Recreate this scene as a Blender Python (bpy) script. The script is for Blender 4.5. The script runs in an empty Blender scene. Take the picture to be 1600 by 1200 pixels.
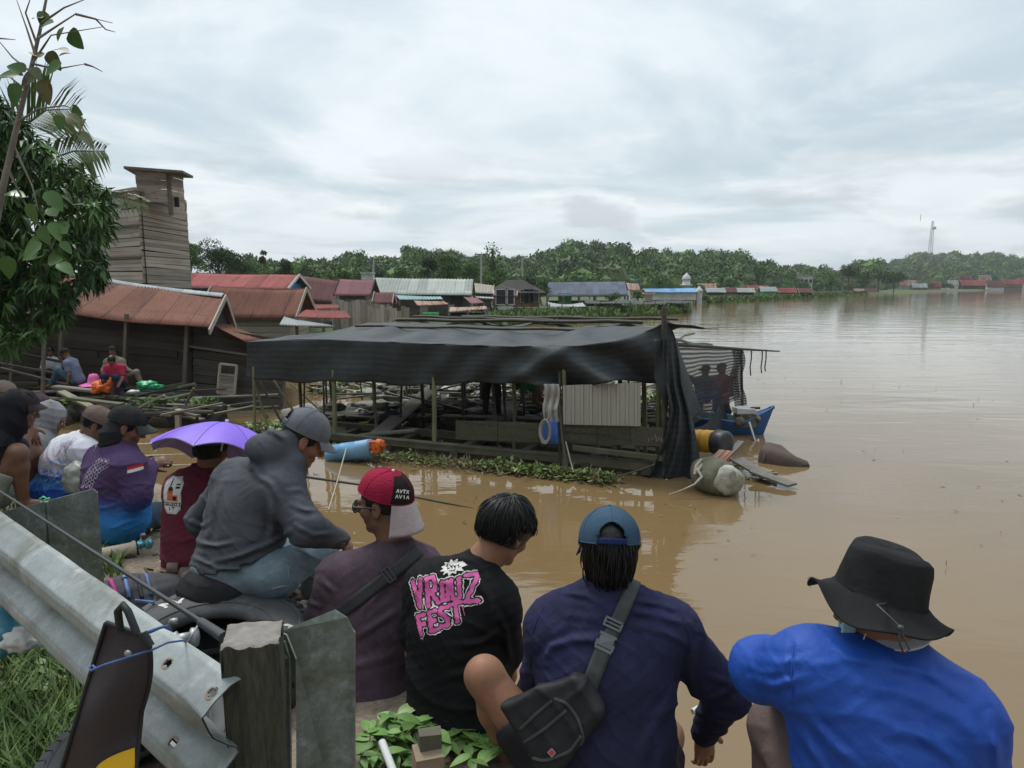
import bpy, math, random
import numpy as np
from mathutils import Vector, Matrix, noise as mnoise
from mathutils.bvhtree import BVHTree
random.seed(7); RNG = np.random.default_rng(7)
PI = math.pi
SC = bpy.context.scene
COL = SC.collection
# ---------------------------------------------------------------- camera
H = 3.2; PITCH = math.radians(8.05); FPX = 1110.0
cam_d = bpy.data.cameras.new('camera'); cam = bpy.data.objects.new('camera', cam_d); COL.objects.link(cam)
cam.location = (0, 0, H); cam.rotation_euler = (PI/2 - PITCH, 0, 0)
cam_d.sensor_width = 36; cam_d.lens = 36*FPX/1600; cam_d.clip_end = 6000; cam_d.clip_start = .05
SC.camera = cam
# ---------------------------------------------------------------- world: hazy overcast sky
SUN_EL = math.radians(60); SUN_ROT = math.radians(-35)
w = bpy.data.worlds.new('World'); SC.world = w; w.use_nodes = True
nt = w.node_tree; nt.nodes.clear()
def N(t, **k):
    n = nt.nodes.new(t)
    for a, b in k.items(): setattr(n, a, b)
    return n
L = nt.links.new
out = N('ShaderNodeOutputWorld'); bg = N('ShaderNodeBackground'); L(bg.outputs[0], out.inputs[0])
sky = N('ShaderNodeTexSky', sky_type='NISHITA'); sky.sun_disc = False; sky.sun_elevation = SUN_EL; sky.sun_rotation = SUN_ROT
sky.air_density = 1.5; sky.dust_density = 3
tc = N('ShaderNodeTexCoord'); sep = N('ShaderNodeSeparateXYZ'); L(tc.outputs['Generated'], sep.inputs[0])
def mth(op, a, b=None):
    n = N('ShaderNodeMath', operation=op)
    for i, v in enumerate((a, b)):
        if v is None: continue
        if isinstance(v, (int, float)): n.inputs[i].default_value = v
        else: L(v, n.inputs[i])
    return n.outputs[0]
zz = mth('ADD', mth('MAXIMUM', sep.outputs[2], 0.0), 0.10)
cx = mth('DIVIDE', sep.outputs[0], zz); cy = mth('DIVIDE', sep.outputs[1], zz)
cmb = N('ShaderNodeCombineXYZ'); L(cx, cmb.inputs[0]); L(cy, cmb.inputs[1])
def wnoise(scale, detail, rough, vec, dist=0.0):
    n = N('ShaderNodeTexNoise'); n.inputs['Scale'].default_value = scale; n.inputs['Detail'].default_value = detail
    n.inputs['Roughness'].default_value = rough; n.inputs['Distortion'].default_value = dist; L(vec, n.inputs['Vector']); return n.outputs[0]
def wramp(fac, a, b, ca=(0,0,0,1), cb=(1,1,1,1)):
    r = N('ShaderNodeValToRGB'); r.color_ramp.elements[0].position = a; r.color_ramp.elements[1].position = b
    r.color_ramp.elements[0].color = ca; r.color_ramp.elements[1].color = cb; r.color_ramp.interpolation = 'EASE'
    L(fac, r.inputs[0]); return r.outputs[0]
def wmix(f, a, b):
    m = N('ShaderNodeMix', data_type='RGBA')
    for s, v in (('Factor', f), ('A', a), ('B', b)):
        i = [q for q in m.inputs if q.name == s and (q.type == ('VALUE' if s == 'Factor' else 'RGBA'))][0]
        if isinstance(v, (int, float)): i.default_value = v
        elif isinstance(v, tuple): i.default_value = v
        else: L(v, i)
    return [q for q in m.outputs if q.type == 'RGBA'][0]
def C4(r, g, b): return (r, g, b, 1)
n1 = wnoise(.55, 7, .55, cmb.outputs[0], .6)
n2 = wnoise(1.7, 6, .6, cmb.outputs[0], .3)
base = wmix(wramp(n1, .38, .60), C4(.45,.54,.605), C4(.70,.755,.79))     # thin cloud sheet, blue-grey to white-grey
base = wmix(mth('MULTIPLY', wramp(n2, .50, .74), .5), base, C4(.78,.81,.825))
# low banks of cumulus near the horizon
mp = N('ShaderNodeMapping'); L(tc.outputs['Generated'], mp.inputs[0]); mp.inputs['Scale'].default_value = (5, 5, 19); mp.inputs['Location'].default_value = (1.3, .4, .2)
n3 = wnoise(1.0, 6, .55, mp.outputs[0], .2)
mp2 = N('ShaderNodeMapping'); L(tc.outputs['Generated'], mp2.inputs[0]); mp2.inputs['Scale'].default_value = (5, 5, 19); mp2.inputs['Location'].default_value = (1.3, .4, .42)
n4 = wnoise(1.0, 6, .55, mp2.outputs[0], .2)
band = wramp(sep.outputs[2], .05, .22, C4(1,1,1), C4(0,0,0))
puff = mth('MULTIPLY', wramp(n3, .47, .56), band)
pcol = wmix(wramp(n4, .44, .62), C4(.80,.83,.84), C4(.43,.48,.53))
base = wmix(mth('MULTIPLY', puff, .9), base, pcol)
low = wramp(sep.outputs[2], .0, .16, C4(1,1,1), C4(0,0,0))
base = wmix(mth('MULTIPLY', low, .35), base, C4(.66,.76,.81))
skyc = N('ShaderNodeVectorMath', operation='SCALE'); L(sky.outputs[0], skyc.inputs[0]); skyc.inputs['Scale'].default_value = .09
base = wmix(.90, skyc.outputs[0], base)
# sky dimmed low behind the viewer, added so light falls mostly from above
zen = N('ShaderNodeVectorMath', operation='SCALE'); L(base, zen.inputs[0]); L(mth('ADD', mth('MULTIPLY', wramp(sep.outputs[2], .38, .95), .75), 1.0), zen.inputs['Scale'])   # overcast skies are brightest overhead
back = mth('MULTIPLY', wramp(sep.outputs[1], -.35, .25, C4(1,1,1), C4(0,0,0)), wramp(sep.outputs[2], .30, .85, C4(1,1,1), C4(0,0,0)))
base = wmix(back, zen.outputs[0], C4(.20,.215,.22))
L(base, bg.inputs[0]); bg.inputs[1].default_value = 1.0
sd = bpy.data.lights.new('sun', 'SUN'); sun = bpy.data.objects.new('sun', sd); COL.objects.link(sun)
sd.energy = 1.5; sd.angle = math.radians(14); sd.color = (1, .97, .92)
sun.rotation_euler = (SUN_EL - PI/2, 0, -SUN_ROT)
SC.view_settings.view_transform = 'Standard'; SC.view_settings.look = 'None'; SC.view_settings.gamma = 1
SC.view_settings.use_curve_mapping = False; SC.view_settings.exposure = 0.42

# ---------------------------------------------------------------- pixel <-> world
ct, st = math.cos(PITCH), math.sin(PITCH)
def ray(px, py):
    a, b = (px - 800)/FPX, (600 - py)/FPX
    return Vector((a, ct + b*st, -st + b*ct))
def G(px, py, z=0.0):                      # point of a pixel on the plane z
    r = ray(px, py); return Vector((0,0,H)) + r*((z - H)/r.z)
def A(px, py, Y):                          # point of a pixel at world y = Y
    r = ray(px, py); return Vector((0,0,H)) + r*(Y/r.y)
# ---------------------------------------------------------------- scene graph helpers
def thing(name, label, cat, loc=(0,0,0), group=None, kind=None):
    o = bpy.data.objects.new(name, None); COL.objects.link(o); o.location = loc; o.empty_display_size = .1
    o['label'] = label; o['category'] = cat
    if group: o['group'] = group
    return o
def tag(o, label, cat, group=None, kind=None):
    o['label'] = label; o['category'] = cat
    if group: o['group'] = group
    if kind: o['kind'] = kind
    return o
def wloc(p):
    v = Vector((0,0,0))
    while p is not None: v += p.location; p = p.parent
    return v
def link(name, me, mat, parent=None, loc=None, label=None):
    """mesh data in world coordinates -> object at loc (or at its parent)"""
    o = bpy.data.objects.new(name, me); COL.objects.link(o)
    for m in (mat if isinstance(mat, (list, tuple)) else [mat]): me.materials.append(m)
    base = wloc(parent) if parent else Vector((0,0,0))
    org = Vector(loc) if loc is not None else base
    if org.length > 0: me.transform(Matrix.Translation(-org))
    o.location = org - base
    if parent: o.parent = parent
    if label: o['label'] = label
    return o
class MB:
    def __init__(s): s.v = []; s.f = []; s.uv = []; s.mi = []; s.sm = []; s.cm = 0; s.smooth = False
    def add(s, vs, fs, uvs=None, smooth=None):
        b = len(s.v); s.v += [tuple(v) for v in vs]
        for i, f in enumerate(fs):
            s.f.append(tuple(b+k for k in f)); s.mi.append(s.cm); s.sm.append(s.smooth if smooth is None else smooth)
            s.uv.append(uvs[i] if uvs else None)
        return s
    def box(s, c, d, m=None, jit=0.0):
        """box centred c, full size d, optional 3x3/4x4 rotation m"""
        c = Vector(c); vs = []
        for z in (-.5, .5):
            for y in (-.5, .5):
                for x in (-.5, .5):
                    p = Vector((x*d[0], y*d[1], z*d[2]))
                    if jit: p += Vector((random.uniform(-jit,jit), random.uniform(-jit,jit), random.uniform(-jit,jit)))
                    vs.append(c + (m @ p if m is not None else p))
        fs = [(0,2,3,1),(4,5,7,6),(0,1,5,4),(2,6,7,3),(0,4,6,2),(1,3,7,5)]
        dd = ((d[0],d[1]),(d[0],d[1]),(d[0],d[2]),(d[0],d[2]),(d[2],d[1]),(d[1],d[2]))
        o1 = random.uniform(0, 50)
        uv = [[(o1,0),(o1,b),(o1+a,b),(o1+a,0)] for a, b in dd]
        return s.add(vs, fs, uv)
    def bar(s, p0, p1, w, h, up=(0,0,1), jit=0.0):
        p0 = Vector(p0); p1 = Vector(p1); x = (p1-p0); l = x.length; x.normalize()
        y = Vector(up).cross(x)
        if y.length < 1e-4: y = Vector((0,1,0)).cross(x)
        y.normalize(); z = x.cross(y)
        m = Matrix((x, y, z)).transposed()
        return s.box((p0+p1)/2, (l, w, h), m, jit)
    def tube(s, pts, rad, n=8, cap=True, smooth=True):
        pts = [Vector(p) for p in pts]; k = len(pts)
        if isinstance(rad, (int, float)): rad = [rad]*k
        vs = []; ref = None
        for i in range(k):
            t = (pts[min(i+1,k-1)] - pts[max(i-1,0)]).normalized()
            if ref is None:
                ref = Vector((0,0,1)) if abs(t.z) < .9 else Vector((1,0,0))
            a = (ref - t*ref.dot(t)).normalized(); ref = a; b = t.cross(a)
            for j in range(n):
                th = 2*PI*j/n; vs.append(pts[i] + (a*math.cos(th) + b*math.sin(th))*rad[i])
        fs = []
        for i in range(k-1):
            for j in range(n):
                j2 = (j+1) % n; fs.append((i*n+j, i*n+j2, (i+1)*n+j2, (i+1)*n+j))
        s.add(vs, fs, smooth=smooth)
        if cap:
            s.add(vs[:n][::-1], [tuple(range(n))], smooth=False); s.add(vs[-n:], [tuple(range(n))], smooth=False)
        return s
    def lathe(s, prof, c=(0,0,0), m=None, n=24, smooth=True, sx=1, sy=1):
        c = Vector(c); vs = []
        for r, z in prof:
            for j in range(n):
                th = 2*PI*j/n; p = Vector((r*math.cos(th)*sx, r*math.sin(th)*sy, z)); vs.append(c + (m @ p if m is not None else p))
        fs = []
        for i in range(len(prof)-1):
            for j in range(n):
                j2 = (j+1) % n; fs.append((i*n+j, i*n+j2, (i+1)*n+j2, (i+1)*n+j))
        return s.add(vs, fs, smooth=smooth)
    def grid(s, fn, nu, nv, U=1.0, V=1.0, smooth=True, thick=0.0):
        """fn(u,v)->Vector, u,v in 0..1; uv in metres U x V; optional thickness"""
        P = [[Vector(fn(i/nu, j/nv)) for j in range(nv+1)] for i in range(nu+1)]
        idx = lambda i, j: i*(nv+1)+j
        vs = [P[i][j] for i in range(nu+1) for j in range(nv+1)]
        fs = []; uv = []
        for i in range(nu):
            for j in range(nv):
                fs.append((idx(i,j), idx(i+1,j), idx(i+1,j+1), idx(i,j+1)))
                uv.append([(i/nu*U, j/nv*V), ((i+1)/nu*U, j/nv*V), ((i+1)/nu*U, (j+1)/nv*V), (i/nu*U, (j+1)/nv*V)])
        if not thick: return s.add(vs, fs, uv, smooth)
        vb = []
        for i in range(nu+1):
            for j in range(nv+1):
                a = P[min(i+1,nu)][j] - P[max(i-1,0)][j]; b = P[i][min(j+1,nv)] - P[i][max(j-1,0)]
                nn = a.cross(b); nn.normalize() if nn.length > 1e-12 else None
                vb.append(P[i][j] - nn*thick)
        b0 = len(vs); fs2 = [tuple(reversed([b0+q for q in f])) for f in fs]; uv2 = [list(reversed(q)) for q in uv]
        rim = []
        for i in range(nu):
            rim.append((idx(i+1,0), idx(i,0), b0+idx(i,0), b0+idx(i+1,0))); rim.append((idx(i,nv), idx(i+1,nv), b0+idx(i+1,nv), b0+idx(i,nv)))
        for j in range(nv):
            rim.append((idx(0,j), idx(0,j+1), b0+idx(0,j+1), b0+idx(0,j))); rim.append((idx(nu,j+1), idx(nu,j), b0+idx(nu,j), b0+idx(nu,j+1)))
        s.add(vs+vb, fs+fs2+rim, uv+uv2+[None]*len(rim), smooth)
        for q in range(len(s.sm)-len(rim), len(s.sm)): s.sm[q] = False
        return s
    def mesh(s, name='m'):
        me = bpy.data.meshes.new(name); me.from_pydata(s.v, [], s.f)
        ul = me.uv_layers.new(name='UVMap'); dat = np.zeros(len(me.loops)*2, dtype=np.float32); k = 0
        for f, u in zip(s.f, s.uv):
            for q in range(len(f)):
                if u: dat[2*k], dat[2*k+1] = u[q]
                else:
                    p = s.v[f[q]]; dat[2*k], dat[2*k+1] = p[0]+p[1], p[2]
                k += 1
        ul.data.foreach_set('uv', dat)
        me.polygons.foreach_set('material_index', s.mi); me.polygons.foreach_set('use_smooth', s.sm)
        me.update(); return me
    def obj(s, name, mat, parent=None, loc=None, label=None):
        return link(name, s.mesh(name), mat, parent, loc, label)
def npmesh(name, V, F, smooth=False, mi=None):
    """fast mesh of equal-sized polygons: V (n,3), F (m,k)"""
    me = bpy.data.meshes.new(name); V = np.asarray(V, np.float32); F = np.asarray(F, np.int32)
    me.vertices.add(len(V)); me.vertices.foreach_set('co', V.ravel())
    m, k = F.shape; me.loops.add(m*k); me.loops.foreach_set('vertex_index', F.ravel())
    me.polygons.add(m); me.polygons.foreach_set('loop_start', np.arange(0, m*k, k, dtype=np.int32))
    me.polygons.foreach_set('use_smooth', np.full(m, smooth))
    if mi is not None: me.polygons.foreach_set('material_index', np.asarray(mi, np.int32))
    me.update(calc_edges=True); me.validate(); return me
# ---------------------------------------------------------------- materials
def mat(name, c1, c2=None, scale=4.0, rough=.8, stretch=(1,1,1), bump=0.0, bscale=None, bdist=.01, c3=None, s3=1.5, t3=(.55,.7),
        metal=0.0, lo=.35, hi=.65, coord='Object', island=0.0, spec=.5, sss=0.0, alpha=None, sheen=0.0, detail=6, rvar=0.0, fine=0.0, fscale=60, trans=0.0, streak=None):
    m = bpy.data.materials.new(name); m.use_nodes = True; t = m.node_tree; t.nodes.clear(); K = t.links.new
    def n(ty, **kw):
        x = t.nodes.new(ty)
        for a, b in kw.items(): setattr(x, a, b)
        return x
    o = n('ShaderNodeOutputMaterial'); p = n('ShaderNodeBsdfPrincipled'); K(p.outputs[0], o.inputs[0])
    tc = n('ShaderNodeTexCoord'); mp = n('ShaderNodeMapping'); K(tc.outputs[coord], mp.inputs[0]); mp.inputs['Scale'].default_value = stretch
    def ns(sc, det=detail, ro=.6, vec=None, dist=0.2):
        x = n('ShaderNodeTexNoise'); x.inputs['Scale'].default_value = sc; x.inputs['Detail'].default_value = det
        x.inputs['Roughness'].default_value = ro; x.inputs['Distortion'].default_value = dist; K(vec or mp.outputs[0], x.inputs['Vector']); return x.outputs[0]
    def rp(f, a, b):
        r = n('ShaderNodeMapRange'); r.inputs['From Min'].default_value = a; r.inputs['From Max'].default_value = b; K(f, r.inputs['Value']); return r.outputs[0]
    def mx(f, a, b, bt='MIX'):
        x = n('ShaderNodeMix', data_type='RGBA', blend_type=bt)
        ins = [q for q in x.inputs if q.enabled]
        for i, v in zip(ins[:3] if len(ins) <= 3 else [x.inputs[0], x.inputs[6], x.inputs[7]], (f, a, b)):
            if isinstance(v, (int, float)): i.default_value = v
            elif isinstance(v, (tuple, list)): i.default_value = (*v[:3], 1)
            else: K(v, i)
        return x.outputs[2]
    col = tuple(c1)
    if c2 is not None: col = mx(rp(ns(scale), lo, hi), c1, c2)
    if c3 is not None: col = mx(rp(ns(s3, 8, .7, dist=.5), *t3), col, c3)
    if streak is not None:   # (colour, scale vec, amount): weathering along one axis
        m2 = n('ShaderNodeMapping'); K(tc.outputs[coord], m2.inputs[0]); m2.inputs['Scale'].default_value = streak[1]
        col = mx(rp(ns(1.0, 7, .65, m2.outputs[0]), *(streak[2])), col, streak[0])
    if fine:
        f = rp(ns(fscale, 2, .5), .3, .7)
        fm = n('ShaderNodeMapRange'); fm.inputs['To Min'].default_value = 1-fine; fm.inputs['To Max'].default_value = 1+fine; K(f, fm.inputs['Value'])
        hs = n('ShaderNodeHueSaturation'); K(fm.outputs[0], hs.inputs['Value'])
        if isinstance(col, tuple): hs.inputs['Color'].default_value = (*col[:3], 1)
        else: K(col, hs.inputs['Color'])
        col = hs.outputs[0]
    if island:
        g = n('ShaderNodeNewGeometry'); r = n('ShaderNodeMapRange'); K(g.outputs['Random Per Island'], r.inputs['Value'])
        r.inputs['To Min'].default_value = 1-island; r.inputs['To Max'].default_value = 1+island
        hs = n('ShaderNodeHueSaturation'); K(r.outputs[0], hs.inputs['Value'])
        if isinstance(col, tuple): hs.inputs['Color'].default_value = (*col[:3], 1)
        else: K(col, hs.inputs['Color'])
        col = hs.outputs[0]
    if isinstance(col, tuple): p.inputs['Base Color'].default_value = (*col[:3], 1)
    else: K(col, p.inputs['Base Color'])
    p.inputs['Roughness'].default_value = rough; p.inputs['Metallic'].default_value = metal; p.inputs['Specular IOR Level'].default_value = spec
    if rvar: 
        r = n('ShaderNodeMapRange'); K(ns(scale*1.7), r.inputs['Value']); r.inputs['From Min'].default_value=.3; r.inputs['From Max'].default_value=.7
        r.inputs['To Min'].default_value = rough-rvar; r.inputs['To Max'].default_value = min(1,rough+rvar); K(r.outputs[0], p.inputs['Roughness'])
    if sss: p.inputs['Subsurface Weight'].default_value = sss; p.inputs['Subsurface Radius'].default_value = (.012,.005,.003); p.inputs['Subsurface Scale'].default_value = 1
    if sheen: p.inputs['Sheen Weight'].default_value = sheen; p.inputs['Sheen Roughness'].default_value = .5
    if trans: p.inputs['Transmission Weight'].default_value = trans
    if alpha is not None: p.inputs['Alpha'].default_value = alpha
    if bump:
        b = n('ShaderNodeBump'); b.inputs['Strength'].default_value = bump; b.inputs['Distance'].default_value = bdist
        K(ns(bscale or scale*3, 6, .6), b.inputs['Height']); K(b.outputs[0], p.inputs['Normal'])
    return m
def nodes_of(m):
    t = m.node_tree; p = [x for x in t.nodes if x.type == 'BSDF_PRINCIPLED'][0]; return t, p
# ================================================================ materials for the setting
m_ground = mat('ground_green', (.045,.075,.02), (.11,.09,.05), .15, .95, bump=.5, bscale=1.0, bdist=.2, c3=(.06,.10,.02), s3=.05, t3=(.45,.6))
m_trunk = mat('bark', (.16,.13,.10), (.07,.055,.04), 6, .9, stretch=(1,1,.3), bump=.6, bdist=.02)
m_leafs = {k: mat('foliage_'+k, c, c2, .35, .55, island=.38, spec=.12, coord='Object') for k, c, c2 in (
    ('dark', (.030,.062,.020), (.055,.10,.030)), ('mid', (.060,.120,.030), (.10,.17,.04)),
    ('light', (.10,.17,.035), (.07,.13,.027)), ('olive', (.10,.13,.05), (.065,.10,.03)), ('far', (.050,.095,.040), (.10,.155,.055)))}
def wood_mat(name, c1, c2, dark, s=1.0, rough=.9):
    return mat(name, c1, c2, 1.2*s, rough, stretch=(1,1,1), bump=.5, bscale=30, bdist=.01, coord='UV', island=.3,
               streak=(dark, (.9*s, 14*s, 1), (.5,.72)), fine=.25, fscale=25)
m_wdark = wood_mat('weathered_dark_boards', (.040,.031,.025), (.062,.05,.04), (.018,.015,.013))
m_wgrey = wood_mat('weathered_grey_boards', (.31,.265,.22), (.42,.365,.31), (.17,.135,.11))
m_wmid = wood_mat('old_brown_boards', (.12,.10,.08), (.18,.155,.125), (.05,.04,.03))
m_wpale = wood_mat('pale_boards', (.36,.33,.27), (.26,.23,.19), (.14,.12,.10))
m_wgreen = wood_mat('mossy_grey_boards', (.16,.16,.115), (.22,.21,.16), (.07,.065,.045))
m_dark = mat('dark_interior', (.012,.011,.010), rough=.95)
m_white = mat('dull_white_paint', (.62,.62,.60), (.48,.48,.46), 1.5, .7)
m_bluew = mat('blue_paint', (.03,.20,.42), (.05,.26,.5), 1.5, .7)
m_green = mat('green_sheet', (.05,.30,.08), (.07,.36,.12), 1.5, .6)
m_glass = mat('dark_window_glass', (.03,.035,.04), rough=.15)
def roof_mat(name, c1, c2, rust, amt=(.52,.7), rough=.6):
    m = mat(name, c1, c2, .5, .82, spec=.15, coord='UV', streak=(rust, (2.6,.35,1), amt), fine=.12, fscale=9, bump=.35, bscale=6, bdist=.03)
    t, p = nodes_of(m)          # sheets of slightly different tint
    tc = t.nodes.new('ShaderNodeTexCoord'); br = t.nodes.new('ShaderNodeTexBrick'); t.links.new(tc.outputs['UV'], br.inputs[0])
    br.inputs['Color1'].default_value = (.72,.72,.72,1); br.inputs['Color2'].default_value = (1.25,1.25,1.25,1); br.inputs['Mortar'].default_value = (.45,.42,.4,1)
    br.inputs['Scale'].default_value = 1; br.inputs['Brick Width'].default_value = .8; br.inputs['Row Height'].default_value = 2.1; br.inputs['Mortar Size'].default_value = .012
    br.offset = 0
    src = p.inputs['Base Color'].links[0].from_socket; mx = t.nodes.new('ShaderNodeMix'); mx.data_type = 'RGBA'; mx.blend_type = 'MULTIPLY'; mx.inputs[0].default_value = .8
    t.links.new(src, mx.inputs[6]); t.links.new(br.outputs[0], mx.inputs[7]); t.links.new(mx.outputs[2], p.inputs['Base Color'])
    return m
m_rred = roof_mat('faded_red_tin', (.24,.065,.06), (.31,.10,.09), (.14,.05,.04))
m_rbrown = roof_mat('rusty_brown_tin', (.145,.062,.042), (.19,.085,.060), (.085,.038,.028))
m_rmaroon = roof_mat('maroon_tin', (.15,.07,.065), (.19,.09,.085), (.09,.045,.04))
m_rpurple = roof_mat('mauve_tin', (.23,.10,.12), (.27,.13,.14), (.17,.075,.08), (.6,.8))
m_rgrey = roof_mat('grey_green_tin', (.33,.36,.33), (.40,.42,.38), (.27,.25,.21), (.55,.75))
m_rbeige = roof_mat('beige_tin', (.36,.33,.27), (.42,.39,.33), (.25,.2,.15))
m_rteal = roof_mat('teal_tin', (.22,.36,.36), (.28,.40,.40), (.2,.2,.17))
m_rslate = roof_mat('slate_blue_tin', (.085,.10,.13), (.10,.12,.15), (.07,.08,.10), (.6,.8))
m_rblue = roof_mat('blue_tin', (.12,.27,.48), (.20,.36,.55), (.4,.42,.42), (.6,.8))
m_rdark = roof_mat('black_shingle', (.035,.03,.03), (.055,.048,.045), (.02,.02,.02))
m_rrust = roof_mat('rust_streaked_tin', (.42,.38,.34), (.34,.20,.14), (.30,.10,.05), (.45,.6))
m_rwhite = roof_mat('bare_zinc', (.38,.41,.41), (.30,.32,.32), (.35,.3,.25), (.6,.8))

# ================================================================ terrain, water
SH = [(-900,600),(-100,603),(250,592),(420,570),(540,545),(640,528),(740,514),(800,507),(870,504),(940,499),(1000,495),(1040,491),(1070,488.5),(1078,488),(1079,474),(1130,472),(1190,469),(1250,465.5),(1330,460.5),(1400,457.5),(1500,454.6),(1600,452.3),(1900,449.5),(3000,447)]
SKYL = [(-900,430),(100,420),(290,425),(560,416),(650,412),(800,411),(850,409),(880,395),(905,390),(930,396),(960,401),(1000,402),(1040,401),(1080,402),(1130,408),(1170,413),(1210,419),(1250,413),(1300,424),(1340,419),(1380,416),(1410,403),(1450,403),(1490,403),(1530,401),(1560,408),(1600,409),(1750,405),(3000,400)]
def lerp(tab, x):
    return float(np.interp(x, [a for a, b in tab], [b for a, b in tab]))
def shoreD(px): return 3552/(lerp(SH, px) - 443)
def hillB(px): return float(np.interp(px, [-900,500,850,1150,1180,1350,1400,3000],[90,110,150,165,210,290,430,460]))
def hillR(px): return float(np.interp(px, [-900,500,850,1150,1180,1350,1400,3000],[170,190,270,300,350,420,660,700]))
def hz(px, D):                                   # terrain height
    s = shoreD(px)
    if D < s: return -1.5 if D < s-3 else -1.5 + (D-s+3)/3*1.5
    h = min(.55, (D-s)*.35)
    b, r = hillB(px), hillR(px)
    if D > b:
        t = min(1.0, (D-b)/(r-b)); t = t*t*(3-2*t)
        ry = lerp(SKYL, px); ztop = 3.2 + r*math.tan(math.atan((600-ry)/FPX) - PITCH) - (4.6 if r < 320 else 7.5) + (0 if px > 830 else 1.5)
        h += max(0, ztop)*t*(1.0 if D < r else max(.5, 1-(D-r)/900))
    if 640 < px < 860 and D > 70: h += 1.6*math.exp(-((px-640)/90)**2)*min(1, (D-70)/25)
    return h
V = []; F = []
pxs = list(np.linspace(-3500, -950, 18)) + list(np.linspace(-900, 1065, 150)) + list(np.linspace(1069, 1083, 6)) + list(np.linspace(1090, 3000, 120)) + list(np.linspace(3100, 6500, 18))
Ds = [3.5,8,12,16,19,20.5,22,23.5,25,27,29,31,34,37,40,43,47,51,55,58,60,62,65,70,75,79,82,86,92,100,108,116,122,126,130,136,142,150,158,166,180,195,205,215,230,250,260,270,285,300,315,330,350,380,400,420,450,480,520,560,600,640,680,740,850,1100,1600,2500]
for px in pxs:
    a = (px-800)/FPX
    for D in Ds: V.append((a*D*ct*1.02, D, hz(px, D)))
nD = len(Ds)
for i in range(len(pxs)-1):
    for j in range(nD-1): F.append((i*nD+j, (i+1)*nD+j, (i+1)*nD+j+1, i*nD+j+1))
g = link('ground', npmesh('ground', V, F, True), m_ground); g['kind'] = 'structure'
def onland(px, D): return Vector(((px-800)/FPX*D*ct*1.02, D, hz(px, D)))

m_water = mat('muddy_river_water', (.195,.125,.055), (.160,.108,.052), .10, .03, spec=.5)
t_, p_ = nodes_of(m_water); p_.inputs['IOR'].default_value = 1.45
def wn(sc, st, det, ro, dist=.4):
    tcx = t_.nodes.new('ShaderNodeTexCoord'); mpx = t_.nodes.new('ShaderNodeMapping'); mpx.inputs['Scale'].default_value = st
    t_.links.new(tcx.outputs['Object'], mpx.inputs[0]); x = t_.nodes.new('ShaderNodeTexNoise'); x.inputs['Scale'].default_value = sc
    x.inputs['Detail'].default_value = det; x.inputs['Roughness'].default_value = ro; x.inputs['Distortion'].default_value = dist
    t_.links.new(mpx.outputs[0], x.inputs['Vector']); return x.outputs[0]
def wm(op, a, b):
    x = t_.nodes.new('ShaderNodeMath'); x.operation = op
    for i, v in enumerate((a, b)):
        if isinstance(v, (int, float)): x.inputs[i].default_value = v
        else: t_.links.new(v, x.inputs[i])
    return x.outputs[0]
patch = t_.nodes.new('ShaderNodeMapRange'); patch.inputs['From Min'].default_value = .42; patch.inputs['From Max'].default_value = .62
t_.links.new(wn(.13, (1,2.4,1), 4, .55, 1.4), patch.inputs['Value'])
hsum = wm('ADD', wm('MULTIPLY', wn(.5, (.5,1.4,1), 4, .5), 1.0), wm('MULTIPLY', wm('MULTIPLY', wn(4.2, (.45,1.3,1), 4, .55), .16), wm('ADD', patch.outputs[0], .12)))
bp = t_.nodes.new('ShaderNodeBump'); bp.inputs['Strength'].default_value = .55; bp.inputs['Distance'].default_value = .055
t_.links.new(hsum, bp.inputs['Height']); t_.links.new(bp.outputs[0], p_.inputs['Normal'])
wb = MB(); wb.grid(lambda u, v: Vector((-900+2600*u, -30+2600*v, 0)), 8, 8)
wo = wb.obj('water', m_water); wo['kind'] = 'structure'

# ================================================================ foliage
def leaf_quads(P, Dr, Nn, Ln, Wd):
    """rhombic leaves: base P, direction Dr, side from normal Nn -> verts (4n,3)"""
    S = np.cross(Dr, Nn); S /= np.linalg.norm(S, axis=1, keepdims=True)+1e-9
    Ln = Ln[:,None]; Wd = Wd[:,None]
    mid = P + Dr*Ln*.45
    V = np.stack([P, mid - S*Wd*.5, P + Dr*Ln + Nn*Ln*(-.12), mid + S*Wd*.5], 1)
    return V.reshape(-1, 3)
def runit(n, rng):
    v = rng.normal(size=(n,3)); return v/np.linalg.norm(v, axis=1, keepdims=True)
def crown_pts(n, c, r, rng, nclump=14, fill=.45, low=-.5):
    """leaf positions and outward normals gathered in clumps over an ellipsoid crown"""
    cd = runit(nclump*3, rng); cd = cd[cd[:,2] > low][:nclump]
    rad = rng.uniform(fill, 1.0, len(cd))
    cc = cd*rad[:,None]*np.array(r)*.72; cr = rng.uniform(.28,.5,len(cd))*min(r)*1.0 + .12*max(r)
    k = rng.integers(0, len(cd), n); d = runit(n, rng); d[:,2] = np.where(d[:,2] < -.35, -d[:,2], d[:,2])
    P = cc[k] + d*(cr[k]*rng.uniform(.72,1.05,n))[:,None]*np.array([1,1,.8])
    return P + np.array(c), d
def crown_mesh(name, n, c, r, L, rng, nclump=14, droop=.3, low=-.5, wr=.5, fill=.45):
    P, d = crown_pts(n, c, r, rng, nclump, fill, low)
    t = runit(n, rng); Dr = d*.55 + t*.9; Dr[:,2] -= droop; Dr /= np.linalg.norm(Dr, axis=1, keepdims=True)
    Nn = d + .6*runit(n, rng); Nn /= np.linalg.norm(Nn, axis=1, keepdims=True)
    Ln = rng.uniform(.6, 1.25, n)*L
    V = leaf_quads(P, Dr, Nn, Ln, Ln*wr); F = np.arange(4*n).reshape(-1, 4)
    return npmesh(name, V, F)
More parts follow.
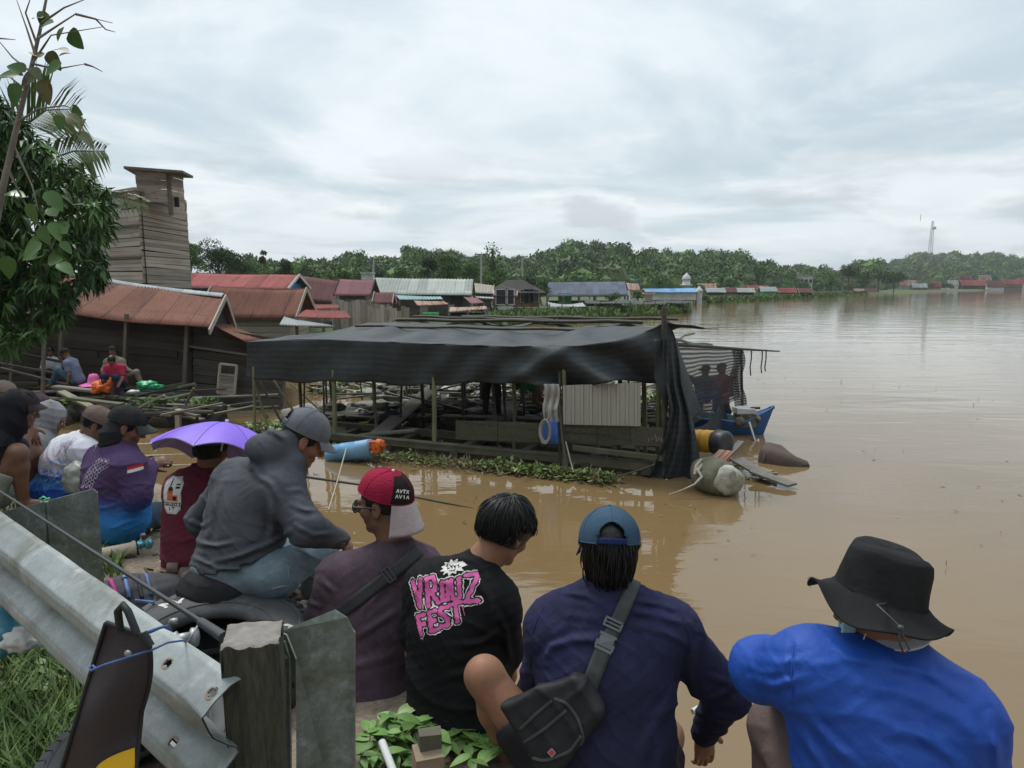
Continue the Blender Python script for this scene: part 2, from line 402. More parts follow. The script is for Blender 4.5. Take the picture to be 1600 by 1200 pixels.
def tree(label, px, ytop, D, wpx, kind='mid', name='tree', cat='tree', group='trees on the far bank', n=None, hcrown=.75, ybase=None, trunk=m_trunk, seed=None, nclump=14, cpx=None, trunk_col=None):
    rng = np.random.default_rng(seed if seed is not None else int(px*7+ytop))
    base = onland(px, D); base.z = max(base.z, .2)-.1
    if ybase is not None: base = A(px, ybase, D)
    top = A(px, ytop, D); hgt = top.z - base.z; rw = wpx/2/FPX*D
    rh = hgt*hcrown/2; cc = Vector((base.x, base.y, top.z - rh))
    t = thing(name, label, cat, base, group)
    n = n or int(np.clip(wpx*hgt*hcrown/D*FPX*1.3, 300, 5000))
    L = max(.16, 3.3*D/FPX) ; L = min(L, 1.4)
    me = crown_mesh('crown', n, cc, (rw, rw*.8, rh), L, rng, nclump)
    link('crown', me, m_leafs[kind], t)
    b = MB(); tr = max(.06, hgt*.022); k = Vector((rng.uniform(-.3,.3), 0, 0))
    b.tube([base, base+(cc-base)*.5+k, cc+k*.5, cc+Vector((0,0,rh*.6))], [tr*1.3, tr, tr*.6, tr*.2], 7)
    for q in range(5):
        a = rng.uniform(0, 2*PI); s = base+(cc-base)*rng.uniform(.55,1.0)
        b.tube([s, s+Vector((math.cos(a)*rw*.35, math.sin(a)*rw*.3, rh*.35)), s+Vector((math.cos(a)*rw*.7, math.sin(a)*rw*.6, rh*.6))], [tr*.5, tr*.32, tr*.1], 5)
    b.obj('trunk', trunk, t)
    return t
# hill forest: crowns of leaf clumps in one mass
rng = np.random.default_rng(3)
protos = []
for q in range(8):
    n = 420; cd = runit(40, rng); cd = cd[cd[:,2] > -.1][:7]; k = rng.integers(0, len(cd), n); d = runit(n, rng); d[:,2] = np.abs(d[:,2])*.9
    P = cd[k]*.55 + d*rng.uniform(.4,.55,n)[:,None]; P[:,2] *= .95
    t = runit(n, rng); Dr = d*.4+t; Dr[:,2] -= .2; Dr /= np.linalg.norm(Dr, axis=1, keepdims=True)
    V1 = leaf_quads(P, Dr, d+.4*runit(n, rng), rng.uniform(.12,.24,n), rng.uniform(.08,.17,n))
    # dark core so no ground shows through
    nv = 10; core = []
    for i, (rr, zz_) in enumerate(((.85,-.5),(.8,.1),(.55,.6),(.02,.85))):
        for j in range(nv): core.append((rr*math.cos(2*PI*j/nv)*rng.uniform(.85,1.1), rr*math.sin(2*PI*j/nv)*rng.uniform(.85,1.1), zz_*rng.uniform(.85,1.05)))
    cf = [(i*nv+j, i*nv+(j+1)%nv, (i+1)*nv+(j+1)%nv, (i+1)*nv+j) for i in range(3) for j in range(nv)]
    V1 = np.vstack([V1, np.array(core)]); F1 = np.vstack([np.arange(4*n).reshape(-1,4), np.array(cf)+4*n]); protos.append((V1, F1))
VV = {0: [], 1: [], 2: []}; FF = {0: [], 1: [], 2: []}; off = {0: 0, 1: 0, 2: 0}
def put_crown(px, D, r, tall=1.0, k=None):
    k = int(rng.choice([0,0,1,1,1,2])) if k is None else k
    V1, F1 = protos[rng.integers(0, 8)]; a = rng.uniform(0, 2*PI); c, s = math.cos(a), math.sin(a)
    b = onland(px, D); R_ = np.array([[c,-s,0],[s,c,0],[0,0,1]])
    V2 = (V1 @ R_.T)*np.array([r, r, r*tall*rng.uniform(.85,1.2)]) + np.array([b.x, b.y, b.z + r*tall*.55])
    VV[k].append(V2); FF[k].append(F1+off[k]); off[k] += len(V2)
for q in range(2700):
    px = rng.uniform(380, 1400); b_, r_ = hillB(px), hillR(px); D = math.sqrt(rng.uniform((b_-6)**2, (r_*1.03)**2))
    put_crown(px, D, rng.choice([1.9,2.3,2.7,3.3,4.2])*(.7 if px < 830 else 1)*rng.uniform(.85,1.2), rng.choice([.7,.9,1.0,1.2]))
for q in range(2100):
    px = rng.uniform(1330, 1980); b_, r_ = hillB(px), hillR(px); D = math.sqrt(rng.uniform((b_-8)**2, (r_*1.02)**2))
    put_crown(px, D, rng.choice([3.2,3.8,4.6,6.0])*rng.uniform(.8,1.25), rng.choice([.8,1.0,1.2]))
for k, nm, mk in ((0,'dark','far'),(1,'mid','mid'),(2,'light','olive')):
    o = link('forest_canopy', npmesh('forest', np.vstack(VV[k]), np.vstack(FF[k])), m_leafs[mk])
    tag(o, ('dark','mid green','olive green')[k]+' tree crowns of the wooded hills across the river', 'forest', kind='stuff')
# trees one can tell apart
G1 = 'trees behind the riverside houses'
tree('tall pale-trunked tree right beside the board tower', 308, 358, 62, 44, 'mid', group=G1, nclump=9, trunk=mat('pale_bark', (.34,.31,.26), (.22,.2,.16), 4, .9))
tree('big dense dark green tree right of the pale-trunked tree', 352, 366, 66, 66, 'dark', group=G1, hcrown=.85)
tree('rounded dark tree at the right shoulder of the big dense tree', 378, 388, 70, 40, 'dark', group=G1)
tree('spindly tree with a small tuft rising above the hedge trees', 421, 390, 72, 12, 'dark', group=G1, hcrown=.35, nclump=4)
tree('small cone-shaped dark tree above the long red roof', 455, 398, 74, 19, 'dark', group=G1)
tree('loose grey-green tree above the brown roof', 489, 408, 76, 27, 'olive', group=G1)
tree('dark loose-crowned tree left of the dense tree behind the long grey roof', 672, 394, 84, 36, 'dark', group=G1, nclump=7)
tree('large dense green tree behind the long grey roof', 703, 390, 80, 50, 'mid', group=G1, hcrown=.9)
tree('low green tree right of the large dense tree behind the grey roof', 733, 402, 84, 36, 'mid', group=G1)
for i, (px, y, w_, k) in enumerate(((400,404,36,'mid'),(424,408,34,'light'),(447,411,34,'mid'),(470,413,34,'light'),(500,415,34,'mid'),(522,416,30,'light'),(545,414,34,'mid'),(568,412,34,'mid'),(598,411,40,'dark'),(628,414,36,'light'),(655,420,36,'light'),(745,414,50,'light'),(772,416,50,'light'),(800,424,44,'mid'),(826,430,30,'dark'),(846,428,30,'mid'))):
    tree('%s bushy tree, number %d from the left in the row behind the roofs' % ({'mid':'green','light':'yellow-green','dark':'dark'}[k], i+1), px, y, 86+(i%3)*6, w_, k, name='bushy_tree', group='row of bushy trees behind the roofs', hcrown=.95)
# vine-covered stump standing tall
t = thing('vine_covered_tree', 'tall thin tree wrapped in vines with a tuft on top', 'tree', onland(768, 100), 'trees behind the riverside houses')
p0 = onland(768, 100); p1 = A(770, 388, 100); b = MB(); b.tube([p0, p1], [.3,.15], 6); b.obj('trunk', m_trunk, t)
rr = np.random.default_rng(5); n = 700; u = rr.random(n); base_ = np.array(p0)+(np.array(p1)-np.array(p0))*u[:,None]
rad = np.where(u > .8, 1.05, np.where(u > .55, .28, .75)); P = base_ + runit(n, rr)*rad[:,None]*np.array([1,1,.9]); d = runit(n, rr); d[:,2] -= .5; d /= np.linalg.norm(d, axis=1, keepdims=True)
link('vine', npmesh('vine', leaf_quads(P, d, runit(n, rr), rr.uniform(.3,.5,n), rr.uniform(.2,.3,n)), np.arange(4*n).reshape(-1,4)), m_leafs['mid'], t)
G2 = 'trees on the far bank'
for i, (px, y, D, w_, k, lab) in enumerate(((1316,412,205,34,'olive','tall loose olive tree near the end of the grass bank'),(1342,424,215,30,'mid','round green tree right of the loose olive tree'),(1362,418,225,34,'dark','dark tree beside the far water edge, left of the wide one'),(1385,426,228,44,'dark','wide dark tree overhanging the water before the far houses'),(1290,434,200,26,'mid','low green tree left of the loose olive tree'),(1268,442,190,22,'mid','small tree right of the white two-storey building'),
    (1040,440,150,20,'mid','small round tree left of the white spire'),(1090,446,150,22,'mid','small tree right of the white spire'),(1140,440,170,26,'mid','round tree above the red roofs left of the grass bank'),(1175,436,180,26,'olive','bare-looking olive tree above the red roofs'),(1096,462,118,20,'mid','leafy bush at the left tip of the grass bank'),(1122,464,119,18,'mid','low bush on the grass bank beside the first one'),(920,438,110,40,'light','pale green tree behind the slate roof'),(993,455,92,22,'mid','bush in front of the rust-roofed white house'),(955,457,82,24,'mid','low bush under the slate roof'),(1247,459,158,12,'dark','dark bush at the waterline of the grass bank'),(1440,443,300,30,'mid','green tree between the far red houses'),(1465,445,310,34,'dark','dark tree behind the far red houses'),(1575,440,380,30,'mid','green tree at the right end of the far houses'))):
    tree(lab, px, y, D, w_, k, group=G2)

# ================================================================ houses
def wallquad(mb, p0, p1, z0, z1, h=.18, th=.03, vertical=False, rough=.0):
    """wall of real boards from p0 to p1 between heights z0 and z1 (z1 may be a pair for a sloping top)"""
    p0 = Vector((p0[0], p0[1], 0)); p1 = Vector((p1[0], p1[1], 0)); d = (p1-p0); l = d.length; d.normalize()
    za, zb = z1 if isinstance(z1, (tuple, list)) else (z1, z1)
    if vertical:
        k = max(1, int(l/h)); 
        for i in range(k):
            c = p0 + d*(i+.5)*l/k; zt = za + (zb-za)*(i+.5)/k + random.uniform(-rough, rough)
            mb.bar(c+Vector((0,0,z0+random.uniform(-rough,rough))), c+Vector((0,0,zt)), l/k*.96, th*random.uniform(.6,1.4), up=d.cross(Vector((0,0,1))))
    else:
        zt = max(za, zb); k = max(1, int((zt-z0)/h)); hh = (zt-z0)/k
        for i in range(k):
            z = z0+(i+.5)*hh; e0, e1 = 0.0, l
            if za != zb and z > min(za, zb):
                f = (z-min(za,zb))/(abs(zb-za)+1e-6)
                if za > zb: e1 = l*(1-f)
                else: e0 = l*f
            if e1-e0 < .1: continue
            r1, r2 = random.uniform(-rough, rough), random.uniform(-rough, rough)
            mb.bar(p0+d*e0+Vector((0,0,z+r1)), p0+d*e1+Vector((0,0,z+r2)), th*random.uniform(.7,1.5), hh*.94)
def roof_sheet(a, b, c, d, sag=0.0, corr=.02, pitch=.14, th=.02, jit=0.0):
    """a-b ridge, d-c eave (a over d, b over c): corrugated sheet"""
    a, b, c, d = map(Vector, (a, b, c, d)); U = max((b-a).length, (c-d).length); Vv = (d-a).length
    n = ((b-a).cross(d-a)).normalized()
    if n.z < 0: n = -n
    nu = int(min(400, max(4, U/pitch*4))); mb = MB(); ph = random.uniform(0, 6)
    def fn(u, v):
        p = (a*(1-u)+b*u)*(1-v) + (d*(1-u)+c*u)*v
        return p + n*(corr*math.sin(2*PI*u*U/pitch) + jit*math.sin(u*U*1.3+ph)*math.sin(v*2.2+ph) ) + Vector((0,0,-sag*math.sin(PI*u)))
    mb.grid(fn, nu, 6, U, Vv, thick=-th); return mb
def gable(label, x0, y0, x1, y1, D0, D1, hw, e0, e1, roofm, wallm, name='wooden_house', group='tin-roofed houses along the bank', base=None, over=.5, gm=None, wins=(), wh=.2, sag=.03, jit=.02, posts=True, trim=m_wgrey, bz=None, gov=.35, vertical=False, wallz=None):
    """ridge from pixel (x0,y0) at depth D0 to (x1,y1) at D1; front eave at pixel heights e0,e1"""
    hw *= .62; D0 = D1
    R0, R1 = A(x0, y0, D0), A(x1, y1, D1); ax = (R1-R0); ax.z = 0; ln = ax.length; ax.normalize(); fr = Vector((ax.y, -ax.x, 0))  # towards the camera
    if fr.y > 0: fr = -fr
    E0, E1 = R0+fr*hw, R1+fr*hw
    E0.z = A(x0, e0, E0.y).z; E1.z = A(x1, e1, E1.y).z
    B0, B1 = R0-fr*hw, R1-fr*hw; B0.z, B1.z = E0.z, E1.z
    bz = .9 if bz is None else bz
    loc = Vector(((R0.x+R1.x)/2, (R0.y+R1.y)/2, bz)); t = thing(name, label, 'house', loc, group)
    far = (R0.y > 48); cr, pt = (.03, .28) if far else (.009, .12)
    roof_sheet(R0, R1, E1, E0, sag, cr, pt, jit=jit).obj('roof', roofm, t)
    roof_sheet(R0, R1, B1, B0, sag, cr, pt, jit=jit).obj('roof', roofm, t)
    ins = fr*(hw*.86); slope = (R0.z-E0.z)/hw
    zw0, zw1 = R0.z - slope*hw*.86 - .12, R1.z-(R1.z-E1.z)/hw*hw*.86 - .12
    W0, W1 = R0+ax*gov, R1-ax*gov
    mb = MB(); wallquad(mb, W0+ins, W1+ins, bz, (zw0, zw1), wh, vertical=vertical, rough=.01)
    mb.obj('front_wall', wallm, t)
    mb = MB(); wallquad(mb, W0-ins, W1-ins, bz, (zw0, zw1), max(wh,.4)); mb.obj('back_wall', wallm, t)
    for P_, zw, sgn in ((W0, zw0, -1), (W1, zw1, 1)):
        mb = MB(); wallquad(mb, P_+ins, P_-ins, bz, zw, wh, vertical=vertical)
        mb.obj('side_wall', wallm, t)
        mb = MB(); rz = (R0.z if sgn < 0 else R1.z)-.14
        wallquad(mb, P_+ins, P_, zw, (zw, rz), wh); wallquad(mb, P_, P_-ins, zw, (rz, zw), wh); mb.obj('gable_wall', gm or wallm, t)
    for Rr, Ee, Bb in ((R0, E0, B0), (R1, E1, B1)):
        for Q in (Ee, Bb): mb = MB(); mb.bar(Rr, Q, .04, .16); mb.obj('barge_board', trim, t)
    if posts:
        k = max(2, int(ln/2.2)); 
        for i in range(k+1):
            for s in (1, -1):
                q = W0+(W1-W0)*(i/k)+ins*s*.97; mb = MB(); mb.tube([(q.x,q.y,-.6),(q.x,q.y,bz)], .09, 6); mb.obj('stilt', m_wdark, t)
        mb = MB(); mb.bar(Vector((W0.x,W0.y,bz-.08))+ins*1.04, Vector((W1.x,W1.y,bz-.08))+ins*1.04, .14, .16); mb.obj('sill_beam', m_wmid, t)
    for (u, zb, wd, hh, kind) in wins:      # fraction along, bottom above base, width, height
        c = W0+(W1-W0)*u+ins*1.0+fr*.05; c.z = bz+zb+hh/2
        mb = MB(); m3 = Matrix((ax, -fr, Vector((0,0,1)))).transposed()
        if kind == 'door':
            mb.box(c, (wd, .05, hh), m3); mb.obj('door', m_dark, t)
        else:
            for sx in (-1, 1): mb.box(c+ax*sx*wd/2, (.07,.07,hh), m3)
            for sz in (-1, 1): mb.box(c+Vector((0,0,sz*hh/2)), (wd+.14,.08,.07), m3)
            f = mb.obj('window', m_white if kind == 'white' else m_wgrey, t); mb = MB(); mb.box(c, (wd-.07,.04,hh-.07), m3); mb.obj('pane', m_glass, f)
    return t, (R0, R1, E0, E1, ax, fr, W0, W1, ins, bz)
def shade_roof(label, pts, m, name='lean_to_roof', cat='roof', group='awnings of the riverside houses', parent=None, posts=0):
    a, b, c, d = pts; t = parent or thing(name, label, cat, (Vector(a)+Vector(b)+Vector(c)+Vector(d))/4, group)
    roof_sheet(a, b, c, d, .02, .02, .25 if a[1] > 40 else .12, jit=.03).obj('sheet', m, t)
    for i in range(posts):
        u = i/max(1, posts-1); p = Vector(d)*(1-u)+Vector(c)*u; mb = MB(); mb.tube([(p.x,p.y,-.3),(p.x,p.y,p.z)], .06, 6); mb.obj('post', m_wmid, t)
    return t
gable('long low house with faded red tin roof and blue gable', 180, 423, 468, 430, 47, 41, 3.6, 446, 452, m_rred, m_bluew, gm=m_bluew, trim=m_white, wh=.25, name='blue_house')
gable('house with rusty brown roof patched by pale scratches, mossy wall', 330, 449, 479, 451, 30.5, 28, 2.4, 494, 497, m_rbrown, m_wgreen, wh=.2, gm=m_wdark, bz=.75)
gable('maroon-roofed house with pale plank gable behind the rusty roof', 470, 431, 532, 438, 48, 45, 2.6, 468, 474, m_rmaroon, m_wpale, gm=m_wpale, wh=.2, trim=m_wdark)
gable('mauve-roofed dark plank house with tall gable', 530, 436, 586, 437, 44, 42, 2.4, 461, 462, m_rpurple, m_wmid, gm=m_wmid, wins=((.8,.7,.5,.6,'w'),), trim=m_wdark, wh=.2)
gable('small house of pale upright planks with a low maroon gable', 585, 457, 616, 457, 41, 38, 1.15, 473, 474, m_rmaroon, m_wpale, gm=m_wpale, vertical=True, wh=.16, wins=((.75,.1,.5,.6,'door'),))
gable('long shed with grey-green tin roof, biggest in the row', 583, 434, 740, 436, 66, 62, 4.2, 459, 461, m_rgrey, m_wdark, gm=m_wmid, wh=.3, trim=m_wdark, wins=((.88,.1,1.0,1.1,'door'),), name='long_shed')
gable('beige-roofed house just behind the right gable of the grey-green shed', 735, 441, 772, 446, 76, 70, 3.5, 457, 459, m_rbeige, m_wdark, wh=.3)
gable('white-walled stilt house with maroon roof and veranda', 772, 455, 808, 455, 64, 63, 1.7, 462, 463, m_rmaroon, m_white, gm=m_white, wins=((.25,.5,1.0,1.3,'white'),(.8,.5,.7,1.3,'white')), trim=m_white, wh=.3)
gable('white house with rust-patched gable roof beside the slate roof', 978, 442, 998, 443, 100, 96, 2.6, 453, 454, m_rrust, m_white, gm=m_white, posts=False, wh=.4, trim=m_dark, bz=.6)
gable('low red-roofed shack beside the blue roof', 1004, 457, 1022, 457, 100, 99, 1.2, 460, 460, m_rmaroon, m_wpale, wh=.4, bz=.8)
gable('long market building with bright blue tin roof', 1005, 451, 1086, 450, 118, 112, 4, 456.5, 456.5, m_rblue, m_white, wh=.5, bz=.7, name='long_shed')
# hip-roofed brown house
def hip(label, x0, x1, yr, ye, D, hw, roofm, wallm, bz=.9, wins=()):
    xm0, xm1 = x0+(x1-x0)*.36, x0+(x1-x0)*.6
    R0, R1 = A(xm0, yr, D), A(xm1, yr, D); z = A(x0, ye, D-hw).z
    P = [A(x0, ye, D-hw), A(x1, ye, D-hw), None, None]; P[2] = Vector((P[1].x+.4, D+hw, z)); P[3] = Vector((P[0].x-.4, D+hw, z))
    for p in P: p.z = z
    t = thing('hip_roofed_house', label, 'house', (R0.x, D, bz), 'tin-roofed houses along the bank')
    mb = MB(); mb.add([R0,R1]+P, [(2,3,1,0),(3,4,1),(4,5,0,1),(5,2,0)], smooth=False); mb.obj('roof', roofm, t)
    mb = MB(); i = .6
    q = [Vector((P[0].x+i,P[0].y+i,0)),Vector((P[1].x-i,P[1].y+i,0)),Vector((P[2].x-i,P[2].y-i,0)),Vector((P[3].x+i,P[3].y-i,0))]
    for a in range(4): wallquad(mb, q[a], q[(a+1)%4], bz, z+.15, .3)
    mb.obj('wall', wallm, t)
    for k in range(7):
        c = q[0]+(q[1]-q[0])*k/6; mb = MB(); mb.tube([(c.x,c.y,-.4),(c.x,c.y,bz)], .09, 6); mb.obj('stilt', m_wdark, t)
    for u in wins:
        c = q[0]+(q[1]-q[0])*u; mb = MB(); mb.box((c.x, c.y-.04, bz+1.1), (.9,.08,1.3)); f = mb.obj('window', m_wgrey, t)
        mb = MB(); mb.box((c.x, c.y-.09, bz+1.1), (.74,.05,1.14)); mb.obj('pane', m_glass, f)
    return t
hip('dark hip-roofed stilt house with brown board walls and pale railing', 762, 852, 437, 457.5, 74, 4.5, m_rdark, mat('brown_varnished_boards', (.17,.09,.055), (.12,.07,.045), 2, .7), wins=(.68,.78,.9))
# slate roof hall: one big sloping sheet on posts
t = thing('open_hall', 'open hall with one big slate-blue roof sheet on posts', 'building', (A(917, 462, 84).x, 86, .6), 'tin-roofed houses along the bank')
a_, b_, c_, d_ = A(856,441,91), A(977,440,91), A(981,461,84), A(855,463,84)
roof_sheet(a_, b_, c_, d_, 0, .03, .3).obj('roof', m_rslate, t)
for u in np.linspace(0,1,6):
    for q0, q1 in ((d_, c_), (a_, b_)):
        p = q0+(q1-q0)*u; mb = MB(); mb.tube([(p.x,p.y,-.3),(p.x,p.y,p.z)], .12, 6); mb.obj('post', m_wmid, t)
mb = MB(); wallquad(mb, A(858,470,85.5), A(972,470,85.5), .5, d_.z-.5, .4); mb.obj('wall', m_wdark, t)
mb = MB(); p, q = A(872,475,85), A(893,475,85); mb.bar((p.x,p.y,1.3),(q.x,q.y,1.3),.05,1.5); mb.obj('green_panel', m_green, t)
# awnings and lean-tos in front of the grey-green shed
def px4(a, b, c, d): return [A(*a), A(*b), A(*c), A(*d)]
shade_roof('teal sheet awning along the front of the grey-green shed', px4((618,461.5,57),(688,463,57),(692,467,54.5),(624,468,54.5)), m_rteal, posts=3)
shade_roof('orange rust-streaked awning below the teal one', px4((645,468,55),(690,468,55),(702,475.5,53),(652,477,53)), m_rrust, posts=3)
shade_roof('maroon awning under the gable of the grey-green shed', px4((724,464,58),(744,465,58),(756,473,56),(736,474,56)), m_rpurple, posts=2)
shade_roof('pale awning between the grey-green shed and the veranda house', px4((741,462,62),(770,464,62),(773,467,60),(743,465,60)), m_rwhite, posts=2)
shade_roof('low rust and white awning right at the water edge', px4((703,480,52),(760,478,52),(761,483,50.5),(701,487,50.5)), m_rrust, posts=3)
for (x0, x1, D, y0, m, lab) in ((622,656,50,477,m_wdark,'dark plank shack wall left of the green panel'),(648,700,52.5,477,m_wdark,'dark open shack under the orange awning'),(704,757,50.8,488,m_dark,'black plank shack at the water edge under the rust and white awning')):
    t = thing('plank_shack', lab, 'shack', onland((x0+x1)/2, D), 'plank shacks before the grey-green shed'); p, q = A(x0,500,D), A(x1,500,D); z = A(x0,y0,D).z
    mb = MB(); wallquad(mb, p, q, .4, z, .25); mb.obj('front_wall', m, t)
    mb = MB(); wallquad(mb, q, (q.x+.3,q.y+2.2), .4, z, .25); mb.obj('side_wall', m_wmid, t)
t = thing('green_tarpaulin', 'bright green sheet hung as a fence panel by the shacks', 'tarpaulin', A(672,495,49.5)); p, q = A(660,495,49.5), A(685,495,49.5)
mb = MB(); mb.grid(lambda u, v: Vector((p.x+(q.x-p.x)*u, p.y+.06*math.sin(u*20), A(660,500,49.5).z+(A(660,488,49.5).z-A(660,500,49.5).z)*v)), 24, 4, thick=.01); mb.obj('sheet', m_green, t)
mb = MB(); [mb.tube([(x,49.6,-.2),(x,49.6,A(660,487,49.5).z)], .04, 5) for x in np.linspace(p.x,q.x,4)]; mb.obj('fence_posts', m_wmid, t)
# red awning + white sheet beside the brown house
shade_roof('pinkish red tin awning beside the rusty brown house', px4((478,485,27),(540,485,26.5),(548,497,24.5),(463,495,25.2)), m_rred, posts=3)
shade_roof('crooked bare zinc sheet propped under the red awning', px4((444,495,25.5),(470,500,25),(523,511,23.5),(436,506,24)), m_rwhite, group='awnings of the riverside houses')
shade_roof('red lean-to strip right of the rusty gable', px4((476,475,40),(528,476,40),(530,481,38),(480,483,38)), m_rred, posts=2)
t = thing('plank_fence', 'grey upright plank wall between the red awning and mauve house', 'fence', A(560,490,40)); mb = MB()
wallquad(mb, A(520,500,40.5), A(600,500,40), .2, A(560,470,40).z, .22, vertical=True, rough=.08); mb.obj('planks', m_wgrey, t)
t = thing('plank_fence', 'weathered uneven picket wall in front of the small pale house', 'fence', A(600,500,36)); mb = MB()
wallquad(mb, A(575,505,36), A(640,505,36), .2, A(600,482,36).z, .2, vertical=True, rough=.2); mb.obj('planks', m_wpale, t)
# white water tank hut on the skyline
t = thing('water_tank', 'white box-shaped tank above the mauve roof', 'water tank', A(575,436,70)); mb = MB(); mb.box(A(575,430,70)-Vector((0,0,.5)), (1.1,1.1,1.4)); mb.obj('tank', m_white, t)
mb = MB(); mb.box(A(575,427,70)+Vector((0,-.1,.02)), (1.25,1.3,.1)); mb.obj('lid', m_white, t); mb = MB(); mb.box((A(575,436,70).x,70,.9),(1.3,1.3,2)); mb.obj('stand', m_wmid, t)
# bare earth mound
mound_m = mat('red_earth', (.19,.10,.055), (.14,.085,.05), .8, .95, bump=.5, bscale=3, bdist=.1)
mb = MB(); c0 = onland(625, 88)
def mf(u, v):
    x = (u-.5)*14; y = (v-.5)*10; r = math.sqrt((x/7)**2+(y/5)**2); h = max(0, 1-r*r)
    return Vector((c0.x+x, c0.y+y, c0.z-.3 + 3.1*h**.6 + .25*mnoise.noise(Vector((x*.8,y*.8,1)))))
mb.grid(mf, 40, 26); o = mb.obj('earth_mound', mound_m); o['kind'] = 'structure'
# utility poles, mast, minaret
m_conc = mat('concrete_pole', (.42,.41,.39), (.33,.32,.3), 3, .8); m_steel = mat('dull_steel', (.35,.35,.36), metal=.6, rough=.5)
for i, (px, y0, D, lab) in enumerate(((584,409,72,'leftmost'),(752,396,82,'tallest middle'),(816,400,92,'rightmost'))):
    p = onland(px, D); top = A(px, y0, D); t = thing('utility_pole', lab+' of the three thin poles above the tin roofs', 'utility pole', p, 'utility poles behind the houses')
    mb = MB(); mb.tube([p, top], [.16,.09], 8); mb.obj('pole', m_conc, t)
    mb = MB(); mb.bar(top+Vector((-.75,0,-.1)), top+Vector((.75,0,-.1)), .1, .12); mb.obj('crossarm', m_wmid, t)
    for s in (-.6, 0, .6): mb = MB(); mb.lathe([(.03,0),(.06,.05),(.03,.1),(.06,.15),(.02,.2)], top+Vector((s,0,-.04)), n=6); mb.obj('insulator', m_white, t)
b = onland(1437, 560); topp = A(1438, 345, 560); t = thing('radio_mast', 'tall thin lattice mast on the far wooded hill', 'mast', b)
mb = MB(); hh = topp.z-b.z; c3 = [Vector((1.6*math.cos(a), 1.6*math.sin(a), 0)) for a in (0, 2.09, 4.19)]
for k in range(3): mb.tube([b+c3[k]*1.5, b+c3[k]*.5+Vector((0,0,hh))], .15, 4)
for k in range(26):
    z0, z1 = hh*k/26, hh*(k+1)/26; s0, s1 = 1.5-k/26, 1.5-(k+1)/26
    for q in range(3): mb.tube([b+c3[q]*s0+Vector((0,0,z0)), b+c3[(q+1)%3]*s1+Vector((0,0,z1))], .09, 4)
mb.obj('lattice', m_steel, t); mb = MB(); mb.tube([topp, topp+Vector((0,0,5))], .2, 4); mb.obj('antenna', m_steel, t)
mb = MB(); mb.lathe([(0,-1),(1.2,-1),(1.2,1),(0,1)], b+Vector((1,-1,hh*.86)), n=8); mb.obj('dish', m_white, t)
b = onland(1067, 148); t = thing('minaret', 'slender white spire among trees behind the blue roof', 'minaret', b); z1 = A(1067, 426, 148).z-b.z
mb = MB(); mb.lathe([(1.0,0),(.95,z1*.45),(1.3,z1*.46),(1.3,z1*.5),(.85,z1*.5),(.75,z1*.72)], b, n=12); mb.obj('shaft', m_white, t)
mb = MB(); mb.lathe([(.95,z1*.72),(.9,z1*.77),(.7,z1*.86),(.3,z1*.93),(.04,z1)], b, n=12); mb.obj('dome', m_white, t)
b = onland(1087, 111); mb = MB(); t = thing('gate_pillar', 'narrow white pillar at the right end of the blue roof', 'pillar', b); mb.box(b+Vector((0,0,1.8)), (.8,.8,3.6)); mb.obj('shaft', m_white, t)
mb = MB(); mb.lathe([(.6,3.6),(.5,3.8),(.05,4.3)], b, n=8); mb.obj('cap', m_white, t)
# fishing stages and cages at the point
def stage(label, x0, x1, D, ytop, roofm, depth=3.0, name='stilt_platform', net=None, junk=True, clo=None):
    p, q = A(x0, 480, D), A(x1, 480, D); z = A(x0, ytop, D).z; p.z = q.z = 0
    t = thing(name, label, 'platform', ((p.x+q.x)/2, D, 0), 'stilt platforms at the point'); bk = Vector((0, depth, 0))
    k = max(3, int((q-p).length/1.3))
    for i in range(k+1):
        for bb in (Vector(), bk):
            c = p+(q-p)*i/k+bb; mb = MB(); mb.tube([(c.x,c.y,-1),(c.x+random.uniform(-.1,.1),c.y,z+random.uniform(-.1,.25))], .055, 5); mb.obj('post', m_wmid, t)
    mb = MB()
    for i in range(int(depth/.25)): mb.bar(p+Vector((0,i*.25,.45)), q+Vector((0,i*.25,.45)), .2, .04)
    mb.obj('deck', m_wmid, t)
    if roofm: roof_sheet(p+bk+Vector((0,0,z+.25)), q+bk+Vector((0,0,z+.2)), q+Vector((0,-.3,z)), p+Vector((0,-.3,z)), .12, .02, .3, jit=.08).obj('roof', roofm, t)
    if junk:
        for i in range(int((q-p).length*1.0)):
            c = p+(q-p)*random.random()+Vector((0,random.uniform(.3,depth-.3),.5)); s = random.uniform(.25,.6)
            mb = MB(); mb.lathe([(0,0),(s*.5,0),(s*.55,s*.5),(s*.4,s),(0,s)], c, n=8); mb.obj('bundle', random.choice([m_wpale,m_white,m_bluew,m_wdark,m_rrust,m_green,m_wdark]), t)
    return t
m_net = mat('black_shade_net_far', (.03,.035,.035), rough=.8)
stage('stilt platform roofed by a white and rusty tin sheet', 858, 915, 66, 478, m_rwhite)
stage('stilt platform roofed by sagging dark net', 915, 985, 68, 473, m_net)
stage('open cage platform with rails stretching to the point', 985, 1042, 74, 474, m_net)
stage('end platform of bare posts at the very tip of the point', 1042, 1076, 77, 473, m_net)
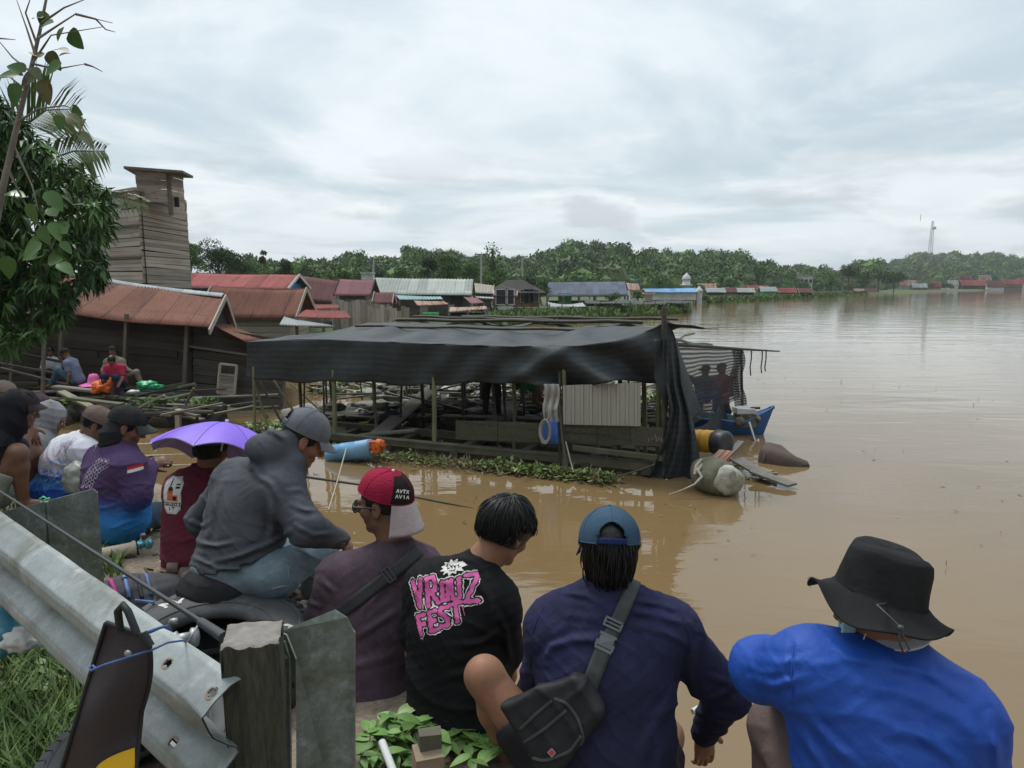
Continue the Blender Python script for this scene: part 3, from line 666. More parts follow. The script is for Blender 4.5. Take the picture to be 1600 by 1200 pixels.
# right part of the town, and the far shore
m_pinkr = m_rred
FH = [(1090,1118,446,451,152,'rusty red roof left of the grey one',m_rrust,m_wpale),(1102,1132,453,457,138,'pale grey roof above dark wall near the point',m_rwhite,m_wdark),(1128,1150,452,457,140,'dull red roof second from the point',m_rmaroon,m_wmid),
 (1132,1168,449,453,160,'dark maroon long roof behind',m_rmaroon,m_wdark),(1150,1178,453,457,143,'grey tin over dark plank walls',m_rgrey,m_wdark),(1164,1200,449,453,165,'pinkish red roof',m_rred,m_wpale),(1186,1212,451,456,150,'zinc roof over green wall',m_rwhite,m_green),
 (1214,1243,453,458,158,'wide pinkish roof above red-brown wall on the grass bank',m_rred,m_rmaroon),(1246,1268,453.5,458,163,'low brown roof at the right on the grass bank',m_rmaroon,m_wdark),(1334,1352,454,457,222,'tiny brown shack at the end of the grass bank',m_rrust,m_wdark),(1353,1372,454,457,232,'tiny dark red shack under the wide dark tree',m_rmaroon,m_wmid),
 (1405,1432,441,447,300,'biggest brown roof left on the far shore',m_rrust,m_wpale),(1424,1448,446,450,285,'grey tin roof beside the biggest brown roof',m_rwhite,m_wmid),(1448,1470,444,450,300,'pale red roof in the middle of the far shore',m_rred,m_wpale),(1480,1497,441,446,330,'white walled hut left of the tall maroon house',m_rgrey,m_white),
 (1498,1516,434,441,345,'tall maroon house on the far shore',m_rmaroon,m_rred),(1500,1538,441,447,330,'long red roof in front of the tall maroon house',m_rred,m_wdark),(1530,1548,433,439,350,'orange-roofed white house up the far bank',m_rrust,m_white),(1540,1568,442,449,335,'white-walled house with dull red roof near the right',m_rmaroon,m_white),(1566,1596,440,445,345,'broad red roof second from the right edge',m_rred,m_wmid),(1590,1625,437,443,350,'house with red roof at the right edge',m_rred,m_white)]
for x0, x1, yr, ye, D, lab, rm, wm_ in FH:
    gable(lab if lab.startswith(('tiny','tall maroon','house','white')) else 'house with '+lab, x0, yr-3, x1, yr-3, D*1.01, D, max(2.0, (x1-x0)/FPX*D*.3), ye, ye, rm, wm_, name='riverside_house', group='small houses on the far shore', wh=.6, posts=False, bz=hz((x0+x1)/2, D)+.1, sag=0)
# white multi-level building
b = onland(1243, 240); t = thing('white_building', 'white two-level concrete building above the grass bank houses', 'building', b)
s_ = 240/FPX
for (x0,x1,y0,y1) in ((1216,1252,436,446),(1243,1270,431,447)):
    p, q = A(x0,y1,240), A(x1,y0,240); mb = MB(); mb.box(((p.x+q.x)/2, 243, (p.z+q.z)/2-.5), (q.x-p.x, 6, q.z-p.z+1)); mb.obj('wall', m_white, t)
    mb = MB(); mb.box(((p.x+q.x)/2, 243, q.z+.15), (q.x-p.x+.5, 6.6, .3)); mb.obj('roof', m_wgrey, t)
    for i in range(4): c = p.x+(q.x-p.x)*(i+.5)/4; mb = MB(); mb.box((c, 239.9, (p.z+q.z)/2), (.9,.2,1.1)); mb.obj('window', m_glass, t)
# grass on the banks (nobody could count it)
def blades(name, pts, h, wd, m, label, lean=.5, parent=None, cat='grass'):
    n = len(pts); P = np.array(pts); rg = np.random.default_rng(n); a = rg.uniform(0, 2*PI, n)
    hh = h*rg.uniform(.5,1.3,n); ld = np.stack([np.cos(a), np.sin(a), np.zeros(n)],1)*(rg.uniform(.1,1,n)*lean*hh)[:,None]
    S = np.stack([-np.sin(a+rg.normal(0,.5,n)), np.cos(a), np.zeros(n)],1)*(wd*rg.uniform(.6,1.3,n))[:,None]
    up = np.stack([0*a,0*a,hh],1)
    V = np.stack([P-S*.5, P+S*.5, P+S*.4+up*.55+ld*.35, P-S*.4+up*.55+ld*.35, P+up*.9+ld+S*.04, P+up*.9+ld-S*.04],1).reshape(-1,3)
    i = np.arange(n)[:,None]*6; F = np.vstack([i+np.array([[0,1,2,3]]), i+np.array([[3,2,4,5]])])
    return link(name, npmesh(name, V, F), m, parent)
m_grass = mat('grass_blades', (.09,.15,.03), (.05,.10,.02), .8, .6, island=.4)
m_grassf = mat('bank_grass', (.12,.19,.035), (.08,.13,.03), .3, .7, island=.35)
pts = []
for q in range(9000):
    px = random.uniform(755, 1075); D = shoreD(px)+random.uniform(-1.0, 7)
    if mnoise.noise(Vector((px*.05, D*.4, 0))) > -.25: pts.append(tuple(onland(px, max(D, shoreD(px)))-Vector((0,0,.05))))
o = blades('shore_grass', pts, .55, .14, m_grassf, ''); tag(o, 'weeds and grass growing along the muddy bank before the stilt houses', 'grass', kind='stuff')
pts = []
for q in range(14000):
    px = random.uniform(1086, 1345); D = shoreD(px)+random.uniform(-.5, 24)**1.0; pts.append(tuple(onland(px, max(D, shoreD(px)))-Vector((0,0,.05))))
o = blades('shore_grass', pts, .45, .5, m_grassf, ''); tag(o, 'bright green strip of grass on the low far bank', 'grass', kind='stuff')
# ================================================================ floating shed with shade-net roof
UX, UY = Vector((.934,-.358,0)), Vector((.358,.934,0)); CO = Vector((2.5,11.5,0))
def S(u, v, z): return CO + UX*u + UY*v + Vector((0,0,z))
def SP(px, py, v):                                  # point of a pixel on the vertical plane v of the shed
    r = ray(px, py); o = Vector((0,0,H)); k = ((CO+UY*v-o).dot(UY))/r.dot(UY); return o + r*k
m_tarp = mat('black_woven_shade_net', (.020,.026,.029), (.036,.044,.048), 2.2, .68, stretch=(1,1,1), bump=.5, bscale=9, bdist=.02, c3=(.07,.08,.085), s3=1.3, t3=(.58,.8), spec=.5, fine=.2, fscale=60)
t_, p_ = nodes_of(m_tarp)                          # faint woven bands
tc_ = t_.nodes.new('ShaderNodeTexCoord'); wv = t_.nodes.new('ShaderNodeTexWave'); wv.bands_direction = 'Y'; wv.inputs['Scale'].default_value = 3.0; wv.inputs['Distortion'].default_value = .6
t_.links.new(tc_.outputs['UV'], wv.inputs[0]); mx_ = t_.nodes.new('ShaderNodeMix'); mx_.data_type='RGBA'; mx_.blend_type='MULTIPLY'; mx_.inputs[0].default_value=.35
t_.links.new(p_.inputs['Base Color'].links[0].from_socket, mx_.inputs[6]); t_.links.new(wv.outputs[0], mx_.inputs[7]); t_.links.new(mx_.outputs[2], p_.inputs['Base Color'])
m_bamboo = mat('greenish_bamboo', (.20,.20,.10), (.13,.14,.07), 3, .6, bump=.3, bscale=20, bdist=.01)
m_pole = mat('dark_wet_pole', (.05,.045,.035), (.085,.075,.055), 4, .7, bump=.4, bscale=12, bdist=.01)
m_beam = mat('mossy_beam', (.12,.115,.075), (.07,.065,.045), 2.5, .85, bump=.5, bscale=12, bdist=.02, c3=(.09,.12,.04), s3=1.0)
m_plankd = wood_mat('dark_moss_planks', (.055,.052,.036), (.075,.07,.05), (.025,.024,.017), .8)
m_plankg = wood_mat('grey_walk_planks', (.19,.175,.15), (.13,.12,.10), (.07,.065,.055), .8)
m_rope = mat('pale_rope', (.38,.35,.29), (.27,.24,.19), 20, .9, bump=.5, bscale=60, bdist=.004)
m_zinc = mat('corrugated_zinc_panel', (.40,.39,.35), (.33,.32,.28), .8, .55, coord='UV', streak=((.17,.19,.11), (.6,.5,1), (.50,.66)), spec=.4)
# vertex-independent dirt: green algae low on the panel
shed = thing('floating_shed', 'floating fish-farm shed with sagging black shade-net roof and bamboo posts', 'floating shed', S(-4, 2, 0))
LN = -8.5
eave = [(385,534),(430,532),(500,530),(600,534),(700,538),(800,541),(870,541),(920,539),(960,533),(1000,521),(1022,512),(1041,501)]
bott = [(385,590),(400,592),(470,595),(520,598),(600,600),(700,600),(800,600),(850,600),(900,602),(960,599),(1000,596),(1041,600)]
def tarp_front(u, v):
    px = 386+655*u; y0, y1 = lerp(eave, px), lerp(bott, px); py = y0+(y1-y0)*v
    f = .06*math.sin(px*.045+v*2.2)*v + .16*math.exp(-((px-875+60*v)/22)**2)*math.sin(3*v+.5) + .05*math.sin(px*.021+1+v) + .05*math.exp(-((px-690-40*v)/30)**2)
    diag = .15*math.sin((px-700)*.05 - v*4.5)*math.exp(-((px-950)/110)**2)*v**.5*1.6 + .05*math.sin((px)*.09+v*5)*math.exp(-((px-760)/90)**2)
    return SP(px, py + 2.5*v*math.sin(px*.031)+1.5*v*math.sin(px*.083), -f-diag-.03*mnoise.noise(Vector((px*.03,v*2,0))))
mb = MB(); mb.grid(tarp_front, 300, 26, 8.5, .75, thick=.01); mb.obj('net_valance', m_tarp, shed)
def tarp_top(u, v):                                # from the eave back to the ridge pole
    px = 386+655*u; p = SP(px, lerp(eave, px), -.05*math.sin(px*.021+1) - .05*math.exp(-((px-690)/30)**2)); e = 1-abs(2*v-1)
    zr = 2.27+.02*math.sin(u*9); q = S(LN+.9+7.0*u, 3.1-1.3*max(0,(u-.8)*5), zr) if u < .8 else S(LN+.9+5.6+(u-.8)*14.0, 3.1-2.9*((u-.8)*5)**1.3, zr+.2*(u-.8)*5)
    w = p*(1-v)+q*v; w.z += -.10*math.sin(PI*v)*(.5+.5*math.sin(u*31)) + .03*math.sin(u*55+v*6)*math.sin(PI*v) + .02*mnoise.noise(w*3)
    return w
mb = MB(); mb.grid(tarp_top, 220, 26, 8.5, 3.2, thick=.008); mb.obj('net_roof', m_tarp, shed)
def tarp_back(u, v):
    q = S(LN+1.5+6.6*u, 3.25+1.7*v, 2.30-.12*v+.05*math.sin(u*24+v*3)+.02*math.sin(u*60)); return q
mb = MB(); mb.grid(tarp_back, 120, 10, 6.6, 1.7, thick=.008); mb.obj('net_roof', m_tarp, shed)
# ridge poles
for (u0, u1, v, z0, z1, r) in ((-6.9,-1.0,3.3,2.34,2.40,.04),(-7.4,-2.2,2.3,2.24,2.27,.03),(-5.6,-.4,4.2,2.40,2.43,.035),(-6.5,-3.0,3.4,2.42,2.40,.03)):
    mb = MB(); n_ = 8; mb.tube([S(u0+(u1-u0)*i/n_, v, z0+(z1-z0)*i/n_+.015*math.sin(i*2)) for i in range(n_+1)], r, 8); mb.obj('roof_pole', m_pole, shed)
for i in range(9):
    u = LN+.5+i*.98; mb = MB(); mb.tube([S(u,.1,1.95), S(u,3.3,2.14), S(u+.05,4.7,2.1)], .03, 6); mb.obj('rafter', m_bamboo, shed)
# curtain falling at the near right corner
cl = [(501,1040,1041),(530,1036,1052),(560,1035,1056),(600,1040,1060),(640,1048,1072),(680,1040,1082),(720,1025,1090),(748,1012,1094)]
def curtain(u, v):
    py = 501+247*v; a = np.interp(py, [c[0] for c in cl], [c[1] for c in cl]); b = np.interp(py, [c[0] for c in cl], [c[2] for c in cl])
    b += 3+10*v*(1-v)
    f = .07*math.sin(u*13+v*3)*min(1, v*2) + .03*math.sin(u*31+v*9)*v
    return SP(a+(b-a)*u, py, -.12-f+u*.35)
mb = MB(); mb.grid(curtain, 40, 80, 1, 2.5, thick=.008); mb.obj('net_curtain', m_tarp, shed)
def curtain2(u, v):                                # right flank flap from the corner backwards
    top = [(1040,503),(1048,520),(1056,545),(1062,575)]; px0 = 1041+20*u; y0 = 502+45*u**1.2; y1 = 640+60*(1-u); py = y0+(y1-y0)*v
    return SP(px0+28*v*u+6*v, py, -.05+1.3*u+.05*math.sin(v*8+u*9))
mb = MB(); mb.grid(curtain2, 20, 40, 1, 2, thick=.008); mb.obj('net_curtain', m_tarp, shed)
def flap(u, v):                                    # net triangle from the valance corner
    px = 1022+22*u; py = 530+(60+55*u)*v; return SP(px, py, -.10-.04*math.sin(v*5+u*6))
mb = MB(); mb.grid(flap, 12, 20, .5, 1, thick=.008); mb.obj('net_curtain', m_tarp, shed)
# posts
for (px, y0, y1, v, r, m) in ((397,592,700,0,.03,m_bamboo),(522,598,687,0,.045,m_bamboo),(678,600,692,0,.045,m_bamboo),(881,600,705,-.05,.04,m_bamboo),(1028,590,700,.25,.04,m_bamboo),(1047,560,690,.7,.03,m_bamboo),(803,600,690,.6,.03,m_bamboo),(874,603,705,-.1,.025,m_pole),(1037,505,742,.02,.045,m_pole)):
    p, q = SP(px, y1, v), SP(px, y0, v); mb = MB(); mb.tube([p-Vector((0,0,.5)), (p+q)/2+Vector((.01,0,0)), q+Vector((0,0,.25))], r, 8); mb.obj('post', m, shed)
rp = random.Random(11)
for i in range(34):
    u = rp.uniform(LN+.2, -.3); v = rp.choice([.7, 1.4, 2.2, 3.0, 3.8, 4.6]); le = rp.uniform(-.25, .25)
    mb = MB(); mb.tube([S(u, v, -.6), S(u+le, v, 1.98)], rp.uniform(.02,.04), 6); mb.obj('post', rp.choice([m_pole, m_pole, m_bamboo]), shed)
for (x0,y0,x1,y1,v) in ((397,595,425,690,.1),(405,595,440,660,.6),(425,590,470,660,1.0),(455,600,510,650,1.6)):
    mb = MB(); mb.tube([SP(x0,y0,v), SP(x1,y1,v)], .025, 6); mb.obj('brace', rp.choice([m_pole, m_bamboo]), shed)
# raft beams
for v, z, u0, u1, w_ in ((0,.20,-6.8,-.2,.17),(.12,.05,-6.9,-.1,.22),(1.1,.18,-7.6,0,.16),(2.2,.20,-8,0,.16),(3.3,.2,-8.2,0,.16),(4.4,.2,-8.3,0,.2)):
    mb = MB(); mb.bar(S(u0,v,z), S(u1,v,z-.03), w_, w_*.8, jit=.015); mb.obj('raft_beam', m_beam, shed)
for u in (-7.6,-6.6,-5.2,-3.8,-2.6,-1.3,-.25):
    mb = MB(); mb.bar(S(u,-.1,.10), S(u+.1,4.5,.12), .16, .12); mb.obj('cross_beam', m_plankd, shed)
for (x0, y0, x1, y1, m, v0, v1, wd) in ((585,683,680,603,m_plankg,.1,4.2,.36),(515,680,560,630,m_plankd,.3,3.8,.5),(560,680,650,672,m_plankg,.2,.2,.2),(640,608,740,612,m_beam,4.3,4.3,.12),(690,650,860,655,m_plankd,2.2,2.2,.3),(770,672,800,628,m_plankd,.6,3.4,.42),(700,632,850,628,m_plankd,3.3,3.3,.2)):
    p, q = SP(x0,y0,v0), SP(x1,y1,v1); mb = MB(); mb.bar(p, q, wd, .04); mb.obj('walkway_plank', m, shed)
for (u0, u1, v, z, wd) in ((-7.9,-5.8,1.6,.28,.9),(-5.2,-2.8,3.8,.28,.8),(-2.6,-.2,1.7,.25,.8),(-7.2,-5.2,4.0,.3,.8)):
    mb = MB(); [mb.bar(S(u0, v+k*.2, z+rp.uniform(-.02,.02)), S(u1, v+k*.2, z), .18, .03) for k in range(int(wd/.2))]; mb.obj('deck', m_plankd, shed)
for u in np.linspace(-8,-.5,9):
    mb = MB(); mb.lathe([(0,-.5),(.26,-.48),(.28,0),(.26,.48),(0,.5)], S(u,2.7,-.14), Matrix.Rotation(PI/2,3,'X'), 12); mb.obj('float_drum', m_bluew if rp.random() < .3 else m_beam, shed)
# front boards
p, q = SP(713,657,-.05), SP(862,661,-.05); mb = MB()
def fb(x0, x1, ya0, ya1, yb0, yb1, k):
    mb = MB()
    for i in range(k):
        f0, f1 = i/k, (i+1)/k
        a, b = SP(x0+(x1-x0)*f0, ya0+(ya1-ya0)*f0, -.08), SP(x0+(x1-x0)*f1-1, ya0+(ya1-ya0)*f1, -.08)
        c, d = SP(x0+(x1-x0)*f1-1, yb0+(yb1-yb0)*f1, -.08), SP(x0+(x1-x0)*f0, yb0+(yb1-yb0)*f0, -.08); o = -UY*.03
        mb.add([a,b,c,d,a+o,b+o,c+o,d+o], [(0,1,2,3),(7,6,5,4),(0,4,5,1),(1,5,6,2),(2,6,7,3),(3,7,4,0)])
    return mb
fb(713,845,657,661,686,691,2).obj('front_board', m_plankd, shed)
fb(882,1038,663,668,692,697,3).obj('front_board', m_plankd, shed)
for k in range(9):                                   # white scuffs on the last board
    x = 1012+rp.uniform(0,24); y = 676+rp.uniform(0,12); mb = MB(); mb.bar(SP(x,y,-.125), SP(x+rp.uniform(-1,1),y+rp.uniform(3,6),-.125), .012, .004); mb.obj('paint_scuff', m_white, shed)
for (x, y0, y1) in ((934,693,703),(960,694,716),(996,694,708)):
    mb = MB(); mb.bar(SP(x,y0,-.02), SP(x+1,y1,-.02), .06, .06); mb.obj('strut', m_beam, shed)
mb = MB(); mb.bar(SP(895,699,-.1), SP(1035,716,-.1), .10, .08); mb.obj('raft_beam', m_beam, shed)
# corrugated panel (trapezoid ribs)
def panel(u, v):
    px = 880+121*u; f = (u*8.6) % 1.0; d = .035 if f < .18 else (.035-(f-.18)/.06*.035 if f < .24 else (.0 if f < .94 else (f-.94)/.06*.035))
    return SP(px, (602-4*u)+(663+3*u-602+4*u)*v, -.13-d)
mb = MB(); mb.grid(panel, 240, 8, 1.3, .75, smooth=False, thick=.006); mb.obj('corrugated_panel', m_zinc, shed)
# junk deep inside the raft (nets, foam, sacks)
m_junk = [mat('junk_'+n_, c_, c2_, 5, .8, bump=.5, bscale=10, bdist=.03) for n_, c_, c2_ in (('net',(.05,.055,.05),(.03,.03,.03)),('sack',(.30,.29,.26),(.18,.17,.15)),('mud',(.08,.065,.05),(.05,.045,.035)),('foam',(.42,.40,.36),(.30,.28,.25)))]
def lump(c, s, m, name, parent=None, seed=0, sub=3, amp=.25, fr=2.2):
    import bmesh
    bm = bmesh.new(); bmesh.ops.create_icosphere(bm, subdivisions=sub, radius=1)
    for v in bm.verts:
        n_ = mnoise.noise(v.co*fr+Vector((seed*3.1,seed*1.7,seed))) + .5*mnoise.noise(v.co*fr*2.3+Vector((seed,0,0)))
        v.co *= 1+amp*n_; v.co = Vector((v.co.x*s[0], v.co.y*s[1], v.co.z*s[2]))+Vector(c)
    me = bpy.data.meshes.new(name); bm.to_mesh(me); bm.free()
    for p in me.polygons: p.use_smooth = True
    return link(name, me, m, parent)
for i in range(46):
    u = rp.uniform(LN+.3,-.2); v = rp.uniform(1.3,4.7); s = rp.uniform(.08,.26)
    lump(S(u,v,.25+s*.25), (s*rp.uniform(.8,1.9), s, s*rp.uniform(.35,.7)), m_junk[rp.choice([0,0,1,2,2,2,3])], 'junk_heap', shed, i, 3, .75, 3.4)
for i in range(34):
    u = rp.uniform(LN,-.6); v = rp.uniform(2.2,4.8); mb = MB(); a = rp.uniform(-.5,.5); l = rp.uniform(.7,1.6)
    mb.bar(S(u,v,rp.uniform(.3,.7)), S(u+l*math.cos(a),v+.3,rp.uniform(.3,.9)), .1, .03); mb.obj('loose_board', rp.choice([m_plankg,m_plankd,m_plankd]), shed)
lump(SP(477,650,2.2), (.55,.4,.28), m_junk[1], 'foam_lump', shed, 4)
# white sack cloth and blue bag with rope coil
m_cloth = mat('grubby_white_cloth', (.36,.35,.33), (.50,.49,.47), 3, .9, bump=.6, bscale=12, bdist=.03, c3=(.06,.055,.05), s3=3.0, t3=(.55,.68))
t = thing('sack_cloth', 'grubby white cloth hung on a post above the blue bag', 'cloth', SP(858,640,-.1))
mb = MB(); mb.grid(lambda u, v: SP(850+23*u+2*math.sin(v*7), 600+60*v, -.15-.04*math.sin(u*14+v*2)-.02*math.sin(v*12)), 20, 24, .3, .8, thick=.01); mb.obj('cloth', m_cloth, t)
t = thing('blue_bag', 'blue bag with a pale rope coil hanging on the raft edge', 'bag', SP(857,680,-.2))
m_bluebag = mat('blue_plastic', (.04,.10,.33), (.06,.15,.42), 6, .6, bump=.6, bscale=10, bdist=.02)
mb = MB(); mb.grid(lambda u, v: SP(848+24*u+3*(v-.5)*(u-.5)*2, 658+36*v, -.20-.06*math.sin(PI*u)*math.sin(PI*(v*.9+.05))-.015*math.sin(u*16)), 16, 16, .4, .5, thick=.02); mb.obj('sack', m_bluebag, t)
mb = MB(); c = SP(852,674,-.30)
for k in range(3):
    mb.tube([c+UX*math.cos(a)*(.075+.012*k)+Vector((0,0,math.sin(a)*(.17+.02*k)))-UY*.012*k for a in np.linspace(0,2*PI,22)], .013, 6, cap=False)
mb.tube([c+Vector((0,0,.2)), SP(856,655,-.22), SP(858,640,-.2)], .012, 6); mb.obj('rope_coil', m_rope, t)
# ---------------------------------------------------------------- mesh side screen and pole at right
def net_see(name, a=.62):
    m = mat(name, (.05,.052,.055), (.03,.03,.032), 3, .8)
    t, p = nodes_of(m); tc = t.nodes.new('ShaderNodeTexCoord'); w_ = t.nodes.new('ShaderNodeTexWave'); w_.bands_direction = 'Y'; w_.inputs['Scale'].default_value = 3.4; w_.inputs['Distortion'].default_value = .8
    t.links.new(tc.outputs['UV'], w_.inputs[0]); r = t.nodes.new('ShaderNodeMapRange'); t.links.new(w_.outputs[0], r.inputs['Value'])
    r.inputs['To Min'].default_value = a-.20; r.inputs['To Max'].default_value = min(1,a+.22); t.links.new(r.outputs[0], p.inputs['Alpha']); return m
m_see = net_see('see_through_net', .74); m_see2 = net_see('see_through_net_dense', .82)
P1, P2 = A(1058,541,13.2), A(1158,545,15.4); Q2 = A(1161,638,15.4); Q1 = A(1062,700,13.2)
scr = thing('net_screen', 'see-through striped black net hung from a leaning pole at the shed end', 'net', (P1+Q2)/2)
def screen(u, v):
    a = P1*(1-u)+P2*u; b = Vector((a.x, a.y, .30+.42*u)); w_ = a*(1-v)+b*v
    return w_+Vector((.04*math.sin(v*6+u*8), .06*math.sin(u*17+v*3)*(.3+v), -.04*math.sin(u*13)*v))
mb = MB(); mb.grid(screen, 60, 40, 3.2, 1.7); mb.obj('net_sheet', m_see, scr)
def screen2(u, v):                                # folded-back end of the net
    a = P2+Vector((-.28,-.1,0))*u; b = Q2+Vector((-.45+.1*v,-.25,0))*u; w_ = a*(1-v)+b*v+Vector((.05*math.sin(v*9),.05*math.sin(u*12),0)); return w_+Vector((0,-.12,0))
mb = MB(); mb.grid(screen2, 12, 40, 1.0, 2.2); mb.obj('net_sheet', m_see2, scr)
def screen3(u, v):                                # dark gathered part at the bottom
    px = 1078+50*u; y0 = 668-50*u**3; py = y0+(690-y0)*v; return A(px+18*v*u, py, 13.4+1.6*u+.05*math.sin(u*20+v*3))
mb = MB(); mb.grid(screen3, 30, 16, 1.5, .8); mb.obj('net_sheet', m_tarp, scr)
mb = MB(); mb.tube([A(1040,537,12.6), A(1085,540,13.6), A(1150,545,14.9), A(1218,549,16.1)], [.04,.035,.03,.015], 8); mb.obj('pole', m_pole, scr)
for x, y, d in ((1173,587,15.5),(1190,583,15.7),(1196,580,15.7)):
    mb = MB(); mb.tube([A(x+1,546,d), A(x+1,560,d), A(x-1,574,d), A(x,y,d)], .014, 5); mb.obj('hanging_rag', m_net, scr)
mb = MB(); mb.tube([A(1158,545,15.4), A(1159,600,15.4), A(1161,660,15.4)], .03, 6); mb.obj('post', m_pole, scr)
mb = MB(); mb.grid(lambda u, v: A(1048+65*u, 529+10*u+4*v, 12.8+1.6*u)+Vector((0,-.1*v,.02*math.sin(u*9))), 20, 4, 2.2, .2, thick=.01); mb.obj('roof_strip', m_tarp, scr)
# ---------------------------------------------------------------- blue long-tail boat
m_hull = mat('blue_boat_paint', (.025,.085,.24), (.035,.12,.32), 2, .45, c3=(.15,.16,.16), s3=3, t3=(.62,.75)); m_hulli = mat('green_boat_inside', (.05,.14,.10), (.04,.09,.07), 3, .7)
m_eng = mat('grimy_cream_metal', (.22,.20,.14), (.06,.055,.045), 9, .5, metal=.3); m_engd = mat('engine_black', (.03,.03,.032), (.06,.055,.05), 9, .4)
stern, bow = A(1135,668,14.6), A(1203,640,14.9); 
def boat():
    L0, L1 = A(1062,676,15.35), A(1190,676,14.95); L0.z = L1.z = 0; ax = (L1-L0).normalized(); sd = Vector((ax.y,-ax.x,0)); c = A(1166,676,15.0); c.z = 0
    t = thing('longtail_boat', 'blue wooden boat with raised pointed end and exposed engine beside the net', 'boat', (L0+L1)/2)
    def hull(u, v, inn=0.0):                       # u along, v across
        vv = 2*v-1; hw = (.40-inn)*(1-.9*max(0,(u-.55)/.45)**2.2)*(1-.9*max(0,(.25-u)/.25)**2); top = .33+.27*max(0,(u-.7)/.3)**2.2-.05*math.exp(-((u-.72)/.12)**2); fl = abs(vv)**2.2
        q = L0.lerp(L1, u)+ax*(.22*max(0,(u-.7)/.3)**2*fl); return q+sd*(vv*hw)+Vector((0,0,-.12+inn+(top+.12-inn)*fl))
    mb = MB(); mb.grid(lambda u, v: hull(u, v), 40, 20, 4, 1.2, thick=.02); mb.obj('hull', m_hull, t)
    mb = MB(); mb.grid(lambda u, v: hull(u, v, .03)+Vector((0,0,.012)), 40, 20, 4, 1.2); mb.obj('hull_lining', m_hulli, t)
    for s_ in (0, 1): mb = MB(); mb.tube([hull(u, s_)+Vector((0,0,.01)) for u in np.linspace(0,1,30)], .02, 6); mb.obj('gunwale', m_hull, t)
    mb = MB(); tp = hull(1, .5); tp.z = .58; mb.tube([hull(1,1), tp+ax*.14, tp+ax*.24+Vector((0,0,.03))], [.04,.03,.012], 6); mb.obj('stem_tip', m_hull, t)
    e = c+Vector((-.12,-.05,.32))+ax*.05
    mb = MB(); mb.box(e, (.34,.4,.26), jit=.02); mb.lathe([(0,-.16),(.07,-.10),(.085,0),(.07,.10),(0,.16)], e+Vector((.22,-.1,.05)), Matrix.Rotation(PI/2,3,'X'), 14); mb.obj('engine_block', m_eng, t)
    mb = MB(); mb.lathe([(0,-.04),(.10,-.04),(.105,-.02),(.105,.04),(0,.04)], e+Vector((-.18,-.25,0)), Matrix.Rotation(PI/2,3,'X'), 16); mb.obj('flywheel', m_eng, t)
    mb = MB(); mb.box(e+Vector((-.02,0,.2)), (.42,.3,.12), jit=.02); mb.obj('fuel_tank', m_white, t)
    mb = MB(); mb.tube([e+Vector((.05,.0,.1)), e+Vector((.12,-.05,.26)), e+Vector((.3,-.05,.26))], .03, 6); mb.obj('exhaust_pipe', m_engd, t)
    mb = MB(); mb.tube([e+Vector((.0,-.3,0)), A(1180,690,14.3)], [.03,.022], 8); mb.obj('propeller_shaft', m_steel, t)
    q = A(1180,690,14.3); mb = MB(); [mb.add([q, q+Vector((.1*math.cos(a),-.02,.1*math.sin(a))), q+Vector((.1*math.cos(a+.7),.03,.1*math.sin(a+.7)))], [(0,1,2)]) for a in (0,2.1,4.2)]; mb.obj('propeller', m_steel, t)
boat()
# ---------------------------------------------------------------- drums, planks and foam in the water
def drum(label, p0, p1, r, m, name='drum', cap=None, bands=True, parent=None, dent=.0):
    p0, p1 = Vector(p0), Vector(p1); d = p1-p0; l = d.length; d.normalize(); mtx = d.to_track_quat('Z','Y').to_matrix()
    t = thing(name, label, 'drum', (p0+p1)/2)
    pr = [(0,0),(r*.9,0),(r,.03*l),(r,l*.32),(r*1.04,l*.34),(r,l*.36),(r,l*.64),(r*1.04,l*.66),(r,l*.68),(r,.97*l),(r*.9,l),(0,l)]
    mb = MB(); mb.lathe(pr, p0, mtx, 20)
    mb.v = [tuple(Vector(v)+Vector((mnoise.noise(Vector(v)*3)*dent, mnoise.noise(Vector(v)*3+Vector((5,5,5)))*dent, mnoise.noise(Vector(v)*4+Vector((9,1,5)))*dent))) for v in mb.v]
    mb.obj('barrel', m, t); return t
m_bluedrum = mat('faded_blue_drum', (.10,.28,.50), (.16,.36,.56), 3, .5, c3=(.30,.27,.2), s3=5, t3=(.55,.68))
t = drum('faded blue drum floating with an orange net at its end', A(515,712,12.75), A(582,699,12.5), .17, m_bluedrum, dent=.04)
m_orange = mat('orange_net', (.62,.11,.02), (.75,.18,.035), 12, .7)
t = thing('orange_net', 'crumpled bright orange net on the right end of the floating blue drum', 'net', A(588,697,12.5))
lump(A(588,698,12.5), (.13,.1,.11), m_orange, 'net_lump', t, 2, 3, .8, 3.5); lump(A(594,694,12.45), (.09,.08,.07), m_orange, 'net_lump', t, 6, 3, .9, 4)
mb = MB(); mb.tube([A(586,697,12.4)+Vector((.09*math.cos(a)*math.sin(a*1.7), -.08+.03*math.sin(a*5), .1*math.sin(a*1.3))) for a in np.linspace(0,22,60)], .018, 5); mb.obj('net_cord', m_orange, t)
m_scum = mat('scummy_concrete', (.11,.11,.07), (.18,.17,.12), 3, .8, bump=.8, bscale=6, bdist=.03, c3=(.10,.09,.06), s3=3)
m_peel = mat('peeling_white_face', (.50,.49,.42), (.28,.27,.20), 3.0, .8, bump=.8, bscale=7, bdist=.03, c3=(.18,.14,.09), s3=4, t3=(.56,.66))
t = thing('old_float_drum', 'big scummy drum with a peeling white end, lowest in the water', 'drum', A(1130,755,10.6))
c0, c1 = A(1103,742,10.9), A(1142,751,10.35); d = (c1-c0).normalized(); mtx = d.to_track_quat('Z','Y').to_matrix()
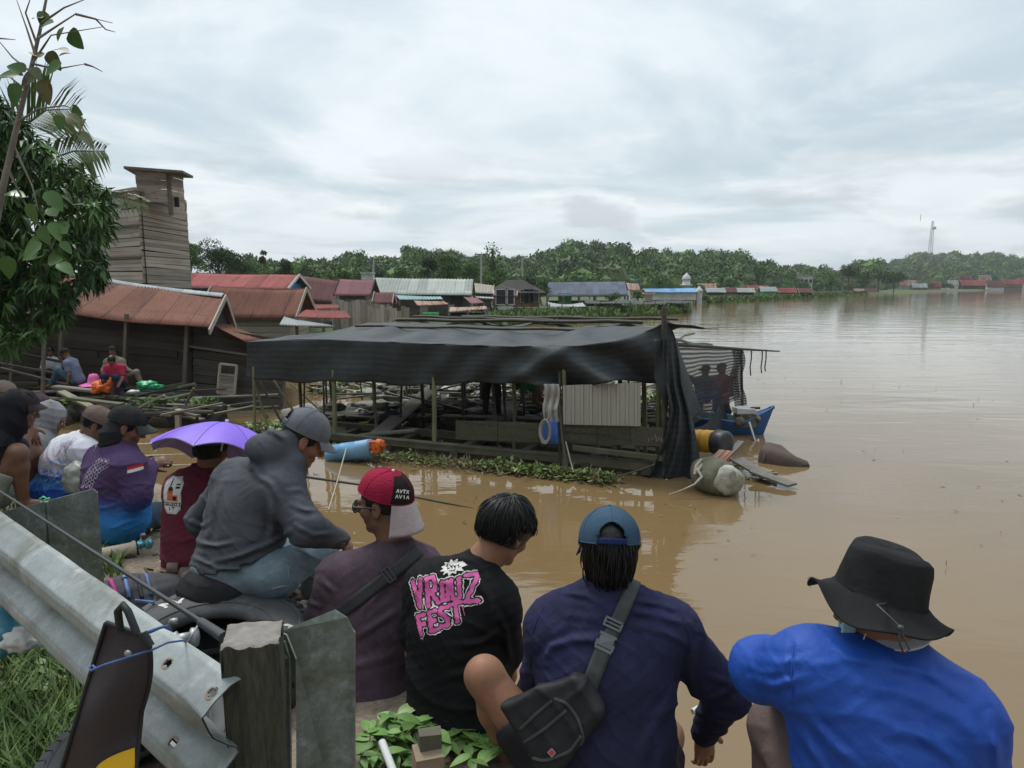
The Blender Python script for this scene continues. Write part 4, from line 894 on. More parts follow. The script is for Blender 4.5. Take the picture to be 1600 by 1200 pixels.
mb = MB(); mb.lathe([(0,-.14),(.22,-.12),(.28,0),(.29,.25),(.27,.42),(.20,.47),(0,.48)], c0, mtx, 30); mb.v = [tuple(Vector(v)+Vector((mnoise.noise(Vector(v)*4),mnoise.noise(Vector(v)*4+Vector((3,3,3))),mnoise.noise(Vector(v)*4+Vector((7,3,1)))))*.05) for v in mb.v]; mb.obj('barrel', m_scum, t)
lump(c0+d*.44+Vector((.05,-.02,-.01)), (.24,.15,.24), m_peel, 'peeling_end', t, 8, 4, .16, 1.3)
mb = MB(); mb.tube([A(1100,722,10.8), A(1090,735,10.6), A(1097,745,10.5), A(1085,757,10.4), A(1065,766,10.35), A(1045,773,10.3)], [.022,.03,.026,.016,.010,.008], 7); mb.tube([A(1096,718,10.8), A(1088,728,10.7), A(1086,742,10.6)], .03, 6); mb.obj('rope', m_rope, t)
mb = MB(); mb.bar(A(1113,728,11.1), A(1120,716,11.4)+Vector((.25,.3,.05)), .25, .03); mb.obj('tin_scrap', m_rrust, t)
m_yel = mat('yellow_drum_paint', (.62,.33,.02), (.5,.26,.03), 4, .5, c3=(.05,.05,.05), s3=5, t3=(.62,.7)); m_blk = mat('black_plastic_drum', (.03,.03,.035), (.06,.06,.065), 4, .45)
t = drum('grey and yellow drum lying at the foot of the net screen', A(1082,688,12.7), A(1116,690,12.3), .20, m_yel, name='yellow_drum')
t2 = thing('black_drum', 'black round drum right of the yellow drum', 'drum', A(1123,692,12.4)); mb = MB(); mb.lathe([(0,0),(.20,0),(.225,.03),(.225,.22),(.21,.25),(.16,.26),(0,.24)], A(1117,690,12.35), (A(1150,697,12.0)-A(1117,690,12.35)).to_track_quat('Z','Y').to_matrix(), 20); mb.obj('barrel', m_blk, t2)
m_rustd = mat('rusty_brown_drum', (.055,.036,.028), (.085,.055,.042), 3, .75, bump=.5, bscale=15, bdist=.015)
t = thing('sunken_drum', 'rusty brown drum sunk slantwise in open water, only its back showing', 'drum', A(1222,705,12.6)); a_ = A(1196,716,12.75); b_ = A(1262,722,12.2); mb = MB(); mb.lathe([(0,-.02),(.30,0),(.345,.04),(.33,.25),(.25,.5),(.14,.72),(.05,.80),(0,.80)], a_-Vector((0,0,.10)), (b_-a_-Vector((0,0,.02))).to_track_quat('Z','Y').to_matrix(), 28); mb.v = [tuple(Vector(v)+Vector((0,mnoise.noise(Vector(v)*4)*.06,mnoise.noise(Vector(v)*3.5)*.11))) for v in mb.v]; mb.obj('barrel', m_rustd, t); mb = MB(); mb.lathe([(.352,.10),(.357,.12),(.352,.14)], a_-Vector((0,0,.10)), (b_-a_-Vector((0,0,.02))).to_track_quat('Z','Y').to_matrix(), 28); mb.obj('hoop', m_rustd, t)
for i, (x0,y0,x1,y1,D0,D1,w_,m,lab) in enumerate(((1150,717,1200,745,12.0,11.3,.28,m_plankg,'long grey plank floating right of the scummy drum'),(1168,728,1205,738,11.8,11.5,.18,m_bamboo,'yellow-green plank lying across the floating planks'),(1178,736,1238,758,11.4,10.8,.24,m_plankg,'lowest floating plank, nearest to the camera'),(1185,741,1215,740,11.5,11.4,.07,m_plankg,'thin batten between the floating planks'),(1133,716,1158,690,11.9,12.9,.12,m_plankg,'upright plank leaning out of the weeds by the black drum'))):
    p, q = A(x0,y0,D0), A(x1,y1,D1); p.z = max(p.z, .03) if i != 4 else p.z; q.z = max(q.z, .04)
    mb = MB(); mb.bar(p, q, w_, .035); tag(mb.obj('floating_plank', m, None, loc=(p+q)/2), lab, 'plank', 'loose planks floating by the shed')
# water hyacinth and litter
m_g2s = mat('wet_straw', (.26,.22,.11), (.16,.13,.07), 3, .8, island=.4)
def leafpatch(name, label, pts, m, L=.13, n=500, hgt=.16, kind='stuff', seed=1, spread=.2, wf=(.25,.7)):
    rg = np.random.default_rng(seed); pts = np.array([tuple(p) for p in pts]); k = rg.integers(0, len(pts), n); P = pts[k]+rg.normal(0, 1, (n,3))*np.array([spread,spread,0]); P[:,2] = rg.uniform(0, hgt, n)*rg.uniform(.3,1,n)
    d = runit(n, rg); d[:,2] = np.abs(d[:,2])*.8; d /= np.linalg.norm(d,axis=1,keepdims=True); Nn = runit(n, rg)*.5+np.array([0,0,1]); Ln = rg.uniform(.5,1.3,n)*L
    o = link(name, npmesh(name, leaf_quads(P, d, Nn, Ln, Ln*rg.uniform(*wf,n)), np.arange(4*n).reshape(-1,4)), m); tag(o, label, 'plants', kind='stuff'); return o
m_hya = mat('water_hyacinth', (.16,.22,.05), (.10,.15,.04), 2, .5, island=.45, c3=(.22,.17,.09), s3=2.5, t3=(.5,.6))
leafpatch('water_hyacinth', 'water hyacinth and straw drifted against the front of the floating shed', [SP(x, 704+6*math.sin(x*.05)+(x-600)*.018+rp.uniform(-3,4), -.5) for x in range(600,760,5)]+[SP(x, 713+(x-760)*.075+rp.uniform(-9,9), -.55) for x in range(755,955,1)]+[SP(x, 690+rp.uniform(-4,4), -.5) for x in range(510,600,4)], m_hya, n=3300, spread=.11, L=.105)
leafpatch('floating_straw', 'straw and stalks drifting in a thin line before the shed', [SP(x, 706+4*math.sin(x*.07)+(x-600)*.02+rp.uniform(-3,6), -.6) for x in range(520,960,2)], m_g2s, n=900, spread=.14, L=.22, hgt=.05, wf=(.05,.12))
leafpatch('water_hyacinth', 'green weeds between the yellow drum and the scummy drum', [A(x, 712+rp.uniform(-6,8), 11.6) for x in range(1095,1150,2)], m_hya, n=700, spread=.12, L=.13)
leafpatch('water_hyacinth', 'floating weed mat along the left end of the shed and jetty', [A(x, 665+rp.uniform(-18,24), 15.2) for x in range(400,470,4)], m_hya, n=700, spread=.35, L=.16)
m_trash = [m_white, m_cloth, m_wpale, m_orange, m_bluebag]
for i in range(24):
    x = rp.choice([rp.uniform(600,770), rp.uniform(520,600), rp.uniform(760,950)]); y = 706+rp.uniform(-6,4)+max(0,(x-760))*.07; p = G(x, y); s = rp.uniform(.03,.07)
    o = lump(p+Vector((0,0,s*.4)), (s*1.4,s,s*.7), m_trash[rp.choice([0,1,1,2,2])], 'floating_litter', None, i, 2, .5); tag(o, 'small pale scrap of litter floating among the weeds before the shed', 'litter', 'litter floating before the shed')
for (x0,y0,x1,y1,D,lab) in ((875,700,882,760,11.2,'stake'),):
    t = thing('mooring_stake', 'thin crooked stake standing in the water before the blue bag', 'stake', A(x1,y1,11.3)); mb = MB(); mb.tube([SP(872,610,-.12), SP(878,680,-.25), SP(886,735,-.5), SP(890,760,-.6)], [.018,.025,.03,.02], 6); mb.obj('stake', m_pole, t)
t = thing('bent_reed', 'bent pale stalk in the water right of the blue bag', 'stalk', SP(892,720,-.6)); mb = MB(); mb.tube([SP(884,690,-.4), SP(890,715,-.55), SP(896,738,-.7)], .012, 5); mb.obj('stalk', m_rope, t)
t = thing('mooring_line', 'thin rope slanting into the water by the curtain foot', 'rope', SP(1000,735,-.4)); mb = MB(); mb.tube([SP(965,745,-.6), SP(1000,734,-.5), SP(1022,726,-.3)], .015, 5); mb.obj('rope', m_pole, t)

leafpatch('drifting_leaves', 'scattered leaves and twigs drifting on the open brown water', [Vector((rp.uniform(-6,14), rp.uniform(5,26), 0)) for _ in range(300)], m_g2s, n=260, spread=.3, L=.09, hgt=.012, wf=(.1,.4), seed=9)
# ---------------------------------------------------------------- rubbish drifted up behind the shed
dm = thing('rubbish_bank', 'bank of drifted rubbish, broken boards and mud behind the shed', 'rubbish', S(-4, 7, 0)); rq = random.Random(31)
for i in range(60):
    u = rq.uniform(-11,-.6); v = rq.uniform(5.6,9.5); s_ = rq.uniform(.15,.5); lump(S(u,v,.05+s_*.1), (s_*1.8,s_,s_*rq.uniform(.3,.6)), rq.choice([m_junk[2],m_junk[2],m_junk[0],m_junk[1],m_junk[3],m_beam]), 'heap', dm, i, 3, .7, 3.2)
for i in range(46):
    u = rq.uniform(-11,-.8); v = rq.uniform(5.4,9.0); a = rq.uniform(-.6,.6); l = rq.uniform(.7,2.2); mb = MB(); p = S(u,v,rq.uniform(.15,.5)); mb.bar(p, p+UX*l*math.cos(a)+UY*l*math.sin(a)+Vector((0,0,rq.uniform(-.15,.35))), rq.uniform(.08,.2), .03); mb.obj('board', rq.choice([m_plankg,m_plankd,m_wpale,m_beam]), dm)
leafpatch('bank_weeds', 'weeds growing through the rubbish behind the shed', [S(rq.uniform(-11,-.6), rq.uniform(5.4,9.6), .2) for _ in range(260)], m_hya, n=3000, spread=.2, L=.2, hgt=.5)
# ================================================================ implicit-surface modelling
class Field:
    """signed distance grid; blobs blend with a smooth union; surface extracted by surface nets"""
    def __init__(s, lo, hi, h):
        s.h = h; s.lo = np.array(lo, float); n = np.ceil((np.array(hi, float)-s.lo)/h).astype(int)+1; s.n = n
        s.D = np.full(tuple(n), 9.0, np.float32)
        s.ax = [s.lo[i]+h*np.arange(n[i]) for i in range(3)]
    def sub(s, lo, hi):
        a = np.clip(np.floor((np.array(lo)-s.lo)/s.h).astype(int), 0, s.n-1); b = np.clip(np.ceil((np.array(hi)-s.lo)/s.h).astype(int)+1, 1, s.n)
        if (b <= a).any(): return None
        sl = tuple(slice(a[i], b[i]) for i in range(3))
        X, Y, Z = np.meshgrid(*(s.ax[i][a[i]:b[i]] for i in range(3)), indexing='ij', sparse=False)
        return sl, np.stack([X, Y, Z], -1).astype(np.float32)
    def _put(s, sl, d, k, mode='u'):
        D = s.D[sl]
        if mode == 'u':
            if k > 0: hh = np.clip(.5+.5*(D-d)/k, 0, 1); s.D[sl] = D*(1-hh)+d*hh - k*hh*(1-hh)
            else: s.D[sl] = np.minimum(D, d)
        elif mode == 'i':
            s.D[sl] = np.maximum(D, d)
        else:
            if k > 0: hh = np.clip(.5-.5*(D+d)/k, 0, 1); s.D[sl] = D*(1-hh)-d*hh + k*hh*(1-hh)
            else: s.D[sl] = np.maximum(D, -d)
    def cap(s, a, b, ra, rb=None, k=.02, mode='u', lat=None, fl=1.0):
        """tapered capsule; with lat (unit vector) the section is stretched by fl along lat"""
        rb = ra if rb is None else rb; a = np.array(a, float); b = np.array(b, float); m = max(ra, rb)*max(1, fl)+k*1.5+3*s.h
        q = s.sub(np.minimum(a, b)-m, np.maximum(a, b)+m)
        if q is None: return s
        sl, P = q; ab = b-a; pa = P-a; t = np.clip((pa@ab)/max(1e-9, ab@ab), 0, 1)[...,None]; v = pa-t*ab
        r = (ra+(rb-ra)*t[...,0])
        if lat is not None:
            l_ = np.array(lat, float); c = v@l_; v = v-c[...,None]*l_*(1-1/fl)
        d = np.linalg.norm(v, axis=-1)-r
        s._put(sl, d.astype(np.float32), k, mode); return s
    def ell(s, c, r, R=None, k=.02, mode='u'):
        c = np.array(c, float); r = np.array(r, float); m = r.max()+k*1.5+3*s.h; q = s.sub(c-m, c+m)
        if q is None: return s
        sl, P = q; p = P-c
        if R is not None: p = p@np.array(R, float)
        k0 = np.linalg.norm(p/r, axis=-1); k1 = np.linalg.norm(p/(r*r), axis=-1)+1e-9
        s._put(sl, (k0*(k0-1)/k1).astype(np.float32), k, mode); return s
    def fn(s, f, k=0, mode='i', lo=None, hi=None):
        q = s.sub(lo if lo is not None else s.lo, hi if hi is not None else s.lo+s.h*s.n); sl, P = q
        s._put(sl, f(P).astype(np.float32), k, mode); return s
    def plane(s, c, n, mode='i'):            # keep the side the normal points away from
        c = np.array(c, float); n = np.array(n, float)/np.linalg.norm(n); return s.fn(lambda P: (P-c)@n, mode=mode)
    def disp(s, f, band=.05):
        idx = np.where(np.abs(s.D) < band); P = np.stack([s.ax[i][idx[i]] for i in range(3)], -1); s.D[idx] += f(P).astype(np.float32); return s
    def mesh(s, name='m'):
        D = s.D; D = np.pad(D, 1, constant_values=1.0); lo = s.lo-s.h; n = np.array(D.shape); ins = D < 0
        c = np.zeros(tuple(n-1), np.int8)
        for i in (0,1):
            for j in (0,1):
                for k in (0,1): c += ins[i:n[0]-1+i, j:n[1]-1+j, k:n[2]-1+k]
        cells = np.argwhere((c > 0) & (c < 8)); idm = np.full(tuple(n-1), -1, np.int32); idm[tuple(cells.T)] = np.arange(len(cells))
        acc = np.zeros((len(cells), 3)); cnt = np.zeros(len(cells))
        cor = [(i,j,k) for i in (0,1) for j in (0,1) for k in (0,1)]
        for a in range(8):
            for ax in range(3):
                if cor[a][ax]: continue
                b = list(cor[a]); b[ax] = 1
                ca = cells+np.array(cor[a]); cb = cells+np.array(b); da = D[tuple(ca.T)]; db = D[tuple(cb.T)]
                m = (da < 0) != (db < 0); t = np.where(m, da/(da-db+1e-12), 0); p = np.array(cor[a], float)[None]*np.ones((len(cells),1)); p[:,ax] += t
                acc[m] += p[m]; cnt[m] += 1
        V = lo + (cells+acc/cnt[:,None])*s.h
        F = []
        for ax in range(3):
            u, v = (ax+1) % 3, (ax+2) % 3; sl0 = [slice(1, n[i]-1) for i in range(3)]; sl1 = list(sl0); sl0[ax] = slice(0, n[ax]-1); sl1[ax] = slice(1, n[ax])
            a = ins[tuple(sl0)]; b = ins[tuple(sl1)]; e = np.argwhere(a != b); fl = a[tuple(e.T)]
            off = np.array([1,1,1]); off[ax] = 0; e = e+off
            def g(du, dv):
                q = e.copy(); q[:,u] -= du; q[:,v] -= dv; return idm[tuple(q.T)]
            q = np.stack([g(1,1), g(0,1), g(0,0), g(1,0)], 1); q[~fl] = q[~fl][:,::-1]; F.append(q)
        F = np.vstack(F); return npmesh(name, V, F, True)
def bounds(pts, pad):
    P = np.array([tuple(p) for p in pts]); return P.min(0)-pad, P.max(0)+pad
_rw = np.random.default_rng(21); _WK = [( _rw.normal(size=3), _rw.uniform(0,6.28)) for _ in range(24)]
def softnoise(P, f, seed=0, n=5):
    r = 0
    for i in range(n):
        k, ph = _WK[(seed*5+i) % 24]; r = r+np.sin(P@(k*f*(1+.35*i))+ph+seed)
    return r/n
def folds(P, f, axis, seed=0, amp=.004, sharp=2.0):
    """cloth creases running across `axis`, broken up and warped"""
    ax = np.array(axis, float); ax /= np.linalg.norm(ax)
    w_ = softnoise(P, 7, seed, 3)*1.9 + softnoise(P, 16, seed+2, 3)*.8
    r = 1-np.abs(np.sin(P@ax*f + w_)); m = np.clip(softnoise(P, 9, seed+1, 3)*1.3+.35, 0, 1)
    return -amp*(r**sharp)*m
# strokes painted as a thin layer that follows a surface
GL = {'A':[[(0,0),(.5,1),(1,0)],[(.2,.4),(.8,.4)]],'V':[[(0,1),(.5,0),(1,1)]],'R':[[(0,0),(0,1),(.8,1),(.9,.75),(.8,.5),(0,.5)],[(.4,.5),(1,0)]],'O':[[(.1,.1),(.1,.9),(.9,.9),(.9,.1),(.1,.1)]],
 'U':[[(0,1),(.05,.1),(.5,0),(.95,.1),(1,1)]],'Z':[[(0,1),(1,1),(0,0),(1,0)]],'F':[[(0,0),(0,1),(.9,1)],[(0,.5),(.7,.5)]],'E':[[(.9,0),(0,0),(0,1),(.9,1)],[(0,.5),(.7,.5)]],'S':[[(1,.95),(.2,1),(0,.75),(.9,.35),(.8,.02),(0,.05)]],
 'T':[[(0,1),(1,1)],[(.5,1),(.5,0)]],'M':[[(0,0),(0,1),(.5,.35),(1,1),(1,0)]],'/':[[(0,0),(1,1)]],'N':[[(0,0),(0,1),(1,0),(1,1)]],'G':[[(1,.85),(.3,1),(0,.5),(.3,0),(1,.1),(1,.5),(.6,.5)]],'I':[[(.5,0),(.5,1)]],'H':[[(0,0),(0,1)],[(1,0),(1,1)],[(0,.5),(1,.5)]],
 'D':[[(0,0),(0,1),(.7,.9),(1,.5),(.7,.1),(0,0)]],'X':[[(0,0),(1,1)],[(0,1),(1,0)]],'Y':[[(0,1),(.5,.5),(1,1)],[(.5,.5),(.5,0)]],'C':[[(1,.85),(.3,1),(0,.5),(.3,0),(1,.15)]],'L':[[(0,1),(0,0),(.9,0)]],'K':[[(0,0),(0,1)],[(1,1),(0,.45),(1,0)]],'4':[[(.7,0),(.7,1),(0,.35),(1,.35)]],
 '5':[[(1,1),(.1,1),(0,.55),(.8,.55),(.95,.3),(.8,0),(0,0)]],'P':[[(0,0),(0,1),(.85,1),(.95,.75),(.8,.5),(0,.5)]]}
def text_strokes(txt, x, y, w_, h_, gap=.25, sh=0.0):
    out_ = []; 
    for ch in txt:
        if ch in GL:
            for st_ in GL[ch]: out_.append([(x+(a+sh*b)*w_, y+b*h_) for a, b in st_])
        x += w_*(1+gap)
    return out_
def sdist(u, v, strokes):
    d = np.full(u.shape, 1e3)
    for st_ in strokes:
        for (x0,y0),(x1,y1) in zip(st_[:-1], st_[1:]):
            dx, dy = x1-x0, y1-y0; t = np.clip(((u-x0)*dx+(v-y0)*dy)/(dx*dx+dy*dy+1e-12), 0, 1); d = np.minimum(d, np.hypot(u-x0-t*dx, v-y0-t*dy))
    return d
def inpoly(u, v, poly):
    r = np.zeros(u.shape, bool); j = len(poly)-1
    for i in range(len(poly)):
        xi, yi = poly[i]; xj, yj = poly[j]; c = ((yi > v) != (yj > v)) & (u < (xj-xi)*(v-yi)/(yj-yi+1e-12)+xi); r ^= c; j = i
    return r
def decal(name, target, mats, c, right, up, W, Hh, fn, cell=.003, off=.0025, parent=None, label=None):
    """paint cells: fn(u,v arrays in metres) -> material index or -1; cells are laid on the target mesh along the view normal"""
    c = Vector(c); right = Vector(right).normalized(); up = Vector(up); up = (up-right*up.dot(right)).normalized(); nrm = right.cross(up)
    objs = target if isinstance(target, (list, tuple)) else [target]; bv = []
    for o in objs:
        bv.append((BVHTree.FromPolygons([v.co for v in o.data.vertices], [tuple(p.vertices) for p in o.data.polygons]), wloc(o)))
    nu, nv = int(W/cell), int(Hh/cell); us = (np.arange(nu)+.5)*cell; vs = (np.arange(nv)+.5)*cell; Ug, Vg = np.meshgrid(us, vs, indexing='ij'); M_ = fn(Ug, Vg)
    need = np.zeros((nu+1, nv+1), bool); on = M_ >= 0; need[:-1,:-1] |= on; need[1:,:-1] |= on; need[:-1,1:] |= on; need[1:,1:] |= on
    P = {}
    for i, j in np.argwhere(need):
        o = c + right*((i*cell)-W/2) + up*((j*cell)-Hh/2); best = None
        for b_, l_ in bv:
            hit = b_.ray_cast(o+nrm*.5-l_, -nrm, 1.2)
            if hit[0] is not None and (best is None or hit[3] < best[0]): best = (hit[3], hit[0]+l_, hit[1])
        if best: P[(i,j)] = best[1]+nrm*off
    ids = {}; V = []; F = []; mi = []
    for i, j in np.argwhere(on):
        q = [(i,j),(i+1,j),(i+1,j+1),(i,j+1)]
        if all(k in P for k in q):
            zz_ = [P[k].dot(nrm) for k in q]
            if max(zz_)-min(zz_) > .03: continue
            f = []
            for k in q:
                if k not in ids: ids[k] = len(V); V.append(tuple(P[k]))
                f.append(ids[k])
            F.append(f); mi.append(int(M_[i,j]))
    if not F: print('decal empty', name); return None
    return link(name, npmesh(name, V, F, True, mi), mats, parent, None, label)
# ================================================================ dark leaning house at left, tower, jetty
def board_quad(mb, a, b, c, d, h=.2, th=.03, rough=.01, gaps=()):
    """boards between bottom line a-b and top line d-c"""
    a, b, c, d = map(Vector, (a, b, c, d)); hgt = ((d-a).length+(c-b).length)/2; k = max(1, int(hgt/h)); nrm = (b-a).cross(d-a).normalized()
    for i in range(k):
        if i in gaps: continue
        v = (i+.5)/k; p = a+(d-a)*v; q = b+(c-b)*v; L_ = (q-p).length; n_ = max(1, int(L_/random.uniform(2.2,3.6))); cuts = [0]+sorted(random.random() for _ in range(n_-1))+[1]
        for s0, s1 in zip(cuts[:-1], cuts[1:]):
            if s1-s0 < .04: continue
            o = nrm*random.uniform(-th*.5, th*.5)
            mb.bar(p+(q-p)*s0+o+Vector((0,0,random.uniform(-rough,rough))), p+(q-p)*(s1-.004)+o+Vector((0,0,random.uniform(-rough,rough))), th, hgt/k*.95, up=(d-a).normalized())
R0, R1, E0, E1, B1 = A(120,424,21.2), A(350,461,19.4), A(-60,459,18.6), A(326,512,17.5), A(368,507,21.0)
R0 = A(60,414,21.6)
hs = thing('leaning_house', 'dark leaning house with long rusty brown roof, sunk beside the jetty', 'house', (R1.x-3, 18.5, .2))
roof_sheet(R0, R1, E1, E0, .12, .007, .12, jit=.03).obj('roof', m_rbrown, hs)
roof_sheet(R0, R1, B1, R0+(B1-R1), .1, .018, .12).obj('roof', m_rbrown, hs)
mb = MB(); mb.grid(lambda u, v: R0+(R1-R0)*u+Vector((0,(v-.5)*.34,.05-.10*abs(v-.5)*2 -.12*math.sin(PI*u))), 80, 4, 6, .3, thick=.01); mb.obj('ridge_cap', m_rwhite, hs)
for p, q in ((R1,E1),(R1,B1)): mb = MB(); mb.bar(p+Vector((.05,0,-.05)), q+Vector((.05,-.1,-.1)), .04, .15); mb.obj('barge_board', m_wgrey, hs)
W = [A(-160,600,18.3), A(-160,462,18.5), A(300,512,18.3), A(300,650,18.3)]
mb = MB(); board_quad(mb, A(-160,625,18.7), A(302,648,18.2), A(302,507,18.2), A(-160,452,18.7), .2, .03, .015); mb.obj('front_wall', m_wdark, hs)
mb = MB(); board_quad(mb, A(302,648,18.2), A(441,660,17.9), A(441,530,18.6), A(302,507,18.2), .19, .03, .02); mb.obj('front_wall', m_wmid if False else mat('wet_brown_boards', (.085,.075,.062), (.06,.052,.043), 2, .9, bump=.4, coord='UV', island=.25, streak=((.03,.028,.024),(.8,9,1),(.5,.7))), hs)
mb = MB(); mb.add([A(-160,628,18.85), A(300,652,18.35), A(439,662,18.1), A(439,532,18.75), A(302,510,18.4), A(-160,455,18.85)], [(0,1,4,5),(1,2,3,4)]); mb.obj('shade_backing', m_dark, hs)  # added near-black sheet stands in for the unlit inside between the boards
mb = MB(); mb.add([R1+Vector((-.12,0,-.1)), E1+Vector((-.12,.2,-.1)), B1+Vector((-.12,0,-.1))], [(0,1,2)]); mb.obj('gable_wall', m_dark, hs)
mb = MB(); board_quad(mb, A(441,660,17.9), A(446,640,22), A(446,535,22), A(441,530,18.6), .22, .03); mb.obj('side_wall', m_wdark, hs)
roof_sheet(A(322,503,18.6), A(352,506,19.5), A(418,531,18.6), A(382,533,17.4), 0, .015, .12).obj('side_roof', m_rbrown, hs)
for x, y0, y1, w_ in ((95,478,640,.10),(195,490,645,.09),(290,508,650,.11),(20,470,640,.1)):
    mb = MB(); mb.bar(A(x-4,y1,18.0), A(x+3,y0,18.0), w_, w_*.8); mb.obj('corner_post', m_wmid, hs)
mb = MB(); mb.bar(A(296,541,18.05), A(436,562,17.75), .05, .05); mb.obj('batten', m_wmid, hs)
mb = MB(); mb.tube([A(0,545,17.9), A(60,558,17.8), A(110,568,17.8)], .035, 6); mb.obj('rail_pole', m_wdark, hs)
# louvred window
wa, wb_, wc, wd_ = A(340,614,17.85), A(366,616,17.8), A(370,571,17.9), A(344,568,17.95)
f = MB(); 
for p, q in ((wa,wb_),(wb_,wc),(wc,wd_),(wd_,wa),(wa+(wd_-wa)*.64, wb_+(wc-wb_)*.64)): f.bar(p, q, .05, .05)
fr_ = f.obj('window_frame', m_wgrey, hs)
mb = MB()
for i in range(13):
    v = .03+i*.047; mb.bar(wa+(wd_-wa)*v+Vector((0,.01,0)), wb_+(wc-wb_)*v+Vector((0,.01,0)), .03, .022)
mb.obj('louvre', m_wgrey, fr_)
mb = MB()
for u in (.2,.4,.6,.8): mb.bar(wa+(wd_-wa)*.66+(wb_-wa)*u, wd_+(wc-wd_)*u, .012, .012)
mb.bar(wa+(wd_-wa)*.82, wb_+(wc-wb_)*.82, .012, .012); mb.obj('grille', m_wdark, fr_)
mb = MB(); board_quad(mb, A(335,655,17.6), A(440,668,17.2), A(440,645,17.4), A(335,632,17.7), .3, .03, .02); mb.obj('skirt_boards', m_wgreen, hs)
# rusty scrap of another roof at the far left
t = thing('rusty_roof_scrap', 'rusty corner of a small roof behind the mango leaves', 'roof', A(40,486,17)); roof_sheet(A(-60,478,17.6), A(66,483,17.4), A(76,492,16.6), A(-60,490,16.6), 0, .015, .12).obj('sheet', m_rbrown, t)
mb = MB(); mb.tube([A(70,490,16.8), A(66,640,16.8)], .05, 6); mb.obj('post', m_wmid, t)
# ---------------------------------------------------------------- swiftlet tower of boards
tw = thing('board_tower', 'tall windowless tower of weathered grey boards with small roofed turret', 'tower', (A(217,440,30).x, 31, .6))
zt = A(217,297,30).z; c0, cl_, cr_ = A(214,300,30), A(128,300,33), A(290,300,33.3)
for p in (c0, cl_, cr_): p.z = .6
def up(p, z): return Vector((p.x, p.y, z))
for nm, a, b, (za, zb), gp in (('left_wall', cl_, c0, (zt,zt), ()), ('right_wall', c0, cr_, (zt, zt-.15), ())):
    mb = MB(); board_quad(mb, a, b, up(b,zb), up(a,za), .17, .035, .03, gp); mb.obj(nm, m_wgrey, tw)
    mb = MB(); o = Vector((.1 if nm == 'left_wall' else -.06, .12, 0)); mb.add([a+o, b+o, up(b,zb-.1)+o, up(a,za-.1)+o], [(0,1,2,3)]); mb.obj('shade_backing', m_dark, tw)  # dark sheet added as shade behind the tower boards
    mb = MB(); mb.bar(up(a,za+.03)-Vector((0,.12,0)), up(b,zb+.03)-Vector((0,.12,0)), .14, .13); mb.obj('top_trim', m_wgrey, tw)
    for z in (zt*.62, zt*.80): mb = MB(); mb.bar(up(a,z)-Vector((0,.05,0)), up(b,z-.02)-Vector((0,.05,0)), .05, .05); mb.obj('band', m_wmid, tw)
mb = MB(); mb.add([up(cl_,zt), up(c0,zt), up(cr_,zt-.15), Vector((cl_.x+2,37,zt))], [(0,1,2,3)]); mb.obj('flat_roof', m_wmid, tw)
ta, tb, tc_ = A(214,300,30.3), A(265,300,30.5), A(287,300,31.7); tz0, tz1 = zt-.05, A(240,268,30.5).z
mb = MB(); board_quad(mb, up(ta,tz0-.4), up(tb,tz0-.4), up(tb,tz1), up(ta,tz1), .17, .03); mb.obj('turret_wall', m_wgrey, tw)
mb = MB(); board_quad(mb, up(tb,tz0-1), up(tc_,tz0-1), up(tc_,tz1), up(tb,tz1), .17, .03); mb.obj('turret_wall', m_wgrey, tw)
mb = MB(); board_quad(mb, up(ta,tz0)+Vector((-.1,2.3,0)), up(ta,tz0), up(ta,tz1), up(ta,tz1)+Vector((-.1,2.3,0)), .17, .03); mb.obj('turret_wall', m_wgrey, tw)
mb = MB(); mb.bar(up(tb,tz0-.9), up(tb,tz1), .14, .14, up=(0,1,0)); mb.obj('corner_post', m_wmid, tw)
mb = MB(); mb.box(up(tb,tz0-.35)+Vector((.18,.2,0)), (.16,.12,.4)); mb.obj('nest_hole', m_dark, tw)
rz = A(240,263,30).z; ra, rb_, rc, rd = up(A(193,262,29.6),rz+.03), up(A(285,262,29.9),rz-.10), up(A(301,262,31.9),rz-.02), up(A(215,262,32.3),rz+.10)
mb = MB(); mb.add([ra,rb_,rc,rd,ra-Vector((0,0,.1)),rb_-Vector((0,0,.1)),rc-Vector((0,0,.1)),rd-Vector((0,0,.1))], [(0,1,2,3),(7,6,5,4),(0,4,5,1),(1,5,6,2),(2,6,7,3),(3,7,4,0)]); mb.obj('turret_roof', m_wmid, tw)
# ---------------------------------------------------------------- collapsed jetty
jt = thing('collapsed_jetty', 'collapsed plank jetty on dark stilts, strewn with broken boards', 'jetty', A(150,640,16.8)); rj = random.Random(5)
JZ = .52
for i in range(16):
    x0 = -60+i*22+rj.uniform(-8,8); y = rj.uniform(604,622); p = G(x0, y, JZ); a = rj.uniform(-.25,.3); l = rj.uniform(1.2,2.6)
    mb = MB(); mb.bar(p, p+Vector((l*math.cos(a), l*math.sin(a), rj.uniform(-.12,.1))), rj.uniform(.16,.3), .04, jit=.01); mb.obj('plank', rj.choice([m_plankg,m_plankd,m_beam,m_beam]), jt)
for i in range(22):
    x0 = rj.uniform(150,330); y = rj.uniform(612,650); p = G(x0, y, rj.uniform(.2,.5)); a = rj.uniform(-.5,.7); l = rj.uniform(.8,2.0)
    mb = MB(); mb.tube([p, p+Vector((l*math.cos(a), l*math.sin(a), rj.uniform(-.2,.3)))], rj.uniform(.03,.06), 7) if i % 2 else mb.bar(p, p+Vector((l*math.cos(a), l*math.sin(a), rj.uniform(-.2,.25))), rj.uniform(.1,.2), .035)
    mb.obj('broken_board', rj.choice([m_plankg,m_plankd,m_wmid,m_beam]), jt)
